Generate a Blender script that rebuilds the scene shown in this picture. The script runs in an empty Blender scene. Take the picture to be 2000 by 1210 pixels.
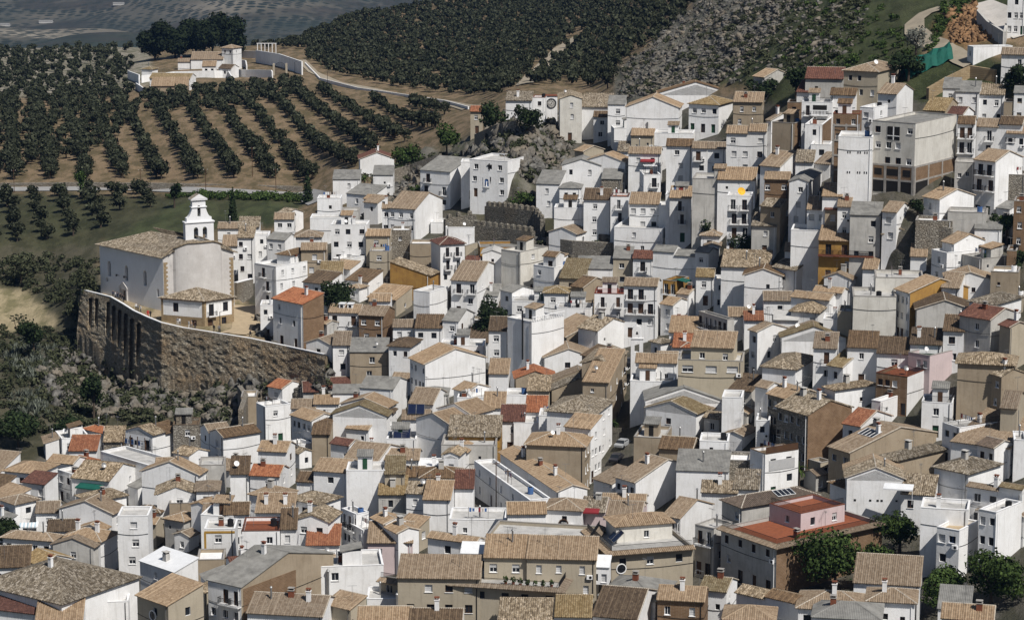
import bpy, bmesh, math, random, re
import numpy as np
from mathutils import Vector, Matrix
from mathutils.bvhtree import BVHTree

random.seed(11)
rng = np.random.default_rng(5)
SC = bpy.context.scene
COL = SC.collection

# ------------------------------------------------------------------ camera
CAM_Z, PITCH, FPX = 130.0, math.radians(11.0), 5000.0
cam = bpy.data.cameras.new('camera')
cam.sensor_width = 36.0
cam.lens = 36.0 * FPX / 2000.0
cam.clip_start, cam.clip_end = 1.0, 60000.0
camo = bpy.data.objects.new('camera', cam)
camo.location = (0, 0, CAM_Z)
camo.rotation_euler = (math.pi / 2 - PITCH, 0, 0)
COL.objects.link(camo)
SC.camera = camo

# ------------------------------------------------------------------ sky and sun
SUN_EL, SUN_AZ = 52.0, 38.0        # azimuth to the right of straight behind the camera
world = bpy.data.worlds.new('World')
SC.world = world
world.use_nodes = True
wn = world.node_tree.nodes
wl = world.node_tree.links
sky = wn.new('ShaderNodeTexSky')
sky.sky_type = 'NISHITA'
sky.sun_disc = False
sky.sun_elevation = math.radians(SUN_EL)
sx, sy = math.sin(math.radians(SUN_AZ)), -math.cos(math.radians(SUN_AZ))
sky.sun_rotation = math.atan2(sx, sy)
wl.new(sky.outputs[0], wn['Background'].inputs[0])
wn['Background'].inputs[1].default_value = 0.05
sund = bpy.data.lights.new('sun', 'SUN')
sund.energy = 5.0
sund.angle = math.radians(0.53)
sund.color = (1.0, 0.955, 0.89)
suno = bpy.data.objects.new('sun', sund)
ce = math.cos(math.radians(SUN_EL))
sdir = Vector((sx * ce, sy * ce, math.sin(math.radians(SUN_EL))))
suno.rotation_euler = sdir.to_track_quat('Z', 'Y').to_euler()
suno.location = (200, -100, 400)
COL.objects.link(suno)
SC.view_settings.view_transform = 'Standard'
SC.view_settings.look = 'None'
SC.view_settings.exposure = 0.08
SC.view_settings.gamma = 1.0
SC.view_settings.use_curve_mapping = False
SC.cycles.max_bounces = 6
SC.cycles.diffuse_bounces = 3
SC.cycles.volume_bounces = 0

# ------------------------------------------------------------------ camera geometry (to place things at their real spots)
CP, SP = math.cos(PITCH), math.sin(PITCH)
def ray(px, py):
    x = (px - 1000.0) / FPX
    v = -(py - 605.0) / FPX
    return np.array((x, CP + v * SP, -SP + v * CP))
def at_y(px, py, y):
    r = ray(px, py)
    t = y / r[1]
    return Vector((r[0] * t, y, CAM_Z + r[2] * t))
def at_z(px, py, z):
    r = ray(px, py)
    t = (z - CAM_Z) / r[2]
    return Vector((r[0] * t, r[1] * t, z))
def pix(p):
    dz = p[2] - CAM_Z
    c = p[1] * CP - dz * SP
    u = p[1] * SP + dz * CP
    return 1000 + FPX * p[0] / c, 605 - FPX * u / c

# ------------------------------------------------------------------ object helpers
def tag(o, label=None, cat=None, group=None, kind=None):
    if label: o['label'] = label
    if cat: o['category'] = cat
    if group: o['group'] = group
    if kind: o['kind'] = kind
    return o
def empty(name, loc, rz=0.0):
    o = bpy.data.objects.new(name, None)
    o.empty_display_size = 0.5
    o.location = loc
    o.rotation_euler = (0, 0, rz)
    COL.objects.link(o)
    return o
def place(name, mesh, parent=None, loc=(0, 0, 0), rz=0.0):
    o = bpy.data.objects.new(name, mesh)
    o.location = loc
    o.rotation_euler = (0, 0, rz)
    if parent is not None: o.parent = parent
    COL.objects.link(o)
    return o
class MB:
    """Collects faces with a material slot and an optional UV, and builds one mesh."""
    def __init__(s): s.v, s.f, s.m, s.uv, s.mats = [], [], [], [], []
    def mat(s, m):
        if m not in s.mats: s.mats.append(m)
        return s.mats.index(m)
    def face(s, pts, m, uv=None):
        i = len(s.v)
        s.v.extend([tuple(p) for p in pts])
        s.f.append(tuple(range(i, i + len(pts))))
        s.m.append(s.mat(m))
        s.uv.append(uv or [(0, 0)] * len(pts))
    def box(s, c, d, m, rz=0.0, skip=''):
        cx, cy, cz = c
        hx, hy, hz = d[0] / 2, d[1] / 2, d[2] / 2
        co, si = math.cos(rz), math.sin(rz)
        P = []
        for z in (-hz, hz):
            for x, y in ((-hx, -hy), (hx, -hy), (hx, hy), (-hx, hy)):
                P.append((cx + x * co - y * si, cy + x * si + y * co, cz + z))
        for n, q in (('d', (3, 2, 1, 0)), ('u', (4, 5, 6, 7)), ('f', (0, 1, 5, 4)), ('r', (1, 2, 6, 5)), ('b', (2, 3, 7, 6)), ('l', (3, 0, 4, 7))):
            if n not in skip: s.face([P[k] for k in q], m)
    def tube(s, a, b, r0, r1, m, n=6, cap=True):
        a, b = Vector(a), Vector(b)
        d = (b - a).normalized()
        u = d.orthogonal().normalized()
        w = d.cross(u)
        A = [a + (u * math.cos(2 * math.pi * k / n) + w * math.sin(2 * math.pi * k / n)) * r0 for k in range(n)]
        B = [b + (u * math.cos(2 * math.pi * k / n) + w * math.sin(2 * math.pi * k / n)) * r1 for k in range(n)]
        for k in range(n):
            j = (k + 1) % n
            s.face([A[k], A[j], B[j], B[k]], m)
        if cap:
            s.face(B, m)
            s.face(A[::-1], m)
    def mesh(s, name='mesh', uv=False):
        me = bpy.data.meshes.new(name)
        me.from_pydata(s.v, [], s.f)
        for m in s.mats: me.materials.append(m)
        me.polygons.foreach_set('material_index', s.m)
        if uv:
            l = me.uv_layers.new(name='UVMap')
            flat = [c for f in s.uv for p in f for c in p]
            l.data.foreach_set('uv', flat)
        me.update()
        return me
    def build(s, name, parent=None, loc=(0, 0, 0), rz=0.0, uv=False):
        return place(name, s.mesh(name, uv), parent, loc, rz)

# ------------------------------------------------------------------ materials
class N:
    def __init__(s, name):
        s.m = bpy.data.materials.new(name)
        s.m.use_nodes = True
        s.t = s.m.node_tree
        s.b = s.t.nodes['Principled BSDF']
        s.b.inputs['Roughness'].default_value = 0.85
        s.b.inputs['Specular IOR Level'].default_value = 0.25
    def n(s, ty, **kw):
        x = s.t.nodes.new(ty)
        for k, v in kw.items():
            if k.startswith('i_'): x.inputs[int(k[2:])].default_value = v
            else: setattr(x, k, v)
        return x
    def l(s, a, b): s.t.links.new(a, b)
    def coord(s, which='Object'): return s.n('ShaderNodeTexCoord').outputs[which]
    def noise(s, vec, scale, detail=4, rough=0.6, vscale=None):
        if vscale:
            mp = s.n('ShaderNodeMapping')
            mp.inputs['Scale'].default_value = vscale
            s.l(vec, mp.inputs[0]); vec = mp.outputs[0]
        x = s.n('ShaderNodeTexNoise')
        x.inputs['Scale'].default_value = scale
        x.inputs['Detail'].default_value = detail
        x.inputs['Roughness'].default_value = rough
        s.l(vec, x.inputs['Vector'])
        return x.outputs[0]
    def ramp(s, fac, stops, interp='LINEAR'):
        r = s.n('ShaderNodeValToRGB')
        r.color_ramp.interpolation = interp
        e = r.color_ramp.elements
        while len(e) > 1: e.remove(e[-1])
        for k, (p, c) in enumerate(stops):
            if isinstance(c, (int, float)): c = (c, c, c)
            el = e[0] if k == 0 else e.new(p)
            el.position = p
            el.color = (*c, 1)
        s.l(fac, r.inputs[0])
        return r.outputs[0]
    def mix(s, fac, a, b, mode='MIX'):
        x = s.n('ShaderNodeMix', data_type='RGBA', blend_type=mode)
        for sock, val in ((x.inputs[0], fac), (x.inputs[6], a), (x.inputs[7], b)):
            if isinstance(val, (int, float)): sock.default_value = val
            elif isinstance(val, tuple): sock.default_value = (*val, 1)
            else: s.l(val, sock)
        return x.outputs[2]
    def math(s, op, a, b=0.0):
        x = s.n('ShaderNodeMath', operation=op)
        for k, val in enumerate((a, b)):
            if isinstance(val, (int, float)): x.inputs[k].default_value = val
            else: s.l(val, x.inputs[k])
        return x.outputs[0]
    def color(s, c):
        if isinstance(c, tuple): s.b.inputs['Base Color'].default_value = (*c, 1)
        else: s.l(c, s.b.inputs['Base Color'])
        return s
    def bump(s, h, strength=0.5, dist=0.05):
        x = s.n('ShaderNodeBump')
        x.inputs['Strength'].default_value = strength
        x.inputs['Distance'].default_value = dist
        s.l(h, x.inputs['Height'])
        s.l(x.outputs[0], s.b.inputs['Normal'])
        return s
    def rough(s, r):
        s.b.inputs['Roughness'].default_value = r
        return s
    def rnd(s): return s.n('ShaderNodeObjectInfo').outputs['Random']

def shifted(t):
    """object coordinates pushed by a per-object random, so copies do not share their stains"""
    v = t.n('ShaderNodeVectorMath', operation='ADD')
    t.l(t.coord(), v.inputs[0])
    k = t.n('ShaderNodeMath', operation='MULTIPLY', i_1=317.0)
    t.l(t.rnd(), k.inputs[0])
    t.l(k.outputs[0], v.inputs[1])
    return v.outputs[0]
def wall_mat(name, base, dirt, amount=0.5, streak=0.5):
    t = N(name)
    v = shifted(t)
    n1 = t.noise(v, 0.35, 5, 0.65)
    n2 = t.noise(v, 1.0, 4, 0.6, (2.2, 2.2, 0.22))
    n3 = t.noise(v, 3.0, 3, 0.6)
    a = t.ramp(n1, [(0.42, 0), (0.75, amount)])
    b = t.ramp(n2, [(0.52, 0), (0.78, streak)])
    per = t.ramp(t.rnd(), [(0, 0.86), (0.35, 0.98), (1, 1.0)])
    c = t.mix(a, base, dirt)
    n4 = t.noise(v, 0.22, 3, 0.5)
    c = t.mix(t.ramp(n4, [(0.56, 0), (0.575, amount * 0.45)]), c, tuple(0.6 * x + 0.4 * y for x, y in zip(dirt, base)))
    n5 = t.noise(v, 0.5, 6, 0.8)
    c = t.mix(t.ramp(n5, [(0.63, 0), (0.66, amount * 0.8)]), c, tuple(x * 0.8 for x in dirt))
    c = t.mix(b, c, tuple(x * 0.75 for x in dirt))
    c = t.mix(1.0, c, per, 'MULTIPLY')
    c = t.mix(t.ramp(n3, [(0.3, 0.06), (0.7, 0)]), c, tuple(x * 0.5 for x in dirt))
    t.color(c)
    t.bump(n3, 0.35, 0.06)
    return t.m
WALL = {
    'w': wall_mat('limewash', (0.80, 0.80, 0.80), (0.50, 0.48, 0.445), 0.38, 0.42),
    'c': wall_mat('beige_render', (0.40, 0.35, 0.27), (0.27, 0.235, 0.18), 0.5, 0.4),
    'g': wall_mat('grey_render', (0.50, 0.485, 0.455), (0.27, 0.26, 0.24), 0.7, 0.6),
    'e': wall_mat('earth_render', (0.34, 0.28, 0.205), (0.22, 0.17, 0.115), 0.7, 0.5),
    'y': wall_mat('ochre_render', (0.38, 0.22, 0.06), (0.20, 0.10, 0.035), 0.8, 0.4),
    'b': wall_mat('pale_beige_render', (0.50, 0.44, 0.335), (0.36, 0.31, 0.23), 0.4, 0.35),
    'i': wall_mat('ivory_render', (0.62, 0.60, 0.55), (0.38, 0.355, 0.31), 0.55, 0.5),
    'p': wall_mat('pink_render', (0.57, 0.47, 0.47), (0.40, 0.33, 0.33), 0.4, 0.4),
}
def brick_mat(name, c1, c2, mortar, bw=0.5, rh=0.14, ms=0.02):
    t = N(name)
    v = shifted(t)
    # object x+y along any wall direction, z up
    s = t.n('ShaderNodeSeparateXYZ'); t.l(v, s.inputs[0])
    u = t.math('ADD', t.math('MULTIPLY', s.outputs[0], 0.8), t.math('MULTIPLY', s.outputs[1], 0.75))
    cb = t.n('ShaderNodeCombineXYZ'); t.l(u, cb.inputs[0]); t.l(s.outputs[2], cb.inputs[1])
    b = t.n('ShaderNodeTexBrick')
    b.inputs['Color1'].default_value = (*c1, 1); b.inputs['Color2'].default_value = (*c2, 1); b.inputs['Mortar'].default_value = (*mortar, 1)
    b.inputs['Scale'].default_value = 1.0
    b.inputs['Brick Width'].default_value = bw; b.inputs['Row Height'].default_value = rh; b.inputs['Mortar Size'].default_value = ms
    t.l(cb.outputs[0], b.inputs['Vector'])
    n = t.noise(v, 0.6, 5, 0.65)
    t.color(t.mix(t.ramp(n, [(0.35, 0.0), (0.75, 0.7)]), b.outputs[0], tuple(x * 0.6 for x in c2)))
    t.bump(b.outputs[1], -0.4, 0.03)
    return t.m
WALL['k'] = brick_mat('brick_wall', (0.22, 0.135, 0.076), (0.165, 0.098, 0.052), (0.26, 0.205, 0.15), 0.5, 0.22)
def stone_mat(name, cols, scale=1.6, dark=(0.06, 0.05, 0.04)):
    t = N(name)
    v = shifted(t)
    mp = t.n('ShaderNodeMapping'); mp.inputs['Scale'].default_value = (1, 1, 1.7); t.l(v, mp.inputs[0])
    vo = t.n('ShaderNodeTexVoronoi'); vo.inputs['Scale'].default_value = scale; t.l(mp.outputs[0], vo.inputs['Vector'])
    ve = t.n('ShaderNodeTexVoronoi', feature='DISTANCE_TO_EDGE'); ve.inputs['Scale'].default_value = scale; t.l(mp.outputs[0], ve.inputs['Vector'])
    s = t.n('ShaderNodeSeparateXYZ'); t.l(vo.outputs['Color'], s.inputs[0])
    c = t.ramp(s.outputs[0], [(0, cols[0]), (0.5, cols[1]), (1, cols[2])])
    big = t.noise(v, 0.13, 4, 0.6)
    c = t.mix(t.ramp(big, [(0.45, 0), (0.68, 0.75)]), c, cols[3])
    e = t.ramp(ve.outputs[0], [(0.0, 1.0), (0.10, 0.0)])
    t.color(t.mix(e, c, dark))
    t.bump(t.ramp(ve.outputs[0], [(0, 0), (0.2, 1)]), 0.9, 0.12)
    return t.m
WALL['s'] = stone_mat('rubble_stone', ((0.28, 0.26, 0.225), (0.20, 0.18, 0.15), (0.36, 0.335, 0.29), (0.22, 0.18, 0.13)), 2.0, (0.10, 0.085, 0.065))
RAMPART = stone_mat('rampart_stone', ((0.29, 0.25, 0.185), (0.195, 0.162, 0.115), (0.385, 0.345, 0.275), (0.27, 0.18, 0.095)), 1.6, (0.085, 0.066, 0.047))
CASTLE = stone_mat('castle_stone', ((0.20, 0.185, 0.155), (0.13, 0.12, 0.10), (0.27, 0.25, 0.21), (0.17, 0.14, 0.10)), 1.6, (0.05, 0.045, 0.035))

def tile_mat(name, lo, mid, hi, du=0.30, dv=0.45, line=0.55, patch=0.4, patchc=None, grain=0.5, line_w=0.16, stripe=0.0):
    """courses and single tiles from the roof's own metric UV; relief itself is geometry (ribs)"""
    t = N(name)
    uv = t.n('ShaderNodeUVMap').outputs[0]
    s = t.n('ShaderNodeSeparateXYZ'); t.l(uv, s.inputs[0])
    fu = t.math('FLOOR', t.math('DIVIDE', s.outputs[0], du))
    q = t.math('DIVIDE', s.outputs[1], dv)
    jit = t.n('ShaderNodeTexWhiteNoise', noise_dimensions='1D'); t.l(fu, jit.inputs['W'])
    q = t.math('ADD', q, t.math('MULTIPLY', jit.outputs['Value'], 0.25))
    fv = t.math('FLOOR', q)
    cb = t.n('ShaderNodeCombineXYZ'); t.l(fu, cb.inputs[0]); t.l(fv, cb.inputs[1]); t.l(t.math('MULTIPLY', t.rnd(), 97.0), cb.inputs[2])
    w = t.n('ShaderNodeTexWhiteNoise', noise_dimensions='3D'); t.l(cb.outputs[0], w.inputs['Vector'])
    c = t.ramp(w.outputs['Value'], [(0, lo), (0.5, mid), (1, hi)])
    v = shifted(t)
    n1 = t.noise(v, 0.5, 5, 0.7)
    pc = patchc or tuple(x * 0.55 for x in lo)
    c = t.mix(t.ramp(n1, [(0.45, 0), (0.72, patch)]), c, pc)
    n2 = t.noise(v, 4.0, 3, 0.7)
    c = t.mix(t.ramp(n2, [(0.40, grain), (0.62, 0)]), c, tuple(x * 0.4 for x in lo))
    fr = t.math('FRACT', q)
    c = t.mix(t.ramp(fr, [(0, line), (line_w, 0.0)]), c, tuple(x * 0.35 for x in lo))
    if stripe:
        fs = t.math('FRACT', t.math('DIVIDE', s.outputs[0], 0.93))
        c = t.mix(t.ramp(fs, [(0.0, stripe), (0.16, stripe), (0.2, 0.0)], 'LINEAR'), c, tuple(min(1, x * 1.35) for x in hi))
    per = t.ramp(t.rnd(), [(0, (0.74, 0.75, 0.78)), (0.45, (1.0, 0.97, 0.94)), (1, (1.18, 1.08, 0.96))])
    t.color(t.mix(1.0, c, per, 'MULTIPLY'))
    t.bump(t.math('ADD', fr, t.math('MULTIPLY', n2, 0.6)), 0.5, 0.05)
    return t.m
ROOF = {
    't': tile_mat('tan_tiles', (0.218, 0.163, 0.111), (0.280, 0.218, 0.155), (0.332, 0.268, 0.198), patch=0.3, stripe=0.35, grain=0.35),
    'd': tile_mat('chocolate_tiles', (0.095, 0.066, 0.042), (0.14, 0.098, 0.062), (0.185, 0.135, 0.088), patch=0.4, stripe=0.35),
    'm': tile_mat('wine_red_tiles', (0.10, 0.048, 0.038), (0.14, 0.068, 0.052), (0.19, 0.095, 0.072), patch=0.45),
    'o': tile_mat('orange_tiles', (0.22, 0.088, 0.048), (0.31, 0.13, 0.07), (0.37, 0.18, 0.10), patch=0.55, stripe=0.2, patchc=(0.15, 0.06, 0.035)),
    'p': tile_mat('worn_old_tiles', (0.14, 0.112, 0.078), (0.37, 0.315, 0.235), (0.56, 0.50, 0.41), du=0.28, dv=0.5, line=0.7, patch=0.45, patchc=(0.13, 0.105, 0.07), grain=0.75),
    'y': tile_mat('lichen_tiles', (0.19, 0.142, 0.075), (0.28, 0.22, 0.13), (0.36, 0.30, 0.19), patch=0.6, patchc=(0.135, 0.10, 0.042), grain=0.6),
    'G': tile_mat('grey_brown_tiles', (0.10, 0.082, 0.068), (0.135, 0.108, 0.09), (0.165, 0.135, 0.115), patch=0.3),
}
def plain(name, c, rough=0.8, var=0.25, scale=1.0, metal=0.0, bump=0.2):
    t = N(name)
    v = shifted(t)
    n = t.noise(v, scale, 5, 0.65)
    t.color(t.mix(t.ramp(n, [(0.35, 0), (0.7, 1.0)]), c, tuple(x * (1 - var) for x in c)))
    t.b.inputs['Roughness'].default_value = rough
    t.b.inputs['Metallic'].default_value = metal
    if bump: t.bump(n, bump, 0.04)
    return t.m
ROOF['g'] = plain('grey_sheet_roof', (0.235, 0.23, 0.215), 0.85, 0.45, 0.7)
ROOF['n'] = plain('green_roof', (0.03, 0.05, 0.035), 0.8, 0.3)
ROOF['W'] = plain('white_sheet', (0.72, 0.73, 0.74), 0.5, 0.15)
ROOF['k'] = plain('terrace_concrete', (0.48, 0.47, 0.45), 0.9, 0.35, 0.6)
ROOF['w'] = plain('terrace_white', (0.66, 0.66, 0.65), 0.9, 0.25)
FLOORRED = plain('red_terrace_tiles', (0.26, 0.085, 0.04), 0.8, 0.3, 1.5)
WHITE = plain('white_paint', (0.78, 0.78, 0.78), 0.7, 0.1)
RIDGEW = plain('ridge_mortar', (0.47, 0.42, 0.35), 0.9, 0.45, 2.0)
BROWNW = plain('brown_wood', (0.085, 0.045, 0.025), 0.6, 0.3)
ORANGEW = plain('orange_wood', (0.30, 0.13, 0.025), 0.6, 0.3)
GREENW = plain('green_wood', (0.02, 0.07, 0.035), 0.6, 0.3)
BLUEW = plain('blue_paint', (0.06, 0.13, 0.30), 0.6, 0.2)
SHUT = plain('roller_shutter', (0.42, 0.42, 0.42), 0.6, 0.15)
SHUTT = plain('tan_shutter', (0.30, 0.235, 0.17), 0.6, 0.2)
IRON = plain('black_iron', (0.02, 0.02, 0.022), 0.5, 0.2, 1, 0.3)
METAL = plain('grey_metal', (0.30, 0.30, 0.30), 0.45, 0.3, 1, 0.6)
CLAY = plain('red_clay', (0.19, 0.065, 0.035), 0.85, 0.35, 2)
CONC = plain('concrete_frame', (0.33, 0.31, 0.285), 0.9, 0.35, 1)
GLASS = plain('window_glass', (0.018, 0.021, 0.026), 0.12, 0.1, 1, 0, 0)
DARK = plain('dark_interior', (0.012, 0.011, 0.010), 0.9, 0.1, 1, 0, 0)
SOLARM = plain('solar_glass', (0.012, 0.018, 0.045), 0.15, 0.2, 1, 0, 0)
CLOTHR = plain('red_awning_cloth', (0.22, 0.025, 0.03), 0.8, 0.2)
CLOTHG = plain('green_awning_cloth', (0.01, 0.10, 0.075), 0.8, 0.3)
YELLOW = plain('yellow_paint', (0.75, 0.42, 0.02), 0.6, 0.1)
ASPHALT = plain('asphalt', (0.16, 0.155, 0.15), 0.9, 0.3, 0.8)
PAVE = plain('sandy_paving', (0.42, 0.33, 0.215), 0.9, 0.25, 0.8)
# One row per house, read off the photograph's own building corners and turned into a real, upright, ground-standing block:
# left end, corner, right end, eave row, turn of the left wall, eave height in metres, roof form, roof kind, wall kind(s), windows left, windows right, extras | label @ short name
TILES = {}
TILES['F'] = (0, 790, '''
465 578 655 158 40 6 hp o w 1 0 C|white house under a bright orange hipped roof at the foot of the scrubby slope@the bright orange hipped roof
385 540 565 255 10 5 sl o w 0 0 |white lean-to with a bright orange roof below the hipped orange one
310 345 500 190 70 5 fl k w 0 2 
578 690 706 205 15 6 sl p s 1 0 
700 850 1015 182 35 7 gr d w 2 0 BC|white gabled house with blue laundry on its covered balcony and a chocolate roof@the laundry balcony house
965 1110 1122 110 10 5 fl d s 1 0 
1118 1165 1285 155 65 7 gr t w 1 0 
1170 1245 1450 182 55 7 gr d w 1 0 |white house with a broad flat chocolate roof above a tiled balustrade
1430 1480 1620 12 60 8 fl k w 0 1 A|plain white flat-roofed block with one dark door high in its wall
1625 1740 1880 90 50 8 gl t w 4 0 
1740 1840 1862 165 20 6 sl d e 0 0 
1845 1950 2012 228 30 6 gl m w 0 1 
25 210 320 385 20 6 hp t w 3 0 A
265 410 480 330 20 6 gl t w 1 0 
410 495 562 328 40 6 gl o w 2 1 
562 860 866 346 45 6 fl k w 0 0 d6|long blank white wall with a flat top running down beside a red roof
125 250 320 445 25 6 sl m w 2 0 |house with a wine-red roof and an open shaded porch at the edge of the scrub@the wine-red porch roof
322 400 482 385 45 6 fl k w 2 2 
400 610 765 425 20 6 gl p w 0 2 D|white house with a faded mottled roof and a green awning under its eave@the green awning house
0 85 215 555 45 6 hp t w 1 1 O|white house with a round dark window under a tan hipped roof@the round window house
330 625 700 610 20 7 gr t w 0 1 C
200 330 350 598 10 6 gl t w 1 0 |white house with a small striped awning beside a wide white gable
430 520 705 540 50 6 hp p w 0 0 
15 290 340 758 15 6 hp t w 4 0 A
265 420 440 700 10 5 gl d w 0 0 C
440 570 610 700 20 5 gr t w 0 0 
345 560 655 762 20 6 hp t w 1 0 CC
295 520 548 795 15 6 gr t g 1 0 
130 235 400 895 45 6 gl y w 0 1 
-40 165 180 900 5 6 sl d w 3 0 
-120 345 775 1110 35 8 hp p w 0 0 CR|broad old house under the largest worn pale-tiled hipped roof@the largest worn hipped roof
-60 200 290 1165 20 6 sl m w 0 0 
655 825 850 620 4 10 fl k w 1 0 d6|tall blank white tower-like block with stained parapet and one tiny window@the blank white tower block
760 890 930 600 15 5 hp d w 0 0 |low white house with a dark chocolate pyramid roof
875 1090 1100 497 10 6 gr p w 1 0 |white house whose grimy gable has a crumbling old tile edge
790 1105 1150 392 15 6 gr t w 1 0 C
865 980 1002 350 10 6 gl t w 0 0 
970 1055 1160 285 40 6 gl p w 1 1 
1095 1215 1226 478 5 6 hp t w 1 0 |small white cabin under a tan pyramid roof
1110 1250 1262 335 5 6 fl k g 0 0 
1285 1390 1400 385 5 6 sl d w 0 0 D
1395 1560 1650 398 10 6 gl o w 1 1 
1440 1600 1650 262 10 7 gl t w 0 1 C
1445 1600 1612 300 20 5 sl m e 0 0 
1655 1750 1830 430 10 6 gl d w 0 0 
1395 1545 1650 520 30 6 hp t w 1 1 C
1750 1932 2012 378 15 8 gl t w 1 0 |large pale house with a lone dark shuttered opening in a wide blank wall
1620 1780 1900 555 35 7 hp p w 1 1 |house under a rough grey-white old tile roof with a deep shaded side@the rough grey-white roof
1425 1640 1660 600 10 6 sl t w 0 0 CC
1065 1160 1250 572 30 6 gr t w 0 1 
1130 1260 1280 611 10 5 gl t w 0 0 C
1250 1390 1400 608 3 6 gl d w 1 0 
945 1080 1092 547 5 5 fl e e 0 0 |earth-brown ruined wall of a house with an ochre lower half
1120 1300 1332 622 10 6 fl k w 0 1 
1140 1310 1330 692 5 7 fl k w 1 0 |pale house with a mustard painted frame round its blank front
1350 1560 1575 702 5 9 fl m w 2 0 TAd8|tall white house with a dark red roof terrace parapet and shuttered windows@the dark red terrace house
1566 1655 1664 692 5 9 sl d w 1 0 
1650 1830 1900 655 15 8 gr p w 2 0 |tall white gabled house with two small brick-red shuttered openings
1710 1895 1905 780 5 5 sl o w 0 0 
1740 1900 1920 880 10 6 hp t w 0 0 
1590 1730 1850 920 20 5 gl y w 0 0 
1262 1290 1430 890 70 6 gr m w 1 0 C
1100 1250 1262 862 10 5 fl e e 0 0 
780 972 1105 935 45 6 sl W w 1 0 C|small white house with a white sheet-metal lean-to roof and paired windows
1160 1345 1860 1020 35 8 gl g we 3 0 BC|house with a grey sheet roof, iron balcony and bare ochre brick side wall@the grey sheet roof house
765 938 1135 1120 45 7 sl t c 1 1 O|beige house with a steep chocolate-tan roof and a round porthole in its wall@the porthole house
1380 1800 1830 1180 10 6 gl t w 0 0 CCC
1810 1957 2045 1142 35 6 sl t c 0 0 
480 715 730 1095 15 6 fl k w 0 0 
200 460 480 1195 20 6 sl t w 0 0 
1740 1750 2140 905 85 7 fl k w 0 2 C|wide whitewashed blank wall with a metal flue standing in front@the wide whitewashed wall
''')
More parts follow.
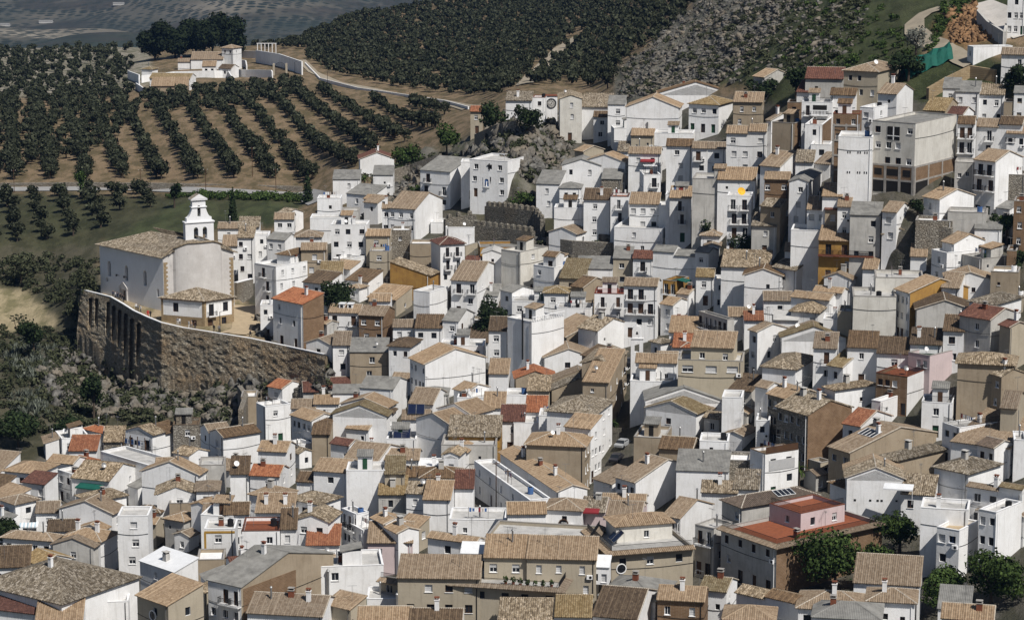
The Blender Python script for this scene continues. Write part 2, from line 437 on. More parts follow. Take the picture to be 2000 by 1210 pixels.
TILES['G'] = (650, 790, '''
0 300 342 78 10 6 gr d w 0 1 |white gabled house with a dark chocolate edged roof beside a tan one
75 200 270 140 20 5 gl t w 0 0 C
300 465 478 192 5 5 fl k w 0 0 S|low white house carrying two dark solar collectors on a frame@the solar collector house
465 650 895 112 40 7 gr t w 0 0 A|tall white gabled house with a long tan roof and a deeply shaded side
645 935 945 178 3 6 sl p y 3 0 |house with a mustard band under a black-mottled old tile roof@the mustard band house
935 1070 1080 92 5 6 sl m w 1 0 
1075 1192 1202 40 5 6 sl o w 1 0 
1000 1010 1150 102 75 6 fl k w 0 0 
1150 1290 1300 62 5 7 fl k w 1 0 
1295 1440 1500 135 25 10 sl t w 0 3 
1080 1405 1480 234 10 9 hp t e 0 3 CA|house under a broad chocolate-tan hipped roof at the corner of the street gorge
1125 1360 1395 272 30 5 fl m w 0 1 |low white house with red tile coping along its sloping wall
935 1260 1420 485 70 6 gl t w 0 0 CCC|very long narrow tan roof with three box chimneys in a row@the long three-chimney roof
790 1100 1215 532 70 6 fl k w 5 0 |long plain white house front with five windows facing the walled yards@the long five-window front
1080 1205 1215 455 5 4 fl k w 0 0 
965 975 1190 608 65 8 gr t w 0 0 |white curved house with a porthole under a sweeping mossy tan roof@the sweeping mossy roof
1190 1385 1470 590 10 8 hp t w 1 0 OA
1385 1720 1760 622 10 6 gl t p 3 0 CCA|pink-walled house with two white chimneys and a red awning on its roof terrace
1415 1555 2012 825 75 8 fs t c 0 3 SO|large beige apartment block with round porthole and three shuttered windows@the big beige apartment block
1525 1582 1895 678 75 2.8 hp t i 0 1 PA
262 655 670 1038 30 6 fs t c 4 0 B|beige wing of the curved block with a covered lower terrace
650 1265 1550 1030 12 8 fs t c 5 1 A|beige curved terrace block with plant-filled roof patio and satellite dish@the curved beige block
715 955 965 835 5 2.6 sl W w 5 0 Pd3
1290 1540 1552 908 3 2.6 sl W w 5 0 Pd3
362 820 835 970 27 9 sl t c 4 0 Ad6
845 1080 1092 853 25 11 sl t c 2 0 Ad6
1082 1470 1482 864 3 11 sl t c 3 0 Ad6
530 800 842 772 25 8 gl t w 1 0 CA
220 365 480 716 60 7 gl t w 1 0 CCA|narrow tan-roofed house with two box chimneys stepping down to a side street
195 445 455 768 3 5 sl t p 2 0 |small pink house with a straight tan roof and two shuttered windows@the small pink house
50 130 200 610 55 8 fl k w 3 0 B
100 170 300 700 60 6 fl k w 2 0 
40 230 410 350 20 7 gl t w 0 0 
75 290 300 366 3 9 fl k w 0 0 d6|plain white tall block with nothing in its sunlit wall, under a tan roof
290 400 408 385 4 8 sl y c 0 0 |grey shed tower capped by a small yellow ribbed tile roof
410 510 520 400 10 6 gl d w 0 0 
490 715 722 406 3 6 hp d w 0 0 C
410 640 692 500 8 6 gl p w 2 0 D|house with a speckled black-and-cream old roof over a green doorway@the speckled old roof
255 410 420 500 8 5 sl y g 1 0 C
680 785 792 466 5 6 sl m w 0 0 
505 655 722 530 5 6 sl t w 0 1 
650 965 975 642 4 5 fl k w 0 0 
475 620 632 345 5 5 fl W w 0 0 
290 480 498 306 8 6 gl t w 1 0 C
130 295 305 290 8 6 gl d e 0 0 C
618 700 792 302 15 6 gr t w 1 0 C
605 910 920 226 3 6 fl k g 0 0 
1680 1850 1892 186 12 6 fl k e 0 0 |earth-coloured house with a planted roof terrace beside the street gorge
1820 2007 2047 252 15 6 gl d e 0 0 
1455 1560 1692 442 50 5 sl t w 0 0 
1578 1690 2047 433 50 7 gl t w 3 0 C|broad gabled house with a tan roof over a cream sunlit end wall@the broad cream gable
1500 1742 1760 562 10 6 gl t w 0 0 CA
1845 1940 2120 632 35 7 gl t w 3 0 
1485 1800 1912 1098 20 6 hp g w 0 0 C|house under a low grey concrete hipped roof at the bottom of the street@the grey hipped roof
1812 2072 2188 1096 10 7 gl t k 2 0 C|bare brick house with a tan roof and one glazed door@the bare brick house
1450 1700 1812 1195 15 6 gl d w 0 0 
925 1440 1450 1205 5 6 gl p w 0 0 
140 440 450 1205 8 6 gl t w 0 0 
430 720 735 1212 8 6 gl d w 0 0 C
190 360 370 1082 3 5 fl k w 0 0 
''')
TILES['H'] = (1300, 790, '''
472 556 742 275 60 8 fl d w 0 2 |white house with brown netting on its terrace and a long closed white shutter@the brown netting terrace
620 795 1040 58 55 10 gl p sk 5 0 CC|tall stone house with a windowless brown brick side wall@the tall brown brick side wall
910 1030 1580 268 55 8 gl t e 2 0 CCA|large house with a sprawling tan roof holding a small sheet skylight@the sprawling tan roof
990 1090 1262 120 40 8 gl o w 1 0 |house with a coral red ribbed roof edged in white@the coral red roof
1195 1290 1562 310 50 7 hp p e 1 0 C
1500 1690 1870 386 45 7 hp p w 0 0 C|house under a bleached rough tile roof with a square brick chimney
918 1005 1096 462 60 6 hp d w 0 0 
1000 1012 1330 420 80 9 gl t w 0 0 d10|tall whitewashed blank wall with small square vents above a vine court@the vented white wall
1315 1500 1520 506 25 6 sl p w 2 0 |white house with a white canopy shading a plant-filled terrace@the white canopy terrace
1685 1990 2012 500 35 8 gl t w 3 0 C|tall white house under a tan roof above the vine court, cut by the picture edge
1425 1690 1700 588 10 9 fl k w 0 0 |whitewashed rough wall block stepping down toward the garden trees
1515 1640 1745 702 35 8 fl t w 2 0 W|white villa with two wide blue-framed windows below a roof railing@the blue-framed windows villa
1750 1845 1990 600 40 9 fl k w 2 0 |tall plain white corner villa with one shaded side beside the garden trees
315 425 850 572 60 8 hp G g 2 0 L|house under a large grey-brown hipped roof with a glass skylight@the skylight roof
310 620 1210 786 54 8 fs t gk 4 0 R|house with iron balconies, red roof terrace and a bare brick side wall@the red terrace brick house
580 755 1000 606 54 3.0 fl o p 1 2 PN
165 270 372 690 40 8 fl k g 2 1 BB
395 745 820 1125 40 6 gl p w 0 0 |white house with a coarse old roof falling toward the brick house
740 1125 1140 1152 15 6 hp t w 4 0 C|house with a light tan hipped roof above a row of dark windows
1130 1390 1532 1105 10 6 hp t w 0 0 
1050 1420 1430 1010 3 6 sl t w 0 0 
330 600 612 1205 20 6 hp t w 0 0 
820 1200 1210 1205 10 6 hp g w 0 0 
1520 1700 1712 1150 5 5 sl g w 0 0 
1540 1830 1840 1205 10 6 gl t w 0 0 
190 340 400 1042 20 6 gl y w 0 0 
1545 1640 1890 130 60 7 fl k w 2 0 N
1740 1835 1945 242 50 7 gl G w 2 0 
1935 1945 2012 195 60 7 fl k w 0 0 
1870 1960 2012 22 20 7 gl t c 0 0 
315 425 440 -38 5 8 fl k w 0 0 
190 350 360 206 5 6 fl k w 0 0 
60 350 360 376 4 5 sl g w 0 0 C
200 400 410 492 10 5 gl p w 0 0 C
380 520 530 472 10 5 sl p w 0 0 
505 580 590 90 5 6 fl k w 1 0 
350 470 480 312 5 5 fl s s 0 0 
''')
TILES['E'] = (1300, 400, '''
-120 -113 320 1106 85 7 gl g w 0 0 d10|very wide white gable with a thin grey roof edge facing the lower town@the very wide white gable
70 430 440 872 3 9 fl k b 3 0 rd8|square beige house with three wide windows and a tan-roofed upper floor@the square beige house
142 380 402 800 3 3 sl t b 2 0 PA
-50 65 75 872 3 8 gl t w 0 0 
40 165 175 796 10 6 sl o w 0 0 C
28 112 120 700 10 6 sl o w 0 0 C
20 255 266 716 5 6 sl t w 0 0 
186 345 382 640 60 9 fl k g 6 0 B|dark narrow terraced front with many balconies in the street gorge@the balconied street front
65 130 180 500 30 6 gl t w 1 0 
-15 60 68 425 30 9 fl n y 2 0 BB|olive-yellow house with green awning and iron balconies on the street gorge@the olive-yellow house
440 650 662 398 10 7 gr d w 0 0 AA
310 580 592 352 8 6 sl p w 0 0 C
600 730 848 366 45 7 gl p w 1 0 |house with a cream-speckled old roof over a dark shaded front
665 850 862 262 8 6 gl t w 0 0 
855 1165 1180 207 3 8 sl t y 3 0 BDd8|house with a long railed balcony and ochre lower floor@the long railed balcony
1190 1215 1395 165 70 8 gl p w 0 0 |white house with a tall sunlit gable and pale old tiles above the flat terraces@the tall sunlit gable
1545 1610 1780 216 60 6 gl t w 0 0 
1485 1570 1905 268 60 6 fl k w 1 0 
1655 1765 1905 302 60 5 fl k g 0 0 
1395 1600 1610 92 10 6 fl s s 0 0 
1575 1790 1800 45 5 7 fl k g 0 0 |windowless grey rendered wall block below the brick ruin
885 1035 1078 416 25 6 gr t w 0 0 C
825 985 1016 492 25 6 gl t w 0 0 C
700 915 962 532 30 6 gl t w 0 0 
540 548 706 532 70 6 gr t w 0 1 
700 850 906 602 20 6 hp p w 2 0 |house with an open loft under a weathered pyramid roof@the open loft
1040 1048 1288 508 85 11 fl k i 0 0 d9|huge windowless off-white wall, the tallest in the middle of the slope@the huge windowless wall
1165 1172 1440 404 85 11 fl k i 0 0 d8
1285 1365 1696 492 65 9 gl t wy 3 0 A|house with a rusty ochre stone gable and white side wall@the rusty ochre gable
1392 1402 1716 582 80 8 gl d g 0 0 |house with a stained grey-white gable in front of the rusty ochre one
1555 1567 1830 417 82 6 gl t w 0 0 A
1815 1970 1980 377 5 6 fl e e 0 0 
1695 1840 1986 556 40 7 hp p w 0 0 
1642 1815 1972 642 45 9 gl m g 1 0 C|tall grey rendered house with a dusky red roof and a stained wall@the tall grey rendered house
1865 1925 2022 682 60 8 gl m c 0 0 |tall beige house with a dusky red roof cut by the edge of the picture
1550 1665 1675 706 5 7 sl d w 1 0 
1365 1540 1550 782 5 6 sl d w 0 0 CC
1180 1355 1365 832 5 6 sl d w 1 0 
1355 1475 1636 842 45 7 fl n p 3 0 |lilac house with a dark green flat roof and streaked white side@the dark green flat roof
1175 1350 1550 958 35 7 fl o kw 4 0 DT|brick-fronted house with a red terrace floor and satellite dish
1630 1945 1955 897 3 7 hp p e 0 0 |beige windowless house with a long cream-ribbed old roof
1820 1875 2005 956 60 7 gl p e 1 0 CA
468 513 682 708 60 9 gl t w 1 1 AA
640 648 1005 760 78 7 gl t w 0 0 D
540 725 842 918 25 7 hp p w 0 0 |house under a big steep old roof of coarse ribbed tiles by the street gorge@the coarse ribbed roof
1015 1180 1190 798 4 7 sl d w 1 0 
905 990 1176 906 40 6 gl y w 1 0 C
570 713 886 1090 55 9 gl t s 5 0 CC|tall stone house with small windows in a row under a broad brown roof
500 570 642 1022 45 7 gl t w 0 0 
888 946 1172 1032 60 7 hp p w 0 0 C
1150 1200 1345 1096 40 6 fl k w 0 0 
1430 1600 1612 1106 5 6 fl k w 1 0 N
825 955 966 802 5 7 sl t w 1 0 B
880 960 970 640 5 6 fl k w 0 0 
960 1040 1052 596 5 7 fl k c 0 0 
-70 165 202 290 20 6 gl g w 0 0 |long low shed with a worn grey corrugated roof@the corrugated shed
165 240 292 270 30 7 gl g w 1 0 
15 60 190 346 50 6 gl d w 0 0 
170 270 282 402 10 6 gl y w 1 0 
270 360 372 422 10 6 fl k w 1 0 
345 480 530 -48 8 12 fl k w 2 0 BQ|tall white house with orange doors and a yellow dish on its roof@the yellow dish house
480 620 642 120 10 6 sl p g 1 0 
530 640 716 15 30 9 gl p e 1 1 |derelict grey house with a crumbling old roof beside the yellow dish house
0 140 150 -55 4 10 fl k w 1 0 B
700 955 965 147 5 6 fl k w 0 0 
790 895 905 27 5 9 sl t w 2 0 
890 965 975 27 4 9 sl m e 1 0 
960 1035 1045 12 5 9 sl t w 1 0 
1030 1200 1212 62 8 9 sl g g 2 0 |grey house with a sheet roof and balcony doors in shade above the street
1210 1290 1372 42 30 7 gl t w 1 0 
1725 1875 1885 140 5 5 sl g w 0 0 
1945 2010 2020 -20 5 10 fl k k 1 0 |brick house with white window bays cut by the picture edge
1905 1960 1970 257 5 6 fl k k 0 0 
600 740 750 642 5 6 gl k w 0 0 
345 352 500 620 65 6 gr t w 0 0 
430 440 546 642 65 6 gr o w 0 0 C
1540 1640 1700 465 20 6 gl t w 0 0 
1100 1180 1200 360 20 6 sl t w 0 0 
''')
TILES['D'] = (650, 400, '''
-10 190 206 112 6 9 fl k w 3 0 |white house of rough whitewashed masonry with scattered shuttered windows@the rough whitewashed house
185 320 332 173 4 8 gl t c 1 0 
205 320 332 258 4 8 fl k c 1 0 
320 540 592 396 20 6 sr p y 0 0 |ruined house with an orange-ochre wall and slumping old roof@the orange-ochre ruin
548 600 736 222 70 11 hp m w 0 2 b|tall white house with a maroon roof and stacked long balconies@the maroon-roofed balcony house
810 822 1062 236 75 6 fl g y 0 0 d8
630 790 800 126 5 5 fl k w 0 1 
715 790 862 357 15 7 gl m w 2 0 
660 805 932 426 15 8 gl t w 2 0 bB
940 1047 1202 264 40 10 fl k i 0 1 |bare grey cube-like house with blank cement faces@the bare grey cube house
835 945 958 272 12 8 gr k w 0 0 
1120 1235 1362 350 40 7 fl k w 2 0 
1175 1245 1292 290 30 3 gl d w 1 0 P
1265 1400 1482 412 12 7 gl y c 1 0 
1330 1400 1542 462 40 7 gl d e 0 0 
1460 1640 1652 497 4 8 fl o w 2 0 Bd8|white house with red terrace railing above two shaded balconies@the red railing terrace
935 1000 1122 490 50 7 gl g w 1 1 
1000 1250 1262 542 8 5 fl k w 3 0 N
1180 1310 1322 492 8 7 hp y w 1 0 
1250 1445 1457 577 4 7 fl k w 2 0 N
1625 1810 1852 454 10 11 gl t w 3 0 BA|four-storey white townhouse with tall balcony doors and a tan roof@the four-storey townhouse
1565 1670 1682 302 5 7 sl g c 1 0 
1675 1790 1832 300 10 7 gl m w 1 0 B
1570 1840 1918 135 15 8 fl k w 1 0 |large plain white wall with one small window below the big white row house
1360 1560 1572 360 5 6 sl g w 0 0 
975 1110 1290 652 45 14 fl k w 0 0 |tallest white windowless block with balustraded roof and black flue@the tallest white block
870 970 982 702 10 11 sl d w 1 0 
-22 150 252 602 8 8 gl t w 3 0 BV|white house with two dormers on a broad tan roof@the two-dormer roof
145 285 346 620 15 10 gl t k 2 0 |unfinished brick house with empty openings under a tan roof@the unfinished brick house
205 320 332 537 6 8 gl t w 0 0 
450 540 642 487 30 8 fl k w 0 0 
335 460 470 682 4 7 gl t w 2 0 
460 610 622 687 4 7 sl d w 2 0 
612 700 792 652 20 8 gl g w 1 2 b|white house with a moss-grey roof and brown balcony beside the big dark tree@the moss-grey roof
312 430 492 792 15 8 hp d w 2 0 
0 95 108 782 6 8 sl t w 1 0 |narrow old house with peeling white walls at the end of the rampart
95 305 316 822 6 7 sl g e 1 0 |derelict brown-grey house with a sagging sheet roof@the derelict brown house
430 515 852 888 62 9 gl t w 4 0 |big white hall with a tan roof and a huge blank sunlit side@the big white hall
600 840 852 787 5 7 fl k w 3 0 |low white modern house with black strip windows and a flat roof
1170 1182 1452 852 75 6 gl t w 0 1 
1190 1305 1648 737 60 6 gl t e 0 0 
1370 1480 1652 702 42 7 gl p w 0 0 C
1390 1460 1642 852 50 7 gl d e 0 0 
1390 1560 1640 892 15 10 gr p e 0 3 b 
1395 1540 1628 992 12 10 sl t e 0 3 
870 980 992 942 6 8 sl t w 0 0 
1010 1022 1237 967 75 7 gl o e 0 0 C
1210 1222 1537 1032 75 6 gl p e 0 0 
1085 1210 1220 1037 5 6 sl p c 0 0 
1195 1465 1560 1167 18 10 hp p w 0 3 |white house under a large patchy old tile roof dropping to the street gorge@the patchy old roof
965 1085 1096 1062 5 6 fl k w 0 0 
840 960 970 1132 6 6 sl t w 0 0 
695 865 876 1076 8 6 fl k w 0 0 
675 750 872 1042 45 7 gl t w 1 0 A
490 640 652 1062 8 6 hp g g 0 0 
150 335 416 1032 16 7 gl g w 0 0 A
0 150 160 1052 8 6 gl g w 0 0 
45 300 356 1132 20 7 gr t w 0 1 
425 560 642 1112 15 7 gl t w 0 0 
385 540 552 1196 12 6 gl t w 0 0 S
1775 1830 1896 772 50 8 hp p w 1 0 |tall narrow house with a thick old roof behind the little white shrine@the thick old roof
1890 1945 2012 792 50 7 gl o w 1 0 
1690 1920 1930 882 6 8 gl t w 0 0 U
1660 1905 1915 987 6 6 fl k w 0 0 
310 460 612 25 20 8 gl t w 3 0 b|white house with a tan roof and small windows under the battlements@the house under the battlements
275 320 330 20 10 7 gl t w 1 0 
1235 1400 1410 18 5 8 fl k w 0 0 |blank white house perched on the rocks beside the ruined wall
1400 1545 1556 -28 4 10 sl d w 1 0 
1550 1650 1660 -45 4 11 fl m w 1 0 B
1655 1820 1832 -3 4 10 sl t w 3 0 |broad white row house with a tan roof and three columns of shutters@the broad white row house
1880 2000 2010 -38 4 10 sl t w 1 0 B
1820 1885 1895 5 6 9 fl k w 0 0 
430 550 560 217 5 6 fl e e 0 0 
325 430 440 142 8 7 fl e s 0 0 
1830 1900 1990 560 40 6 gl t w 1 0 
''')
TILES['C'] = (0, 380, '''
1215 1345 1358 188 10 7 gl t w 1 0 C
1330 1445 1456 182 10 6 sl p w 0 0 
1240 1326 1336 286 10 7 sl t w 1 0 
1325 1415 1432 240 8 11 sl p w 2 0 |tall thin white house with a crumbling cream roof behind the church
1415 1500 1510 226 6 9 fl k w 1 0 
1490 1590 1662 256 25 8 gl g w 2 0 
1650 1790 1800 236 8 7 hp t w 0 0 
1680 1820 1830 308 4 8 gl t e 1 0 
1420 1540 1736 402 42 11 fl k w 1 3 B|rounded white house on rock with small windows and a tiled side balcony@the rounded white house
1545 1620 1726 338 30 2.5 hp d w 0 0 P
1785 1910 1920 440 5 5 sl y w 0 0 |house with a small mossy yellow-green roof above dark shrubs@the mossy yellow roof
1522 1690 1806 612 45 10 sl o wk 2 0 |white house with a ribbed orange roof and red brick side wall@the red brick side wall
1452 1526 1536 616 10 7.6 fl k w 1 0 
1495 1575 1690 1082 38 7 gl o w 1 0 |white house with a vivid red-orange roof below the rampart@the vivid red-orange roof
1685 1692 1956 1100 60 5 gr m g 0 0 
1625 1760 1770 1190 12 6 gl t w 0 0 
1750 1890 1900 1166 12 6 gl t w 0 0 
1345 1430 1440 1126 10 6 fl e e 0 0 
1545 1600 1692 112 40 6 gl p w 0 0 
1530 1640 1650 137 5 6 gl t w 2 0 
1770 1900 1912 22 8 8 fl k w 0 0 
1730 1930 1942 132 5 5 fl k w 0 0 
1905 2000 2010 92 8 5 fl k g 0 0 
''')
TILES['A'] = (650, 0, '''
145 152 342 888 80 5 gl m w 0 0 d8|small lone white gable with a maroon roof edge by the grove@the lone maroon gable
225 335 345 978 6 6 sl g w 0 0 
0 150 160 1002 6 5 sl g w 1 0 |low grey-roofed shed with a dark doorway beside a palm
488 655 760 962 30 9 sl g w 2 0 B|white house with black balconies at the near end of the chapel house
765 975 1096 902 25 9 fl k w 3 0 X|tall white chapel-like house with a dark cross and blue niche@the white cross house
715 830 838 905 10 9 fl k w 1 0 
1135 1265 1300 1030 12 8 sl g w 1 0 |white house with a blue door balcony on the edge of the rocks
1265 1385 1395 1052 6 7 hp g w 2 0 
1280 1495 1505 925 8 8 gr g w 2 0 |white gable house with four small square windows@the four-window gable
1405 1630 1674 907 20 8 gr t w 0 2 
1350 1400 1512 846 50 6 gl t c 0 0 
1500 1610 1625 1002 12 6 sl g s 0 0 
1650 1830 1840 858 4 8 gl t w 2 0 |white house with a plain tan roof and a red awning above a striped pergola
1590 1650 1660 846 6 6 sl p w 0 0 
1712 1735 1830 976 70 9 fl k w 0 1 b|narrow white tower house with a striped roof pergola and balcony@the striped pergola house
1260 1268 1390 552 78 11 gl p i 0 1 d12|tall beige house with a pointed gable beside the big wall clock@the beige gable by the clock
1390 1555 1565 598 4 7 sl p w 0 0 d9
965 1110 1120 562 6 6 sl p w 1 0 |low white house with an old tile roof standing just before the clock house
1115 1185 1195 545 5 7 fl o w 1 0 
1535 1630 1640 586 6 9 sl g w 1 0 
1455 1535 1545 652 6 6 gl d w 1 0 
1640 1930 1945 602 8 8 gr t w 0 0 |wide blank white gable under the rocky slope
1815 1822 2228 532 75 7 gl t w 0 0 |long white house with a shallow tan roof against the rocky slope
1715 1780 1900 698 45 6 gl p g 1 0 
1548 1570 1742 716 75 6 fl k w 0 1 
1665 1790 1800 757 5 6 sl t c 0 0 
1795 2010 2020 746 5 5 fl k w 0 0 
768 830 840 622 8 6 gl o c 1 0 |small beige house with an orange roof edge beside the hillside road
''')
TILES['B'] = (1300, 0, '''
130 297 375 586 25 7 hp y w 3 0 |square white house with two rows of three black windows and a lichen-yellow roof@the six-window house
378 540 552 572 4 7 sl t e 2 0 
340 562 572 747 18 9 gl t w 3 0 |white house with scattered windows and an outdoor stair under a wide tan roof
150 235 245 828 6 8 gl t w 1 0 B
235 335 345 830 4 9 gl t w 1 0 
5 150 160 816 5 9 gl d w 1 0 |white house with a ribbed dark roof and two square black windows
150 440 452 1002 6 8 fl k g 0 0 |long stained grey wall house without windows below a small tan roof
290 500 512 1006 5 6 sl t w 0 0 
528 640 802 932 35 7 gl t w 1 0 
725 825 835 906 8 6 sl p w 0 0 
552 690 702 1002 8 8 gl t k 3 0 |house with a dark brick balcony front under a tan roof@the dark brick balcony front
690 800 872 1018 16 9 gr g w 1 0 
595 720 786 688 30 10 fl k ek 0 1 |tall tan windowless block with a bare brick side strip@the tan windowless block
568 590 720 672 55 10 gl t w 0 0 
778 875 932 697 15 9 fl k wk 1 0 
935 1085 1097 637 4 14 fl o k 2 0 |tall unfinished brick tower with open floors between concrete beams@the unfinished brick tower
1085 1160 1240 602 30 11 fl k w 1 1 
965 1155 1167 767 5 13 fl k w 0 0 Hd9|tall blank white party wall with two rows of tiny vents@the vented party wall
1155 1395 1625 690 35 14 gx g ii 4 0 Z|massive unfinished grey apartment block with brick lower floors@the massive grey block
995 1185 1315 402 28 8 hp t c 3 0 D|cream house with a tan hipped roof standing highest against the grassy hill@the cream hilltop house
732 820 882 516 18 6 gl m w 1 0 
760 930 942 572 8 9 fl k w 2 0 NB|pale blue-white house with two long white balustraded balconies@the balustraded balconies
680 755 765 572 5 7 fl k k 1 0 
920 1060 1072 532 10 7 gl d w 1 0 
1185 1290 1382 526 30 8 gl t w 0 0 
490 553 697 432 50 6 gl t g 1 1 |grey block house with a tan roof standing alone at the foot of the rocks@the lone grey house
780 990 1000 442 4 4 sl m g 0 0 
1548 1640 1650 497 6 6 sl g w 1 0 
1620 1750 1762 517 6 7 sl g w 2 0 
1750 1890 1932 532 12 7 sl p w 2 0 |shabby white house with a lumpy old roof and stained walls
1888 2010 2020 572 5 6 fl k e 2 0 
1945 2010 2020 522 5 8 gl g w 1 0 
1632 1725 1735 692 6 11 gl d w 2 0 B|slim white three-storey house squeezed beside the massive grey block
1735 1990 2010 714 6 9 gl t w 2 0 B|wide house with a big tan roof and white upper veranda
1905 2010 2020 746 5 8 gl t w 2 0 
1725 1842 1992 902 45 11 gl t w 2 0 BB|tall white house with a dark long balcony and tan roof below the massive block@the dark balcony house
1615 1728 1738 907 5 8 fl k g 0 0 
1870 2010 2020 977 8 7 fl k s 0 0 |bare grey blockwork house wall with one opening at the picture edge
1440 1530 1722 1112 55 6 gl t w 1 0 C
875 985 997 1097 5 6 sl t w 0 0 
1910 2012 2022 -30 6 9 fl k w 3 0 |bluish white house at the top corner beside the uphill ramp
1685 1718 1936 262 75 4 fl k w 1 0 d6|long low garage with a dark door under the orange cutting@the long low garage
1875 2010 2020 306 5 6 gl t w 2 0 
1440 1560 1640 620 25 5 gl y e 0 0 
1560 1660 1720 640 30 5 gl m w 0 0 
''')
TILES['Z'] = (0, 0, '''
1237 1300 1347 270 30 5 hp t w 2 1 |white cemetery chapel with a small pyramid roof
1065 1245 1252 332 4 5 sl t w 0 0 |long white cemetery hall with a brown roof
992 1066 1072 345 4 5 gl t w 0 0 v|cemetery gateway with a dark pointed arch and a little turret
1128 1204 1210 370 4 3.5 sl t w 2 0 
1220 1290 1332 384 20 4 gl d w 1 0 
835 1060 1246 440 8 4.5 gl y w 0 3 |long row of burial niches under a mottled golden tile roof
843 1048 1054 480 5 3 sl t e 0 0 
790 850 880 388 20 4 hp y w 0 0 
''')
# ------------------------------------------------------------------ ground
# points of the town's roof level (6 m above the ground) and of the bare ground: image column, row, metres from the camera
VR = '''100,1190,360 600,1190,352 1000,1190,350 1500,1190,345 1950,1190,335 50,1050,405 500,1050,392 1000,1030,390 1500,1030,380 1950,1030,365
30,930,450 400,930,440 800,930,430 1200,930,422 1600,920,405 1950,920,390 250,850,500 560,830,485 900,820,465 1300,820,440 1650,800,425 1950,800,410
640,750,520 900,720,500 1300,720,470 1650,700,440 1950,690,425 700,630,540 1000,620,535 1300,620,505 1650,600,465 1950,590,445
560,590,550 760,500,575 1000,520,565 1300,520,545 1650,500,495 1950,490,465 1300,400,570 1150,400,585 950,370,610 760,410,600 1500,380,525 1650,400,490
1950,400,480 1250,280,620 1450,230,600 1650,180,560 1750,280,500 1950,200,530 1950,290,505 620,400,630 540,470,610'''
GR = '''164,575,603 217,590,593 262,615,581 315,638,571 402,655,563 490,668,551 560,682,541 633,698,528 240,585,600 330,600,592 440,640,572 480,610,580
160,640,598 215,690,588 270,735,574 340,755,566 400,775,558 480,780,548 560,765,538 630,748,524
0,860,505 80,830,520 0,760,540 100,760,550 200,800,540 300,800,535 420,810,520 30,620,625 0,680,590 100,640,605 0,560,650 130,560,640 190,540,640
0,480,690 150,470,690 250,470,672 0,400,745 200,420,715 350,430,690 500,430,680 520,400,700 0,372,765 300,372,755 590,378,735
0,300,850 300,300,840 600,300,815 0,220,970 300,220,935 600,220,905 800,250,830 840,220,860 280,160,1050 400,150,1060 560,150,1040 650,170,1000 750,185,950 880,205,880
0,100,1350 150,95,1350 280,90,1320 480,85,1300 600,70,1300 700,25,1450 880,0,1450 1100,0,1350 1300,0,1050 1000,100,1080 800,120,1130 950,180,900 1150,150,880
1200,170,760 1300,100,790 1400,140,670 1500,120,640 1400,40,790 1600,100,610 1700,60,610 1500,20,730 1700,0,645 1800,60,590 1850,20,600 1950,30,585 1850,120,560 1950,130,548 2000,0,590
1000,240,660 1080,330,628 930,300,655 850,320,690 760,330,730 700,350,700 1000,1700,235 300,1700,240 1700,1700,225'''
pts = []
for tok in VR.split():
    a, b, d = map(float, tok.split(','))
    pts.append((a, b + 6 * FPX / d * 0.985, d))
for tok in GR.split():
    a, b, d = map(float, tok.split(','))
    pts.append((a, b, d))
P = np.array(pts)
def inpoly(px, py, poly):
    inside = np.zeros(np.shape(px), bool)
    j = len(poly) - 1
    for i in range(len(poly)):
        xi, yi = poly[i]; xj, yj = poly[j]
        c = ((yi > py) != (yj > py)) & (px < (xj - xi) * (py - yi) / (yj - yi + 1e-9) + xi)
        inside ^= c
        j = i
    return inside
def tps(r2): return np.where(r2 > 0, 0.5 * r2 * np.log(np.maximum(r2, 1e-9)), 0.0)
Q = P[:, :2] / 500.0
n = len(Q)
K = tps(((Q[:, None, :] - Q[None]) ** 2).sum(-1)) + np.eye(n) * 2e-3
A = np.zeros((n + 3, n + 3))
A[:n, :n] = K
A[:n, n] = 1; A[:n, n + 1:] = Q
A[n, :n] = 1; A[n + 1:, :n] = Q.T
W = np.linalg.solve(A, np.concatenate([np.log(P[:, 2]), np.zeros(3)]))
def depth(px, py):
    px = np.asarray(px, float); py = np.asarray(py, float)
    cx = np.where(px < 0, -220 * np.tanh(-px / 220), np.where(px > 2000, 2000 + 220 * np.tanh((px - 2000) / 220), px)) / 500.0
    cy = np.minimum(py, 1650 + 0 * py) / 500.0
    out = W[n] + W[n + 1] * cx + W[n + 2] * cy
    for k in range(n):
        out = out + W[k] * tps((cx - Q[k, 0]) ** 2 + (cy - Q[k, 1]) ** 2)
    return np.exp(out)
TOP = [(158, 565, 588), (190, 573, 583), (217, 580, 578), (240, 593, 571), (262, 607, 564), (288, 619, 558), (315, 630, 552), (358, 640, 549), (402, 647, 545), (446, 654, 541), (490, 661, 538), (560, 676, 531), (634, 692, 520)]
BOT = [(150, 650), (178, 665), (206, 690), (230, 698), (258, 708), (285, 732), (315, 745), (358, 750), (402, 746), (446, 734), (490, 732), (560, 744), (636, 740)]
XS = np.concatenate([np.linspace(-900, -60, 22), np.arange(-30, 2031, 7.0), np.linspace(2060, 2900, 22)])
NY = 260
def top_row(px):
    """upper limit of the near ground: the crest of the olive hills"""
    return np.interp(px, [-900, 0, 150, 280, 480, 560, 620, 700, 790, 890, 1000, 1250, 1400, 2000, 2900],
                     [96, 96, 92, 92, 90, 84, 62, 28, 14, -8, -30, -34, -40, -60, -60])
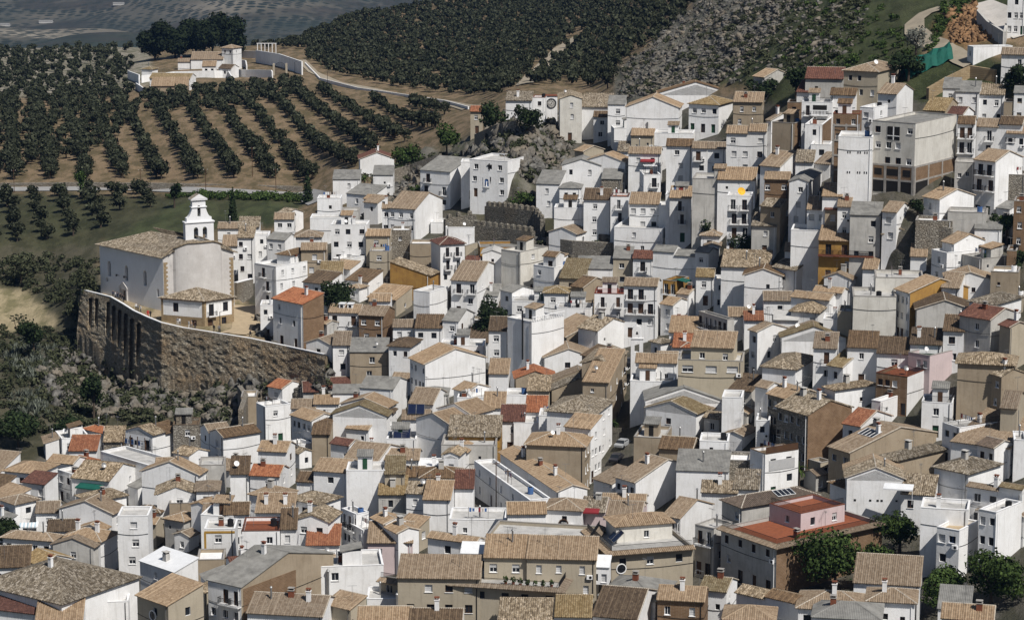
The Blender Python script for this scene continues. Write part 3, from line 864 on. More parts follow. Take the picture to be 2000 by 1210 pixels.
def vnoise(x, y, s, seed):
    """value noise, numpy"""
    x = x / s; y = y / s
    xi = np.floor(x).astype(int); yi = np.floor(y).astype(int)
    fx = x - xi; fy = y - yi
    fx = fx * fx * (3 - 2 * fx); fy = fy * fy * (3 - 2 * fy)
    def h(a, b):
        v = np.sin(a * 127.1 + b * 311.7 + seed * 74.7) * 43758.5453
        return v - np.floor(v)
    return (h(xi, yi) * (1 - fx) + h(xi + 1, yi) * fx) * (1 - fy) + (h(xi, yi + 1) * (1 - fx) + h(xi + 1, yi + 1) * fx) * fy
tt = np.linspace(0, 1, NY) ** 1.0
T0 = top_row(XS)
GX = np.repeat(XS[None, :], NY, 0)
GY = T0[None, :] + (1700 - T0[None, :]) * tt[:, None]
D = depth(GX, GY)
# the church terrace is level with the top of its rampart, and the rampart face is sheer
_t = np.array(TOP, float); _b = np.array(BOT, float)
wt = np.interp(GX, _t[:, 0], _t[:, 1]); wd = np.interp(GX, _t[:, 0], _t[:, 2]); wb = np.interp(GX, _b[:, 0], _b[:, 1])
_dz = -SP + -(wt - 605) / FPX * CP; _dy = CP + -(wt - 605) / FPX * SP
_zt = _dz / _dy * wd - 1.0
_g = -SP + -(GY - 605) / FPX * CP; _h = CP + -(GY - 605) / FPX * SP
Dpl = _zt / np.minimum(_g, -.02) * _h
wall_x = (GX > 156) & (GX < 636)
D = np.where(wall_x & (GY >= wt) & (GY < wb), wd + 1.2, D)
PLAZA = [(156, 560), (330, 500), (460, 560), (470, 596), (505, 600), (520, 672), (500, 700), (156, 700)]
D = np.where(inpoly(GX, GY, PLAZA) & wall_x & (GY < wt), np.maximum(Dpl, wd + .8), D)
D = np.where(wall_x & (GY >= wb) & (GY < wb + 90), np.minimum(D, wd + .6 - (GY - wb) * .12), D)
# ground kinds by place (bare material colours): soil, pale soil, grass, field, scrub, rock, sand, town paving
SOIL, PALE, GRASS, FIELD, SCRUB, ROCKC, SAND, TOWN, RED = ((0.235, 0.168, 0.103), (0.30, 0.27, 0.22), (0.056, 0.070, 0.026), (0.055, 0.058, 0.027),
    (0.085, 0.078, 0.05), (0.17, 0.16, 0.135), (0.40, 0.33, 0.205), (0.105, 0.096, 0.082), (0.33, 0.19, 0.09))
ZONES = [
    ((0.42, 0.33, 0.215), [(156, 560), (330, 500), (460, 560), (470, 596), (505, 600), (520, 668), (490, 664), (402, 650), (315, 633), (262, 610), (217, 583)]),
    (PALE, [(-400, 90), (290, 85), (290, 170), (-400, 230)]),
    (SOIL, [(460, 60), (700, 10), (1400, -60), (1240, 130), (1180, 170), (1000, 170), (960, 200), (880, 190), (620, 120)]),
    (FIELD, [(-400, 376), (600, 380), (560, 440), (430, 440), (200, 470), (170, 540), (-400, 560)]),
    (GRASS, [(200, 480), (330, 400), (600, 385), (540, 440), (420, 440), (380, 450), (200, 530)]),
    (SCRUB, [(-400, 490), (190, 480), (200, 580), (160, 640), (-20, 700), (-400, 760)]),
    (SAND, [(-400, 555), (20, 560), (90, 598), (118, 628), (70, 648), (24, 695), (-400, 740)]),
    (SCRUB, [(-400, 700), (160, 640), (220, 700), (300, 740), (640, 740), (520, 800), (440, 830), (110, 850), (60, 920), (-400, 960)]),
    (ROCKC, [(60, 700), (200, 690), (260, 740), (470, 770), (500, 810), (280, 800), (190, 800), (100, 770)]),
    (ROCKC, [(1195, 200), (1210, 130), (1260, 90), (1370, 0), (1400, -60), (1560, -60), (1500, 60), (1380, 170), (1300, 190)]),
    (GRASS, [(1560, -60), (2100, -60), (2000, 40), (1860, 30), (1760, 160), (1640, 160), (1380, 170), (1500, 60)]),
    (GRASS, [(1470, 150), (1760, 120), (1900, 100), (1990, 130), (1990, 190), (1640, 200), (1470, 200)]),
    (RED, [(1830, 30), (1900, 10), (1915, 60), (1960, 80), (1900, 90), (1840, 90)]),
    (ROCKC, [(820, 300), (870, 285), (960, 250), (1000, 225), (1100, 225), (1115, 260), (1120, 330), (1040, 370), (960, 330), (760, 370), (700, 440), (740, 360)]),
    (SCRUB, [(860, 420), (1080, 380), (1200, 470), (1190, 510), (1040, 480)]),
]
C = np.zeros(GX.shape + (3,)) + np.array(SOIL)
wob = 16
wx = GX + (vnoise(GX, GY, 26, 1) - 0.5) * wob * 2; wy = GY + (vnoise(GX, GY, 20, 2) - 0.5) * wob
town = inpoly(wx, wy, [(640, 440), (760, 380), (1120, 260), (1200, 190), (1440, 190), (1800, 190), (2000, 130), (2900, 130), (2900, 1700), (-900, 1700), (-900, 960), (100, 880), (420, 830), (560, 780), (640, 740), (640, 690), (480, 600), (460, 500)])
C[town] = TOWN
rockmask = np.zeros(GX.shape)
for col, poly in ZONES:
    m = inpoly(wx, wy, poly)
    C[m] = col
    rockmask[m] = 1.0 if col is ROCKC else (0.35 if col is SCRUB else (0.25 if col is RED else 0.06))
# soft mix along zone borders
for _ in range(1):
    C[1:-1, 1:-1] = (C[1:-1, 1:-1] * 2 + C[:-2, 1:-1] + C[2:, 1:-1] + C[1:-1, :-2] + C[1:-1, 2:]) / 6
# relief: real bumps across the surface, larger on rock
RX = (GX - 1000) / FPX; RV = -(GY - 605) / FPX
dy = CP + RV * SP; dz = -SP + RV * CP
def grid_points(Dm):
    t = Dm / dy
    return np.stack([RX * t, Dm, CAM_Z + dz * t], -1)
G = grid_points(D)
gx, gy = G[..., 0], G[..., 1]
rel = (vnoise(gx, gy, 14, 3) - 0.5) * 3.4 + (vnoise(gx, gy, 5, 4) - 0.5) * 2.4 + (vnoise(gx, gy, 2.1, 9) - 0.5) * 1.2
small = (vnoise(gx, gy, 22, 5) - 0.5) * 0.5
G[..., 2] += rel * rockmask + small * (1 - rockmask) * (~town)
# the back of the crest: the hill goes on, out of sight, and falls to the far valley
back = []
for off, drop in ((40, 8), (160, 60), (420, 190)):
    b = G[0].copy()
    sc = (b[:, 1] + off) / b[:, 1]
    b[:, 0] *= sc; b[:, 1] += off; b[:, 2] -= drop
    back.append(b)
front = G[-1].copy(); front[:, 0] *= 0.2; front[:, 1] = -150; front[:, 0] = np.linspace(-400, 400, len(XS)); front[:, 2] = 40
ALL = np.concatenate([np.stack(back[::-1]), G, front[None]])
CC = np.concatenate([np.repeat(C[:1], 3, 0), C, C[-1:]])
R_, C_ = ALL.shape[:2]
idx = np.arange(R_ * C_).reshape(R_, C_)
quads = np.stack([idx[1:, :-1], idx[1:, 1:], idx[:-1, 1:], idx[:-1, :-1]], -1).reshape(-1, 4)
def np_mesh(name, verts, quads, mats, cols=None, smooth=False, midx=None):
    me = bpy.data.meshes.new(name)
    k = quads.shape[1]
    me.vertices.add(len(verts)); me.vertices.foreach_set('co', np.ascontiguousarray(verts, np.float32).ravel())
    me.loops.add(quads.size); me.loops.foreach_set('vertex_index', np.ascontiguousarray(quads, np.int32).ravel())
    me.polygons.add(len(quads)); me.polygons.foreach_set('loop_start', np.arange(0, quads.size, k, dtype=np.int32))
    me.polygons.foreach_set('loop_total', np.full(len(quads), k, np.int32))
    if midx is not None: me.polygons.foreach_set('material_index', np.ascontiguousarray(midx, np.int32))
    if smooth: me.polygons.foreach_set('use_smooth', np.ones(len(quads), bool))
    for m in mats: me.materials.append(m)
    if cols is not None:
        a = me.color_attributes.new('kindcol', 'FLOAT_COLOR', 'POINT')
        a.data.foreach_set('color', np.concatenate([cols, np.ones((len(cols), 1))], 1).astype(np.float32).ravel())
    me.update(calc_edges=True)
    return me
def ground_mat():
    t = N('ground_soil')
    a = t.n('ShaderNodeVertexColor', layer_name='kindcol').outputs[0]
    v = t.coord()
    n1 = t.noise(v, 0.05, 6, 0.7)
    n2 = t.noise(v, 0.6, 5, 0.75)
    n3 = t.noise(v, 2.2, 4, 0.7)
    n4 = t.noise(v, 0.22, 5, 0.7, (1.0, 0.35, 1.0))
    a = t.mix(t.ramp(n4, [(0.42, 0.9), (0.58, 0)]), a, t.mix(1.0, a, (0.42, 0.46, 0.36), 'MULTIPLY'))
    c = t.mix(t.ramp(n1, [(0.4, 0), (0.68, 0.55)]), a, t.mix(0.5, a, (0.14, 0.115, 0.07)))
    c = t.mix(t.ramp(n2, [(0.42, 0.55), (0.6, 0)]), c, t.mix(0.35, a, (0.03, 0.033, 0.015)))
    c = t.mix(t.ramp(n3, [(0.55, 0), (0.75, 0.5)]), c, t.mix(1.0, a, (1.5, 1.45, 1.4), 'MULTIPLY'))
    t.color(c)
    t.bump(t.math('ADD', n2, n3), 0.8, 0.5)
    t.rough(0.95)
    return t.m
ground = place('ground', np_mesh('ground', ALL.reshape(-1, 3), quads, [ground_mat()], CC.reshape(-1, 3), True))
tag(ground, 'hill slope of tan soil, grass and grey rock under the white town', None, None, 'structure')
BV = BVHTree.FromPolygons([tuple(p) for p in ALL.reshape(-1, 3)], [tuple(q) for q in quads.tolist()])
DOWN = Vector((0, 0, -1))
def gz(x, y):
    h = BV.ray_cast(Vector((x, y, 600)), DOWN)
    return h[0].z if h[0] is not None else 0.0
def on_ground(px, py):
    r = ray(px, py)
    h = BV.ray_cast(Vector((0, 0, CAM_Z)), Vector(r).normalized())
    return h[0]
def over_ground(px, py, h):
    """the first spot along the view line that stands h metres above the ground"""
    r = ray(px, py)
    y = 230.0
    prev = None
    while y < 1600:
        t = y / r[1]
        x, z = r[0] * t, CAM_Z + r[2] * t
        c = z - gz(x, y) - h
        if c <= 0:
            lo, hi = y - 3, y
            for _ in range(12):
                m = (lo + hi) / 2
                t = m / r[1]
                if CAM_Z + r[2] * t - gz(r[0] * t, m) - h > 0: lo = m
                else: hi = m
            return at_y(px, py, hi)
        y += 3.0
    return at_y(px, py, 900)

# ------------------------------------------------------------------ far valley and hills
def far_land():
    ys = np.concatenate([np.linspace(1300, 3600, 30), np.linspace(3700, 9000, 80), np.linspace(9300, 30000, 20)])
    us = np.linspace(-0.42, 0.42, 150)
    Y, U = np.meshgrid(ys, us, indexing='ij')
    X = Y * U
    Z = -205 + (vnoise(X, Y, 430, 21) - 0.5) * 110 + (vnoise(X, Y, 150, 22) - 0.5) * 34
    # rolling rise and the brown hills
    rise = np.clip((Y - 4200) / 5000, 0, 1)
    Z += rise * 150 + np.clip((Y - 4900) / 1500, 0, 1) * (vnoise(X, Y, 900, 23) ** 1.5) * 420 + np.clip((Y - 5200) / 900, 0, 1) * (vnoise(X, Y, 330, 24)) * 70
    Z += np.clip((Y - 9000) / 9000, 0, 1) * 700
    V = np.stack([X, Y, Z], -1)
    r, c = Y.shape
    ii = np.arange(r * c).reshape(r, c)
    q = np.stack([ii[:-1, :-1], ii[:-1, 1:], ii[1:, 1:], ii[1:, :-1]], -1).reshape(-1, 4)
    t = N('far_groves')
    v = t.coord()
    reg = t.noise(v, 0.0035, 3, 0.6)
    vo = t.n('ShaderNodeTexVoronoi'); vo.inputs['Scale'].default_value = 0.052; vo.inputs['Randomness'].default_value = 0.45; t.l(v, vo.inputs['Vector'])
    dots = t.ramp(vo.outputs['Distance'], [(0.36, 1.0), (0.50, 0.0)])
    soil = t.ramp(t.noise(v, 0.0021, 3, 0.55), [(0.40, (0.028, 0.036, 0.024)), (0.48, (0.048, 0.05, 0.036)), (0.58, (0.105, 0.094, 0.07)), (0.70, (0.22, 0.195, 0.15))])
    c = t.mix(dots, soil, (0.014, 0.020, 0.012))
    rough = t.noise(v, 0.02, 6, 0.75)
    sep = t.n('ShaderNodeSeparateXYZ'); t.l(v, sep.inputs[0])
    hill = t.ramp(sep.outputs[2], [(0.0, 0.0), (1.0, 1.0)])
    c = t.mix(t.ramp(reg, [(0.53, 0), (0.60, 0.85)]), c, t.ramp(rough, [(0.35, (0.014, 0.02, 0.012)), (0.6, (0.042, 0.036, 0.026)), (0.75, (0.085, 0.07, 0.052))]))
    t.color(c).rough(0.95)
    o = place('far_hills', np_mesh('far_hills', V.reshape(-1, 3), q, [t.m], None, True))
    tag(o, 'distant bluish valley of olive groves and low hills', None, None, 'structure')
    return o
far = far_land()
BVF = BVHTree.FromPolygons([tuple(v.co) for v in far.data.vertices], [tuple(p.vertices) for p in far.data.polygons])
# the air between
def haze_box():
    b = MB()
    hz = bpy.data.materials.new('haze_air')
    hz.use_nodes = True
    nt = hz.node_tree
    nt.nodes.remove(nt.nodes['Principled BSDF'])
    pv = nt.nodes.new('ShaderNodeVolumePrincipled')
    pv.inputs['Color'].default_value = (0.26, 0.50, 1.0, 1)
    pv.inputs['Density'].default_value = 3.3e-5
    pv.inputs['Anisotropy'].default_value = 0.2
    nt.links.new(pv.outputs[0], nt.nodes['Material Output'].inputs['Volume'])
    b.box((0, 15000, 355.5), (27000, 31000, 1194), hz)
    o = b.build('haze')
    tag(o, 'thin blue air haze over the valley', None, None, 'stuff')
haze_box()
# ------------------------------------------------------------------ shared pieces: windows, balconies, chimneys ...
CACHE = {}
STRIPEC = plain('pale_cloth', (.45, .40, .36), .8, .1)
def window_mesh(kind, w, h):
    key = ('win', kind, w, h)
    if key in CACHE: return CACHE[key]
    b = MB()
    D = 0.23
    x0, x1, z0, z1 = -w / 2, w / 2, -h / 2, h / 2
    rev = WALL['w'] if kind[0] != 'b' else BROWNW
    # reveal
    b.face([(x0, 0, z0), (x0, D, z0), (x1, D, z0), (x1, 0, z0)][::-1], rev)
    b.face([(x0, 0, z1), (x1, 0, z1), (x1, D, z1), (x0, D, z1)][::-1], rev)
    b.face([(x0, 0, z0), (x0, 0, z1), (x0, D, z1), (x0, D, z0)][::-1], rev)
    b.face([(x1, 0, z0), (x1, D, z0), (x1, D, z1), (x1, 0, z1)][::-1], rev)
    fr = {'n': WHITE, 'd': WHITE, 'b': BROWNW, 's': WHITE, 'h': WHITE, 'o': ORANGEW, 'D': BROWNW, 'G': GREENW, 'v': DARK, 'B': BLUEW}[kind]
    pane = {'n': GLASS, 'd': GLASS, 'b': GLASS, 's': SHUT, 'h': GLASS, 'o': ORANGEW, 'D': BROWNW, 'G': GREENW, 'v': DARK, 'B': GLASS}[kind]
    b.face([(x0, D, z0), (x1, D, z0), (x1, D, z1), (x0, D, z1)], pane)
    if kind in 'dbhB':
        t = 0.055
        for c, d in (((0, D - .02, z0 + t / 2), (w, .035, t)), ((0, D - .02, z1 - t / 2), (w, .035, t)), ((x0 + t / 2, D - .02, 0), (t, .035, h - 2 * t)),
                     ((x1 - t / 2, D - .02, 0), (t, .035, h - 2 * t)), ((0, D - .02, 0), (t, .033, h - 2 * t))):
            b.box(c, d, fr, skip='b')
    if kind == 'h':       # half lowered roller shutter
        b.box((0, D - .06, z1 - h * 0.24), (w, .03, h * 0.48), SHUT, skip='b')
    if kind in 'so':
        for k in range(1, 4): b.box((0, D - .008, z0 + h * k / 4), (w, .018, .03), fr, skip='b')
    if kind in 'DG':
        for s in (-1, 1): b.box((s * w / 4, D - .012, 0), (w * 0.36, .026, h * 0.86), fr, skip='b')
    if kind not in 'vDGn' and h < 1.7:
        b.box((0, -0.05, z0 - 0.035), (w + 0.16, 0.12, 0.07), WALL['w'], skip='')
    CACHE[key] = b.mesh('window')
    return CACHE[key]
def balcony_mesh(w, solid=None):
    key = ('bal', w, solid)
    if key in CACHE: return CACHE[key]
    b = MB()
    d = 0.85
    b.box((0, -d / 2, -0.09), (w, d, 0.16), WALL['w'])
    if solid:
        b.box((0, -d + .05, 0.44), (w, 0.1, 0.9), solid); 
        for s in (-1, 1): b.box((s * (w / 2 - .05), -d / 2 + .04, 0.44), (0.1, d - .13, 0.9), solid)
    else:
        b.box((0, -d + .03, 0.95), (w, 0.05, 0.05), IRON)
        for s in (-1, 1): b.box((s * (w / 2 - .03), -d / 2, 0.95), (0.05, d - .12, 0.05), IRON)
        nb = max(4, int(w / 0.16))
        for k in range(nb + 1): b.box((-w / 2 + .03 + (w - .06) * k / nb, -d + .03, 0.46), (0.03, 0.03, 0.93), IRON, skip='ud')
        for s in (-1, 1):
            for k in range(4): b.box((s * (w / 2 - .03), -d + .2 + k * .17, 0.46), (0.03, 0.03, 0.93), IRON, skip='ud')
    CACHE[key] = b.mesh('balcony')
    return CACHE[key]
def railing(w, h=0.95, step=0.14, mat=None, posts=True):
    key = ('rail', round(w, 1), h, mat.name if mat else '')
    if key in CACHE: return CACHE[key]
    m = mat or IRON
    b = MB()
    b.box((0, 0, h), (w, .05, .05), m)
    b.box((0, 0, .12), (w, .04, .04), m)
    nb = max(2, int(w / step))
    for k in range(nb + 1): b.box((-w / 2 + w * k / nb, 0, h / 2 + .06), (.03, .03, h - .14), m, skip='ud')
    CACHE[key] = b.mesh('railing')
    return CACHE[key]
def chimney_mesh(k):
    key = ('chim', k)
    if key in CACHE: return CACHE[key]
    b = MB()
    if k == 0:
        b.box((0, 0, 0.45), (0.62, 0.5, 2.3), WALL['w']); b.box((0, 0, 1.66), (0.78, 0.66, 0.12), WALL['w'])
        for s in (-1, 1): b.box((s * .2, 0, 1.86), (.1, .42, .28), CLAY)
        b.box((0, 0, 2.05), (0.75, 0.6, .09), CLAY)
    elif k == 1:
        b.tube((0, 0, -0.7), (0, 0, 1.9), .13, .13, METAL, 8); b.tube((0, 0, 1.9), (0, 0, 2.12), .24, .1, METAL, 8)
    elif k == 2:
        b.box((0, 0, 0.25), (0.8, 0.6, 1.7), CLAY); b.box((0, 0, 1.14), (0.95, 0.75, 0.1), CONC); b.box((0, 0, 1.32), (0.5, .36, .26), DARK); b.box((0, 0, 1.5), (0.95, 0.75, .09), CONC)
    else:
        b.box((0, 0, 0.3), (0.9, 0.8, 1.9), WALL['g']); b.box((0, 0, 1.36), (0.75, .65, .25), DARK); b.box((0, 0, 1.55), (1.05, 0.95, .12), WALL['g'])
    CACHE[key] = b.mesh('chimney')
    return CACHE[key]
def antenna_mesh(k):
    key = ('ant', k)
    if key in CACHE: return CACHE[key]
    b = MB()
    H = 3.2 if k else 2.6
    b.tube((0, 0, -0.6), (0, 0, H), .028, .022, METAL, 5)
    b.tube((-.7, 0, H - .1), (.7, .1, H - .05), .018, .018, METAL, 4)
    for q in range(7): b.tube((-.6 + q * .2, -.25, H - .08), (-.6 + q * .2, .3, H - .08), .012, .012, METAL, 4)
    if k:
        for q in range(3): b.tube((-.35, -.3, H - .8 + q * .18), (.35, .3, H - .8 + q * .18), .012, .012, METAL, 4)
    CACHE[key] = b.mesh('antenna')
    return CACHE[key]
def dish_mesh(mat, r=0.5):
    key = ('dish', mat.name, r)
    if key in CACHE: return CACHE[key]
    b = MB()
    b.tube((0, 0, -0.5), (0, 0.05, 0.75), .035, .035, METAL, 6)
    c = Vector((0, -.05, 0.85))
    nrm = Vector((0.25, -0.85, 0.46)).normalized()
    u = nrm.orthogonal().normalized(); w = nrm.cross(u)
    rings = []
    for q, rr in enumerate((0.02, 0.5, 0.85, 1.0)):
        rings.append([c + (u * math.cos(a * math.pi / 7) + w * math.sin(a * math.pi / 7)) * r * rr + nrm * (0.22 * r * rr * rr) for a in range(14)])
    for q in range(3):
        for a in range(14):
            e = (a + 1) % 14
            b.face([rings[q][a], rings[q][e], rings[q + 1][e], rings[q + 1][a]], mat)
    b.tube(c - w * r * .8, c + nrm * r * .9, .015, .015, METAL, 4)
    b.box(c + nrm * r * .9, (.09, .09, .12), METAL)
    CACHE[key] = b.mesh('satellite_dish')
    return CACHE[key]
def ac_mesh():
    if 'ac' in CACHE: return CACHE['ac']
    b = MB()
    b.box((0, -.2, 0), (.85, .32, .6), WHITE)
    b.tube((.12, -.365, 0), (.12, -.372, 0), .22, .22, DARK, 10)
    CACHE['ac'] = b.mesh('air_conditioner')
    return CACHE['ac']
def solar_mesh(w=2.2, h=2.0, n=2):
    key = ('solar', w, h, n)
    if key in CACHE: return CACHE[key]
    b = MB()
    s, c = math.sin(.75), math.cos(.75)
    pw = w / n
    for k in range(n):
        x0, x1 = -w / 2 + k * pw + .04, -w / 2 + (k + 1) * pw - .04
        lo = [(x0, 0, .35), (x1, 0, .35), (x1, h * c, .35 + h * s), (x0, h * c, .35 + h * s)]
        b.face(lo, SOLARM)
        b.face([(p[0], p[1] + .05, p[2] - .06) for p in lo][::-1], METAL)
        for a, e in ((0, 1), (1, 2), (2, 3), (3, 0)):
            b.tube(lo[a], lo[e], .03, .03, METAL, 4)
    for x in (-w / 2, w / 2):
        b.tube((x, h * c, .35 + h * s), (x, h * c, -.3), .03, .03, METAL, 4)
        b.tube((x, 0, .35), (x, 0, -.3), .03, .03, METAL, 4)
    CACHE[key] = b.mesh('solar_panel')
    return CACHE[key]

# ------------------------------------------------------------------ walls and roofs
def wall_face(b, o, ax, L, zb, h, top, holes, m):
    """wall from o along ax (seen from outside, ax runs to the right), rectangle zb..h with window holes, then the polygon above h"""
    us = sorted({0.0, L, *[q for a in holes for q in (a[0], a[1])]})
    zs = sorted({zb, h, *[q for a in holes for q in (a[2], a[3])]})
    pt = lambda u, z: (o.x + ax.x * u, o.y + ax.y * u, z + o.z)
    for i in range(len(us) - 1):
        for j in range(len(zs) - 1):
            cu, cz = (us[i] + us[i + 1]) / 2, (zs[j] + zs[j + 1]) / 2
            if any(a[0] < cu < a[1] and a[2] < cz < a[3] for a in holes): continue
            b.face([pt(us[i], zs[j]), pt(us[i + 1], zs[j]), pt(us[i + 1], zs[j + 1]), pt(us[i], zs[j + 1])], m)
    if top: b.face([pt(u, z) for u, z in top], m)
def clip_span(poly, u):
    hits = []
    for k in range(len(poly)):
        a, c = poly[k], poly[(k + 1) % len(poly)]
        if (a[0] - u) * (c[0] - u) < 0:
            f = (u - a[0]) / (c[0] - a[0])
            hits.append(a[1] + f * (c[1] - a[1]))
    return (min(hits), max(hits)) if len(hits) >= 2 else None
def slope(b, poly, m, rib=0.3, rh=0.075, th=0.13, sheet=False):
    """one roof plane: poly starts with the two eave corners; slab plus rounded tile ribs running up the slope"""
    P = [Vector(p) for p in poly]
    e = P[1] - P[0]; e.normalize()
    nrm = (P[1] - P[0]).cross(P[-1] - P[0]).normalized()
    if nrm.z < 0: nrm = -nrm
    up = nrm.cross(e).normalized()
    if up.z < 0: up = -up
    flat = [((p - P[0]).dot(e), (p - P[0]).dot(up)) for p in P]
    T = [p + nrm * th for p in P]
    ccw = (T[1] - T[0]).cross(T[2] - T[1]).dot(nrm) > 0
    F = list(range(len(P))) if ccw else list(range(len(P)))[::-1]
    b.face([T[k] for k in F], m, [flat[k] for k in F])
    b.face([P[k] for k in F[::-1]], m, [flat[k] for k in F[::-1]])
    for q in range(len(F)):
        i, j = F[q], F[(q + 1) % len(F)]
        b.face([P[i], P[j], T[j], T[i]], m, [flat[i], flat[j], flat[j], flat[i]])
    if rib:
        u0, u1 = min(f[0] for f in flat), max(f[0] for f in flat)
        n = max(1, int((u1 - u0) / rib))
        for k in range(n):
            u = u0 + (k + 0.5) * (u1 - u0) / n
            s = clip_span(flat, u)
            if not s or s[1] - s[0] < 0.3: continue
            v0, v1 = s[0] - 0.05, s[1] - 0.04
            w = rib * 0.34
            base = P[0] + nrm * th
            q = lambda uu, vv, hh: base + e * uu + up * vv + nrm * hh
            for a, hA, c, hC in ((-w, -.01, -w * .45, rh), (-w * .45, rh, w * .45, rh), (w * .45, rh, w, -.01)):
                b.face([q(u + a, v0, hA), q(u + c, v0, hC), q(u + c, v1, hC), q(u + a, v1, hA)], m,
                       [(u, v0), (u, v0), (u, v1), (u, v1)])
            b.face([q(u - w, v0, -.01), q(u + w, v0, -.01), q(u + w * .45, v0, rh), q(u - w * .45, v0, rh)], m, [(u, v0)] * 4)
    return nrm
def ridge_line(b, a, c, m, r=0.13, lift=0.1):
    a, c = Vector(a), Vector(c)
    a.z += lift; c.z += lift
    b.tube(a, c, r, r, m, 6)

HOUSES = []
def solve_len(B, e, k):
    """length along e from B so that the far end falls on the given image column"""
    c0 = B.y * CP - (B.z - CAM_Z) * SP
    d = e.x - k * e.y * CP
    return (k * c0 - B.x) / d if abs(d) > 1e-4 else 8.0
WK = ['n', 'n', 'd', 'h', 's', 'b', 'n', 'h', 's']
def build_house(tile, row):
    data, _, lab = row.partition('|')
    f = data.split()
    ox, oy = TILES[tile][:2]
    if tile == 'Z' or True: S = 0.35
    xl, xm, xr, y = [float(q) * S for q in f[:4]]
    xl += ox; xm += ox; xr += ox; y += oy
    t = math.radians(float(f[4])); h = float(f[5]); form, rk, wk = f[6], f[7], f[8]
    nL, nR = int(f[9]), int(f[10])
    ex = f[11] if len(f) > 11 else ''
    dm = re.search(r'd(\d+)', ex)
    depth_default = float(dm.group(1)) if dm else None
    fl = re.sub(r'd\d+', '', ex)
    wl_, wr_ = WALL[wk[0]], WALL[wk[-1]]
    R = random.Random(hash((round(xl), round(y))) & 0xffff)
    on_prev = 'P' in fl
    if on_prev:
        prev = [q for q in HOUSES if not q['on_prev']][-1]
        zg = prev['ztop'] - 0.25
        B = at_z(xm, y, zg + h)
    else:
        B = at_y(xm, y, 1110) if tile == 'Z' and y < 126 else over_ground(xm, y, h)
        zg = B.z - h
    c0_ = B.y * CP - (B.z - CAM_Z) * SP
    if t > 1.0 and xm - xl < 9:      # front-on right wall: turn the block so that its left side just shows as in the picture
        LL = depth_default or 8
        t = math.acos(max(-.25, min(.5, (B.x - (xl - 1000) * (c0_ + LL) / FPX) / LL)))
    elif t < .5 and xr - xm < 9:
        LL = depth_default or 7
        t = math.asin(max(-.25, min(.5, ((xr - 1000) * (c0_ + LL) / FPX - B.x) / LL)))
    e1 = Vector((-math.cos(t), math.sin(t), 0)); e2 = Vector((math.sin(t), math.cos(t), 0))
    L1 = L2 = None
    if xm - xl >= 7 * 0.35 * 2: L1 = solve_len(B, e1, (xl - 1000) / FPX)
    if xr - xm >= 7 * 0.35 * 2 and math.sin(t) > 0.2: L2 = solve_len(B, e2, (xr - 1000) / FPX)
    big = max([q for q in (L1, L2) if q and q > 0] or [8])
    if L1 is None or L1 <= 0 or (math.cos(t) < 0.3 and xm - xl < 8): L1 = depth_default or min(10, max(6, big * .8))
    if L2 is None or L2 <= 0 or (math.sin(t) < 0.3 and xr - xm < 8): L2 = depth_default or min(9, max(6, big * .8))
    L1 = min(max(L1, 1.6), 34); L2 = min(max(L2, 1.6), 34)
    if depth_default:
        if xr - xm < 12 or math.sin(t) < .2: L2 = depth_default
        if xm - xl < 6: L1 = depth_default
    cx = [Vector((B.x, B.y, 0)) + e1 * a + e2 * c for a, c in ((0, 0), (L1, 0), (L1, L2), (0, L2))]
    if on_prev: zb = zg
    else: zb = min(gz(c.x, c.y) for c in cx) - 0.6
    base = Vector((B.x, B.y, zg))
    zb -= zg
    if on_prev: root = prev['root']
    else:
        nm = {'hp': 'hip_roofed_house', 'fl': 'flat_roofed_house', 'fs': 'terraced_block', 'gx': 'apartment_block', 'sl': 'lean_to_house', 'sr': 'ruined_house'}.get(form, 'gabled_house')
        if wk[0] == 'k': nm = 'brick_house'
        if wk[0] in 'es' and form == 'fl': nm = 'ruined_house'
        root = empty(nm, base)
    off = Vector((0, 0, 0)) if not on_prev else base - root.location
    O = lambda a, c, z: Vector((e1.x * a + e2.x * c, e1.y * a + e2.y * c, z)) + off
    # windows
    wins = {0: [], 1: []}     # 0 left wall, 1 right wall
    sty = (0.32 if h > 9 else 0.36)
    tall = 'B' in fl or 'b' in fl
    for wi, (n, L) in enumerate(((nL, L1), (nR, L2))):
        if n <= 0 or L < 1.5: continue
        rows = 1 if 'r' in fl else max(1, int((h + 0.6) / 3.0))
        if on_prev: rows = 1
        ww0 = R.choice((0.8, 0.95, 1.1))
        kind0 = R.choice(WK)
        if 'r' in fl: ww0, kind0 = 2.0, 's'
        if 'Q' in fl: ww0, kind0 = 1.0, 'o'
        if 'W' in fl: ww0, kind0 = 1.9, 'B'
        for r in range(rows):
            for c in range(n):
                if R.random() < 0.1 and n * rows > 3: continue
                kind = kind0 if R.random() < .7 else R.choice(WK)
                w = min(ww0, L / n * .6)
                hh = 1.25 if r else R.choice((1.1, 1.25))
                isb = ((wi == 0 and 'B' in fl) or (wi == 1 and 'b' in fl)) and r < rows - (1 if rows > 1 else 0)
                if isb: hh = 2.1; kind = R.choice('bbdD')
                zt = h - 0.75 - r * 2.95
                if not isb: zt -= 0.25
                if r == rows - 1 and rows > 1 and R.random() < .45:
                    hh, w, kind = 2.1, min(1.05, L / n * .6), R.choice('DDDbG')
                    zt = min(zt, 2.25 + (zb + .6) * 0)
                u = (c + 0.5) * L / n + R.uniform(-.12, .12) * L / n
                if zt - hh < zb + .2: continue
                z1 = zt
                wins[wi].append((u, w, z1 - hh, z1, kind, isb))
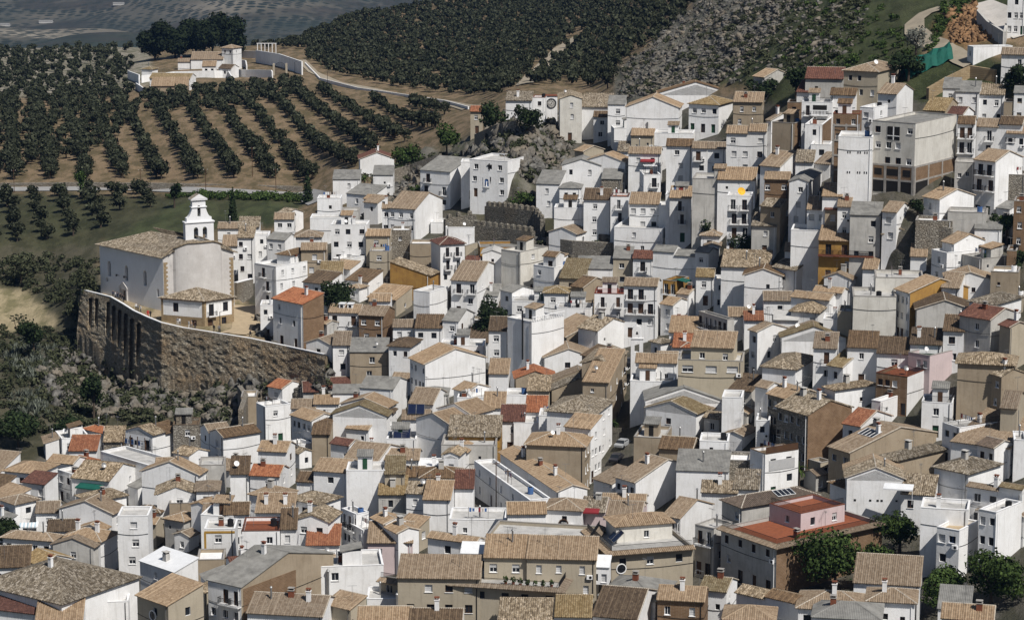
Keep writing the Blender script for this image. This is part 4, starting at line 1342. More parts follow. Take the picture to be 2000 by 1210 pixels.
    for wi, L in ((0, L1), (1, L2)):
        if wins[wi] or L < 3.5 or lab or on_prev or R.random() > .5: continue
        w, hh = R.choice(((.6, .7), (.7, .9), (.5, .6)))
        for q in range(R.choice((1, 1, 2))):
            u = L * (R.uniform(.2, .8) if q == 0 else R.choice((.25, .75)))
            zt = h - R.uniform(1.0, 2.4)
            if zt - hh > zb + .5 and all(abs(u - a[0]) > 1.2 for a in wins[wi]): wins[wi].append((u, w, zt - hh, zt, R.choice('ndvb'), False))
    # roof profile heights
    tp = math.tan(math.radians(R.uniform(17.5, 21.5)))
    ov = 0.38 if rk not in 'gW' else 0.18
    tops = {}
    rise = 0
    if form in ('gl', 'gr'):
        span = L2 if form == 'gl' else L1
        rise = min(span / 2 * tp, 2.7)
    elif form in ('sl', 'sr'):
        span = L2 if form == 'sl' else L1
        rise = min(span * 0.27, 2.6)
    mb = MB()
    def add_wall(o, ax, L, wi, top, m, pts_uv=None):
        holes = []
        if wi is not None:
            for (u, w, z0, z1, kind, isb) in wins[wi]:
                uu = L - u if wi == 0 else u      # left wall is measured from the corner B
                holes.append((uu - w / 2, uu + w / 2, z0, z1))
        wall_face(mb, o, ax, L, zb, h, top, holes, m)
    gab2 = [(0, h), (L2, h), (L2 / 2, h + rise)]
    gab1 = [(0, h), (L1, h), (L1 / 2, h + rise)]
    tL = tR = tbL = tbR = None
    if form == 'gl': tR = gab2; tbR = gab2
    elif form == 'gr': tL = gab1; tbL = gab1
    elif form == 'sl':
        tR = [(0, h), (L2, h), (L2, h + rise)]; tbL = [(0, h), (L1, h), (L1, h + rise), (0, h + rise)]; tbR = [(0, h), (L2, h), (0, h + rise)]
    elif form == 'sr':
        tL = [(0, h), (L1, h), (0, h + rise)]; tbL = [(0, h), (L1, h), (L1, h + rise)]; tbR = [(0, h), (L2, h), (L2, h + rise), (0, h + rise)]
    add_wall(O(L1, 0, 0), -e1, L1, 0, tL, wl_)
    add_wall(O(0, 0, 0), e2, L2, 1, tR, wr_)
    add_wall(O(0, L2, 0), e1, L1, None, tbL, wl_)
    add_wall(O(L1, L2, 0), -e2, L2, None, tbR, wr_)
    wallo = mb.build('wall', root)
    # roof
    rb = MB()
    m = ROOF.get(rk, WALL['w'])
    far_ = B.y > 520
    rib = 0 if rk in 'nkwW' else (0.24 if rk == 'g' else (0.42 if far_ else 0.31))
    rh = 0.045 if rk == 'g' else (0.11 if rk == 'p' else 0.085)
    white_edge = rk in 'todmyG' and R.random() < .75
    rm = RIDGEW if white_edge else m
    ztop = h
    if form in ('gl', 'gr'):
        a1, a2 = (L1, L2) if form == 'gl' else (L2, L1)
        f_ = (lambda a, c, z: O(a, c, z)) if form == 'gl' else (lambda a, c, z: O(c, a, z))
        k = rise / (a2 / 2)
        vg = 0.16
        secs = [(-vg, a1 + vg, 0.0, m)]
        if a1 > 8.5 and R.random() < .7 and not on_prev:      # two neighbours under one line of roof: a step and another tile
            cut = a1 * R.uniform(.38, .62); dz = R.uniform(.35, .8)
            m2 = ROOF[R.choice('ttpdty')] if rk in 'tdpy' else m
            if R.random() < .5: secs = [(-vg, cut, dz, m2), (cut, a1 + vg, 0.0, m)]
            else: secs = [(-vg, cut, 0.0, m), (cut, a1 + vg, dz, m2)]
            q0, q1 = (0, cut) if secs[0][2] else (cut, a1)
            for c0, c1, top in ((0, 0, 0), (a2, a2, 0)):
                rb.face([f_(q0, c0, h), f_(q1, c0, h), f_(q1, c0, h + dz), f_(q0, c0, h + dz)], wl_)
            for q in (q0, q1):
                rb.face([f_(q, 0, h), f_(q, a2, h), f_(q, a2, h + dz), f_(q, a2 / 2, h + rise + dz), f_(q, 0, h + dz)], wl_)
        for s0, s1, dz, mm in secs:
            zr = h + rise + .03 + dz; ze = h - ov * k + .03 + dz
            sag = R.uniform(-.10, .04)
            slope(rb, [f_(s0, -ov, ze), f_(s1, -ov, ze), f_(s1, a2 / 2, zr + sag), f_(s0, a2 / 2, zr)], mm, rib, rh)
            slope(rb, [f_(s0, a2 + ov, ze), f_(s1, a2 + ov, ze), f_(s1, a2 / 2, zr + sag), f_(s0, a2 / 2, zr)], mm, rib, rh)
            ridge_line(rb, f_(s0, a2 / 2, zr), f_(s1, a2 / 2, zr + sag), rm)
            if white_edge:
                s_ = s0 + .08
                ridge_line(rb, f_(s_, -ov, ze), f_(s_, a2 / 2, zr), rm, .1)
                ridge_line(rb, f_(s_, a2 + ov, ze), f_(s_, a2 / 2, zr), rm, .1)
    elif form in ('sl', 'sr'):
        a1, a2 = (L1, L2) if form == 'sl' else (L2, L1)
        f_ = (lambda a, c, z: O(a, c, z)) if form == 'sl' else (lambda a, c, z: O(c, a, z))
        k = rise / a2
        vg = 0.14
        slope(rb, [f_(-vg, -ov, h - ov * k + .03), f_(a1 + vg, -ov, h - ov * k + .03), f_(a1 + vg, a2 + .2, h + rise + .2 * k + .03), f_(-vg, a2 + .2, h + rise + .2 * k + .03)], m, rib, rh)
        if white_edge: ridge_line(rb, f_(-vg, a2 + .1, h + rise + .05), f_(a1 + vg, a2 + .1, h + rise + .05), rm)
    elif form == 'hp':
        lo = ov
        k = tp
        if L1 >= L2: hw = L2 / 2; ra, rc_ = (hw, L2 / 2), (L1 - hw, L2 / 2)
        else: hw = L1 / 2; ra, rc_ = (L1 / 2, hw), (L1 / 2, L2 - hw)
        rise = min(hw * k, 2.9); k = rise / hw
        ze, zr = h - lo * k + .03, h + rise + .03
        E = [O(-lo, -lo, ze), O(L1 + lo, -lo, ze), O(L1 + lo, L2 + lo, ze), O(-lo, L2 + lo, ze)]
        r0, r1 = O(ra[0], ra[1], zr), O(rc_[0], rc_[1], zr)
        if (r1 - r0).length < 0.15: r1 = r0 + (e1 if L1 >= L2 else e2) * .15
        if L1 >= L2: fs = [[E[0], E[1], r1, r0], [E[3], E[0], r0], [E[2], E[3], r0, r1], [E[1], E[2], r1]]
        else: fs = [[E[3], E[0], r0, r1], [E[0], E[1], r0], [E[1], E[2], r1, r0], [E[2], E[3], r1]]
        for p in fs: slope(rb, p, m, rib, rh)
        ridge_line(rb, r0, r1, rm)
        for a, c in (((E[0], r0), (E[3], r0 if L1 >= L2 else r1), (E[1], r1 if L1 >= L2 else r0), (E[2], r1))): ridge_line(rb, a, c, rm)
    else:
        floor = {'o': FLOORRED, 'm': FLOORRED, 'd': ROOF['d'], 't': PAVE}.get(rk, m)
        if form in ('fs', 'fr'): floor = FLOORRED if 'R' in fl or form == 'fr' else ROOF['k']
        zf = h - 0.55
        ztop = h - 0.55
        rb.face([O(0, 0, zf), O(0, L2, zf), O(L1, L2, zf), O(L1, 0, zf)], floor)
        pw = 0.22
        pm = wl_ if rk not in 'mo' else ROOF['m']
        cop = {'m': ROOF['m'], 'o': CLAY, 'd': ROOF['d']}.get(rk, WHITE if wk[0] == 'w' else CONC)
        # inner parapet faces and coping
        for (a0, c0, a1, c1, na, nc) in ((0, 0, L1, 0, 0, 1), (0, 0, 0, L2, 1, 0), (L1, 0, L1, L2, -1, 0), (0, L2, L1, L2, 0, -1)):
            i0 = (a0 + pw * na, c0 + pw * nc); i1 = (a1 + pw * na, c1 + pw * nc)
            rb.face([O(*i0, zf), O(*i1, zf), O(*i1, h), O(*i0, h)], wl_)
            mid = O((a0 + a1) / 2 + na * pw / 2, (c0 + c1) / 2 + nc * pw / 2, h + .03)
            ln = math.hypot(a1 - a0, c1 - c0)
            dirv = (e1 if nc else e2)
            rb.box(mid, (ln + (.1 if nc else -.34), pw + .1, .07), cop, math.atan2(dirv.y, dirv.x))
        if form in ('fs', 'gx') or rk == 'd' and form == 'fl' and False:
            pass
        if form in ('fs', 'fr'):
            # tiled skirt that runs round the terrace edge
            sk = 0.9
            zt_ = h + .12
            S_ = [(-sk, -sk), (L1 + .1, -sk), (L1 + .1, 0.15), (-0.0, 0.15)]
            slope(rb, [O(-sk, -sk, h - .28), O(L1 + .1, -sk, h - .28), O(L1 + .1, .3, zt_), O(.3, .3, zt_)], ROOF['t'], .31, .085)
            slope(rb, [O(-sk, L2 + .1, h - .28), O(-sk, -sk, h - .28), O(.3, .3, zt_), O(.3, L2 + .1, zt_)], ROOF['t'], .31, .085)
    roofo = rb.build('roof', root, uv=True)
    # window parts
    for wi in (0, 1):
        rz = -t if wi == 0 else math.pi / 2 - t
        for (u, w, z0, z1, kind, isb) in wins[wi]:
            p = O(u, 0, (z0 + z1) / 2) if wi == 0 else O(0, u, (z0 + z1) / 2)
            place('door' if kind in 'DG' and not isb else 'window', window_mesh(kind, round(w, 2), round(z1 - z0, 2)), root, p, rz)
            if isb:
                place('balcony', balcony_mesh(round(min(w + .9, 2.4), 1)), root, p + Vector((0, 0, -(z1 - z0) / 2)), rz)
    # things fixed to the roof
    def roof_pt(fa, fc, lift=0.0):
        a, c = fa * L1, fc * L2
        if form in ('gl', 'gr'):
            q = abs((c / L2 if form == 'gl' else a / L1) - .5) * 2
            z = h + rise * (1 - q)
        elif form == 'sl': z = h + rise * c / L2
        elif form == 'sr': z = h + rise * a / L1
        elif form == 'hp': z = h + min(min(a, L1 - a), min(c, L2 - c)) * (rise / (min(L1, L2) / 2))
        else: z = ztop
        return O(a, c, z + lift)
    nC = fl.count('C')
    for q in range(nC):
        fa = .5 if nC == 1 else .25 + .5 * q / (nC - 1)
        if form == 'gl': fc, fa = R.choice((.33, .42)), fa
        elif form == 'gr': fa, fc = R.choice((.33, .42)), (.5 if nC == 1 else .2 + .6 * q / (nC - 1))
        else: fc = .4
        place('chimney', chimney_mesh(R.choice((0, 0, 1, 2, 3))), root, roof_pt(fa, fc), -t)
    if nC == 0 and R.random() < .30 and not on_prev:
        place('chimney', chimney_mesh(R.choice((0, 1, 1, 2))), root, roof_pt(R.uniform(.2, .8), R.uniform(.3, .7)), -t)
    nA = fl.count('A') + (1 if R.random() < .42 else 0)
    for q in range(nA):
        place('antenna', antenna_mesh(R.choice((0, 1))), root, roof_pt(R.uniform(.15, .85), R.uniform(.3, .7)), R.uniform(0, 3))
    if 'D' in fl or R.random() < .02:
        place('satellite_dish', dish_mesh(METAL if R.random() < .4 else WHITE, .5 if 'D' in fl else .4), root, roof_pt(R.uniform(.2, .7), .25, .3), 0.2)
    if 'Q' in fl:
        place('satellite_dish', dish_mesh(YELLOW, 0.85), root, roof_pt(.45, .3, .4), 0)
    if 'S' in fl:
        place('solar_panel', solar_mesh(3.2, 2.2, 2), root, roof_pt(.5, .15, .2), -t)
    if form == 'fl' and L1 > 5 and L2 > 5 and rk in 'kod' and not on_prev and R.random() < .6:
        b = MB()        # stair head on the roof terrace
        w_, d_, hh = R.uniform(2.2, 3.2), R.uniform(2.2, 3.0), R.uniform(2.0, 2.5)
        b.box((0, 0, hh / 2), (w_, d_, hh), WALL['w'] if wk[0] in 'wkp' else wl_)
        b.box((0, -d_ / 2 - .02, .95), (.8, .06, 1.9), R.choice((BROWNW, DARK, GREENW)))
        sh_ = MB()
        slope(sh_, [(-w_ / 2 - .2, -d_ / 2 - .3, hh - .05), (w_ / 2 + .2, -d_ / 2 - .3, hh - .05), (w_ / 2 + .2, d_ / 2 + .1, hh + .6), (-w_ / 2 - .2, d_ / 2 + .1, hh + .6)], ROOF[R.choice('ttdg')], .31, .08)
        sh_.box((0, d_ / 2 - .1, hh + .25), (w_, .1, .5), WALL['w'])
        pp = O(L1 * R.uniform(.35, .65), L2 * R.uniform(.5, .7), ztop - zg if False else h - .55)
        so = b.build('stair_head', root, pp, -t); sh_.build('roof', so, uv=True)
    if R.random() < .5 and h > 4:
        b = MB()        # rain pipe by the corner
        b.tube((.35, -.1, zb + .5), (.35, -.1, h - .15), .06, .06, R.choice((METAL, WHITE, IRON)), 5)
        b.build('drainpipe', root, O(0, 0, 0) - Vector((0, 0, 0)) + (e1 * .8 if L1 > 3 else Vector((0, 0, 0))), -t)
    if R.random() < .45 and L1 > 4 and h > 4:
        b = MB()        # cable strung along the front
        zc = h - R.uniform(2.3, 3.2)
        for q in range(6):
            f0, f1 = q / 6, (q + 1) / 6
            b.tube((-L1 * f0, -.06, zc - .25 * math.sin(math.pi * f0)), (-L1 * f1, -.06, zc - .25 * math.sin(math.pi * f1)), .035, .035, IRON, 4, False)
        b.build('cable', root, O(0, 0, 0), -t)
    if R.random() < .45 and L2 > 4 and h > 4:
        b = MB()
        zc = h - R.uniform(2.3, 3.2)
        for q in range(6):
            f0, f1 = q / 6, (q + 1) / 6
            b.tube((L2 * f0, -.06, zc - .25 * math.sin(math.pi * f0)), (L2 * f1, -.06, zc - .25 * math.sin(math.pi * f1)), .035, .035, IRON, 4, False)
        b.build('cable', root, O(0, 0, 0), math.pi / 2 - t)
    if form == 'fl' and R.random() < .22 and not on_prev:
        b = MB(); b.tube((0, 0, 0), (0, 0, 1.1), .5, .5, R.choice((BLUEW, IRON, WHITE)), 12); b.box((0, 0, 1.14), (.5, .5, .08), IRON)
        b.build('water_tank', root, O(L1 * .2, L2 * .6, h - .5))
    if form == 'fl' and R.random() < .25 and L1 > 4 and not on_prev:
        b = MB()
        for q in (-1.6, 1.6): b.tube((q, 0, -.5), (q, 0, 1.4), .04, .04, METAL, 5)
        b.tube((-1.6, 0, 1.35), (1.6, 0, 1.35), .015, .015, IRON, 4)
        for q in range(6): b.box((-1.3 + q * .5, 0, .95), (.36, .03, R.uniform(.5, .8)), R.choice((WHITE, BLUEW, CLOTHR, STRIPEC, WHITE, IRON)))
        b.build('laundry_line', root, O(L1 * .5, L2 * .35, h), -t)
    if R.random() < .16 and wins[0]:
        u = wins[0][0][0]
        place('air_conditioner', ac_mesh(), root, O(max(.6, u - 1.1), 0, h - 2.6), -t)
    if form in ('fs', 'fr') or 'N' in fl or (form == 'fl' and 'T' in fl):
        place('railing', railing(max(1, L1 - .3)), root, O(L1 / 2, .12, h + .08), -t)
        if L2 > 2.5: place('railing', railing(max(1, L2 - .5)), root, O(.12, L2 / 2, h + .08), math.pi / 2 - t)
    if 'O' in fl:
        b = MB()
        wi = 0 if xm - xl > 14 else 1
        if 'fs' == form: wi = 1
        uu = (L1 if wi == 0 else L2) * (.5 if form != 'fs' else .12)
        ring = [(math.cos(a * math.pi / 9) * .75, -.05, math.sin(a * math.pi / 9) * .75) for a in range(18)]
        for a in range(18):
            b.tube(ring[a], ring[(a + 1) % 18], .1, .1, WHITE if wk[0] != 'w' else BROWNW, 4, False)
        b.face([(p[0], -.03, p[2]) for p in ring], GLASS)
        for a in (0, math.pi / 2): b.tube((-.7 * math.cos(a), -.06, -.7 * math.sin(a)), (.7 * math.cos(a), -.06, .7 * math.sin(a)), .03, .03, IRON, 4)
        p = O(uu, 0, h - 2.3) if wi == 0 else O(0, uu, h - 2.6)
        b.build('round_window', root, p, -t if wi == 0 else math.pi / 2 - t)
    HOUSES.append(dict(root=root, B=B, L1=L1, L2=L2, t=t, h=h, ztop=zg + ztop, form=form, rk=rk, wk=wk, nw=len(wins[0]) + len(wins[1]), label=lab.strip(), O=O, rise=rise,
                       px=(xl + xr) / 2, py=y, fl=fl, on_prev=on_prev, area=(xr - xl), roof_pt=roof_pt, zb=zb, wins=wins, tile=tile, xm=xm, y=y, bal=('B' in fl or 'b' in fl)))
    return HOUSES[-1]
def wall_pt(H, wi, u, z, out=0.0):
    """a spot on the left (0) or right (1) wall of a house, and the turn that faces it"""
    t = H['t']
    e1 = Vector((-math.cos(t), math.sin(t), 0)); e2 = Vector((math.sin(t), math.cos(t), 0))
    p = H['O'](u, -out, z) if wi == 0 else H['O'](-out, u, z)
    return p, (-t if wi == 0 else math.pi / 2 - t)
for tl in TILES:
    for row in TILES[tl][2].strip().split('\n'):
        if row.strip(): build_house(tl, row)
def footprint_hit(x, y, pad=0.5):
    for H in HOUSES:
        if H['on_prev']: continue
        dx, dy = x - H['B'].x, y - H['B'].y
        if abs(dx) > 45 or abs(dy) > 45: continue
        c_, s_ = math.cos(H['t']), math.sin(H['t'])
        a = -dx * c_ + dy * s_; b = dx * s_ + dy * c_
        if -pad < a < H['L1'] + pad and -pad < b < H['L2'] + pad: return True
    return False
TILES['Y'] = (0, 0, '')
def infill():
    """low annexes and sheds packed into the gaps between the houses, as the old town is"""
    town = [(560, 470), (760, 400), (1130, 270), (1300, 200), (1640, 190), (1990, 170), (2010, 1230), (-10, 1230), (-10, 960), (110, 880), (330, 850), (500, 820), (640, 760), (640, 690), (540, 600)]
    keep = [[(1205, 600), (1310, 590), (1310, 660), (1262, 710), (1250, 800), (1235, 890), (1200, 960), (1120, 1000), (1130, 900), (1150, 800), (1185, 690)],
            [(1425, 620), (1500, 620), (1500, 800), (1436, 800)], [(1150, 860), (1290, 870), (1275, 950), (1110, 1010)], [(1560, 1030), (1780, 960), (2010, 1080), (2010, 1230), (1540, 1210)],
            [(760, 400), (900, 300), (1110, 250), (1210, 500), (1040, 500), (860, 440)], [(1640, 190), (2010, 160), (2010, 90), (1640, 90)], [(450, 540), (540, 560), (540, 690), (460, 690)], [(780, 1150), (920, 1150), (920, 1210), (780, 1210)]]
    bpy.context.view_layer.update()
    dg = bpy.context.evaluated_depsgraph_get()
    R = random.Random(4)
    cand = []
    for py in range(330, 1240, 9):
        for px in range(0, 2000, 9):
            if not inpoly(np.array(float(px)), np.array(float(py)), town): continue
            if any(inpoly(np.array(float(px)), np.array(float(py)), k) for k in keep): continue
            ok, loc, nr, i_, ob, mt = SC.ray_cast(dg, Vector((0, 0, CAM_Z)), Vector(ray(px, py)).normalized())
            if ok and ob.name.startswith('haze'):
                ok, loc, nr, i_, ob, mt = SC.ray_cast(dg, loc, Vector(ray(px, py)).normalized())
            if ok and ob.name == 'ground': cand.append((px, py, loc.copy()))
    R.shuffle(cand)
    made = 0
    for px, py, loc in cand:
        near_h = min((H for H in HOUSES if not H['on_prev']), key=lambda H: (H['B'].x - loc.x) ** 2 + (H['B'].y - loc.y) ** 2)
        t = near_h['t']
        e1 = Vector((-math.cos(t), math.sin(t), 0)); e2 = Vector((math.sin(t), math.cos(t), 0))
        for w in (R.uniform(5, 8), 4.0, 3.0):
            if math.sin(t) < .2 or math.cos(t) < .2: t = math.radians(30)
            d = w * R.uniform(.8, 1.2)
            if any(footprint_hit((loc + e1 * w * a + e2 * d * b).x, (loc + e1 * w * a + e2 * d * b).y, .1) for a in (0, .5, 1) for b in (0, .5, 1)): continue
            h = R.uniform(3.0, 5.2) if w > 3.5 else R.uniform(2.4, 3.4)
            ex, ey = pix((loc.x, loc.y, loc.z + h))
            xl = pix(loc + e1 * w + Vector((0, 0, h)))[0]; xr = pix(loc + e2 * d + Vector((0, 0, h)))[0]
            form, rk = R.choice((('sl', 't'), ('sl', 't'), ('gl', 't'), ('gl', 'p'), ('fl', 'k'), ('sl', 'd'), ('sl', 'p'), ('fl', 'k'), ('hp', 't'), ('gr', 't'), ('sl', 'g')))
            wk = R.choice('wwwwwcg')
            build_house('Y', f"{xl / .35:.1f} {ex / .35:.1f} {xr / .35:.1f} {ey / .35:.1f} {math.degrees(t):.1f} {h:.2f} {form} {rk} {wk} {R.choice((0, 0, 1))} {R.choice((0, 0, 1))} ")
            made += 1
            break
        if made >= 110: break
    print('infill', made, len(cand))
def find_house(px, py):
    return min((H for H in HOUSES if not H['on_prev']), key=lambda H: (H['xm'] - px) ** 2 + (H['y'] - py) ** 2)
infill()
# ------------------------------------------------------------------ walls with arched openings (church, belfry, gates)
def arched_panel(b, o, ax, inn, W, zb, ztop, ops, m, depth=0.5, back=None, rev=None, breaks=(), through=False):
    """o: lower left corner seen from outside, ax: along, inn: inward normal; ops: (centre, width, sill, spring) arches"""
    us = {0.0, W, *breaks}
    for c, w, s, sp in ops:
        for k in range(9): us.add(c - w / 2 + w * k / 8)
    us = sorted(us)
    pt = lambda u, z, q=0.0: (o.x + ax.x * u + inn.x * q, o.y + ax.y * u + inn.y * q, o.z + z)
    arch = lambda op, u: op[3] + math.sqrt(max(0, (op[1] / 2) ** 2 - (u - op[0]) ** 2))
    rev = rev or m
    for i in range(len(us) - 1):
        a, c = us[i], us[i + 1]
        mid = (a + c) / 2
        here = sorted([op for op in ops if abs(mid - op[0]) < op[1] / 2], key=lambda op: op[2])
        za, zc = zb, zb
        layers = []
        for op in here:
            layers.append((za, zc, op[2], op[2]))
            A0, A1 = arch(op, a), arch(op, c)
            b.face([pt(a, A0), pt(c, A1), pt(c, A1, depth), pt(a, A0, depth)], rev)
            b.face([pt(a, op[2]), pt(a, op[2], depth), pt(c, op[2], depth), pt(c, op[2])], rev)
            if back: b.face([pt(a, op[2], depth), pt(c, op[2], depth), pt(c, A1, depth), pt(a, A0, depth)], back)
            za, zc = A0, A1
        layers.append((za, zc, ztop(a), ztop(c)))
        for q in layers:
            b.face([pt(a, q[0]), pt(c, q[1]), pt(c, q[3]), pt(a, q[2])], m)
            if through: b.face([pt(a, q[0], depth), pt(a, q[2], depth), pt(c, q[3], depth), pt(c, q[1], depth)], m)
        if through: b.face([pt(a, ztop(a)), pt(c, ztop(c)), pt(c, ztop(c), depth), pt(a, ztop(a), depth)], m)
    for op in ops:
        for u in (op[0] - op[1] / 2, op[0] + op[1] / 2):
            b.face([pt(u, op[2]), pt(u, op[3]), pt(u, op[3], depth), pt(u, op[2], depth)], rev)
    if through:
        for u in (0, W): b.face([pt(u, zb), pt(u, ztop(u)), pt(u, ztop(u), depth), pt(u, zb, depth)], m)
Z3 = Vector((0, 0, 0))
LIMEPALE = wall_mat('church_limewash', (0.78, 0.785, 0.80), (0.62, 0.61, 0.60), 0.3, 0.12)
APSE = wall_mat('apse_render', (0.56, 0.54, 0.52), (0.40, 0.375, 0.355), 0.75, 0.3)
ASHLAR = brick_mat('ashlar_stone', (0.37, 0.285, 0.175), (0.30, 0.22, 0.125), (0.19, 0.14, 0.09), 0.9, 0.4, 0.03)

def church():
    B = at_y(318, 502, 571)
    A = at_z(194, 476, B.z); Cc = at_z(456, 492, B.z)
    z0 = at_y(314, 622, 571).z
    root = empty('church', (B.x, B.y, z0))
    tag(root, 'big white church with a cream old-tiled roof on the terrace above the arched rampart', 'church')
    b = B - Vector((B.x, B.y, z0)); a = A - Vector((B.x, B.y, z0)); c = Cc - Vector((B.x, B.y, z0)); d = a + c - b
    H = b.z
    dn = -4.0
    # long wall
    mb = MB()
    ax = (b - a); L = ax.length; ax.normalize()
    inn = Vector((-ax.y, ax.x, 0))
    if inn.dot(c - b) < 0: inn = -inn
    U = lambda px: L * (px - 194) / (318 - 194)
    ops = [(U(212.5), 1.25, H - 7.2, H - 4.2), (U(246.5), 1.25, H - 7.4, H - 4.4), (U(282.5), 1.25, H - 7.6, H - 4.6), (U(241), 1.9, 1.2, 3.6), (U(307), .8, 4.6, 6.2), (U(207.5), .9, 5.6, 6.1)]
    arched_panel(mb, Vector((a.x, a.y, 0)), ax, inn, L, dn, lambda u: H, ops, LIMEPALE, 0.75, GLASS)
    # end wall: gable cut flat, its middle bulging outward
    e = (c - b); E = e.length; e.normalize()
    outw = Vector((e.y, -e.x, 0))
    if outw.dot(b - a) < 0: outw = -outw
    rise = 3.1
    def prof(s):
        q = s / E
        k = min(q, 1 - q) / 0.36
        k = min(1, k)
        return H + rise * (1 - (1 - k) ** 1.6) * (0.98 if k >= 1 else 1)
    def bul(s):
        q = s / E
        if q < 0.14 or q > 0.83: return 0
        return 2.1 * math.sin(math.pi * (q - 0.14) / 0.69) ** 0.6
    n = 36
    P = [(b + e * (E * k / n) + outw * bul(E * k / n), prof(E * k / n)) for k in range(n + 1)]
    for k in range(n):
        (p, z), (q, w) = P[k], P[k + 1]
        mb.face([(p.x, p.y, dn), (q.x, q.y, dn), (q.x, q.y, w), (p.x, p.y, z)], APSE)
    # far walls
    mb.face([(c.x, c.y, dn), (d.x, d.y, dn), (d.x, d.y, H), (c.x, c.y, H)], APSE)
    mb.face([(d.x, d.y, dn), (a.x, a.y, dn), (a.x, a.y, H), (d.x, d.y, H)], LIMEPALE)
    mb.build('wall', root)
    # quoins on both corners of the end wall, block by block
    qm = MB(); qm.box((0, 0, 0), (0.95, 0.62, 0.44), ASHLAR); q1 = qm.mesh('quoin')
    qm = MB(); qm.box((0, 0, 0), (0.6, 0.62, 0.44), ASHLAR); q2 = qm.mesh('quoin')
    rz = math.atan2(e.y, e.x)
    for k in range(26):
        for s, sg in ((0.42, 1), (E - .42, -1)):
            if s > 1 and k < 5: continue
            p = b + e * (s + sg * (.15 if k % 2 else 0)) + outw * -.22
            place('quoin', q1 if k % 2 else q2, root, (p.x, p.y, k * .5 + .2), rz)
    # door surround with pediment
    dm = MB()
    for s in (-1.25, 1.25): dm.box((s, -.18, 2.4), (.45, .34, 4.6), APSE)
    dm.box((0, -.2, 5.0), (3.2, .42, .5), APSE)
    dm.face([(-1.6, -.41, 5.26), (1.6, -.41, 5.26), (0, -.41, 6.5)], APSE); dm.face([(-1.6, .0, 5.26), (-1.6, -.41, 5.26), (0, -.41, 6.5), (0, 0, 6.5)], APSE)
    dm.face([(1.6, -.41, 5.26), (1.6, 0, 5.26), (0, 0, 6.5), (0, -.41, 6.5)], APSE)
    for s in (-.42, .42): dm.box((s, .6, 2.35), (.78, .1, 3.6), BROWNW)
    p = a + ax * U(241)
    dm.build('door', root, (p.x, p.y, 0), math.atan2(ax.y, ax.x))
    lm = MB(); lm.tube((0, 0, 0), (0, -.7, .5), .05, .05, IRON, 5); lm.box((0, -.75, .25), (.3, .3, .5), IRON)
    lmm = lm.mesh('wall_lantern')
    for px in (232, 247): 
        p = a + ax * U(px); place('wall_lantern', lmm, root, (p.x, p.y, 7.6), math.atan2(ax.y, ax.x))
    # roof: hipped at the far end, clipped gable at the near end
    rb = MB()
    ov = .75
    k = rise / (E / 2)
    rn0 = (b + c) / 2; rf = (a + d) / 2
    axd = (b - a).normalized()
    near_l = b + e * (E * .36); near_r = b + e * (E * .64)
    zr = H + rise
    eo = e * ov; go = axd * .5
    z_e = H - ov * k + .05
    V = lambda p, z: Vector((p.x, p.y, z))
    M = rf + axd * (E * .42)
    slope(rb, [V(a - eo - go, z_e), V(b - eo + go, z_e), V(near_l + go, zr - .05), V(rn0 + go, zr + .05), V(M, zr + .05)], ROOF['p'], .36, .12)
    slope(rb, [V(c + eo + go, z_e), V(d + eo - go, z_e), V(M, zr + .05), V(rn0 + go, zr + .05), V(near_r + go, zr - .05)], ROOF['p'], .36, .12)
    slope(rb, [V(d + eo - go, z_e), V(a - eo - go, z_e), V(M, zr + .05)], ROOF['p'], .36, .12)
    ridge_line(rb, V(M, zr), V(rn0 + go, zr), RIDGEW); ridge_line(rb, V(a - eo - go, z_e), V(M, zr), RIDGEW, .12)
    rb.build('roof', root, uv=True)
    # coping over the end wall
    cb = MB()
    for q in range(n):
        (p, z), (w, zz) = P[q], P[q + 1]
        cb.tube((p.x + outw.x * .1, p.y + outw.y * .1, z + .12), (w.x + outw.x * .1, w.y + outw.y * .1, zz + .12), .22, .22, ROOF['p'], 6, False)
    cb.build('cornice', root)
    # bell gable
    bm = MB()
    ow = 6.7
    o = b + e * (E * .5 - ow * .36) - outw * 1.6
    zb_ = zr - 1.2
    o = Vector((o.x, o.y, zb_))
    arched_panel(bm, o, e, -outw, ow, 0, lambda u: 5.2, [(2.5, 1.05, 1.4, 3.6), (4.6, 1.05, 1.4, 3.6)], LIMEPALE, 1.7, None, None, (), True)
    bm.build('bell_gable', root)
    um = MB()
    def sh(u):      # sweeping shoulders of the upper tier
        q = min(u, ow - .8 - u)
        return .9 + 2.3 * min(1, q / 1.4) ** 2.2 + (1.8 if q > 1.4 else 0)
    o2 = o + e * .4 - outw * .15 + Vector((0, 0, 5.42))
    arched_panel(um, o2, e, -outw, ow - .8, 0, sh, [(2.95, .75, 1.1, 3.3)], LIMEPALE, 1.3, None, None, [k * .17 for k in range(1, 9)] + [ow - .8 - k * .17 for k in range(1, 9)] + [1.41, ow - 2.21], True)
    cz = math.atan2(e.y, e.x)
    mid = o + e * (ow / 2) - outw * .8
    um.box((mid.x, mid.y, zb_ + 5.32), (ow + .4, 2.1, .26), LIMEPALE, cz)
    um.box((mid.x, mid.y, zb_ + 8.75), (3.7, 1.75, .2), LIMEPALE, cz)
    um.box((mid.x, mid.y, zb_ + 10.45), (3.9, 2.0, .26), LIMEPALE, cz)
    T = lambda u, v, z: (mid.x + e.x * u - outw.x * v, mid.y + e.y * u - outw.y * v, zb_ + z)
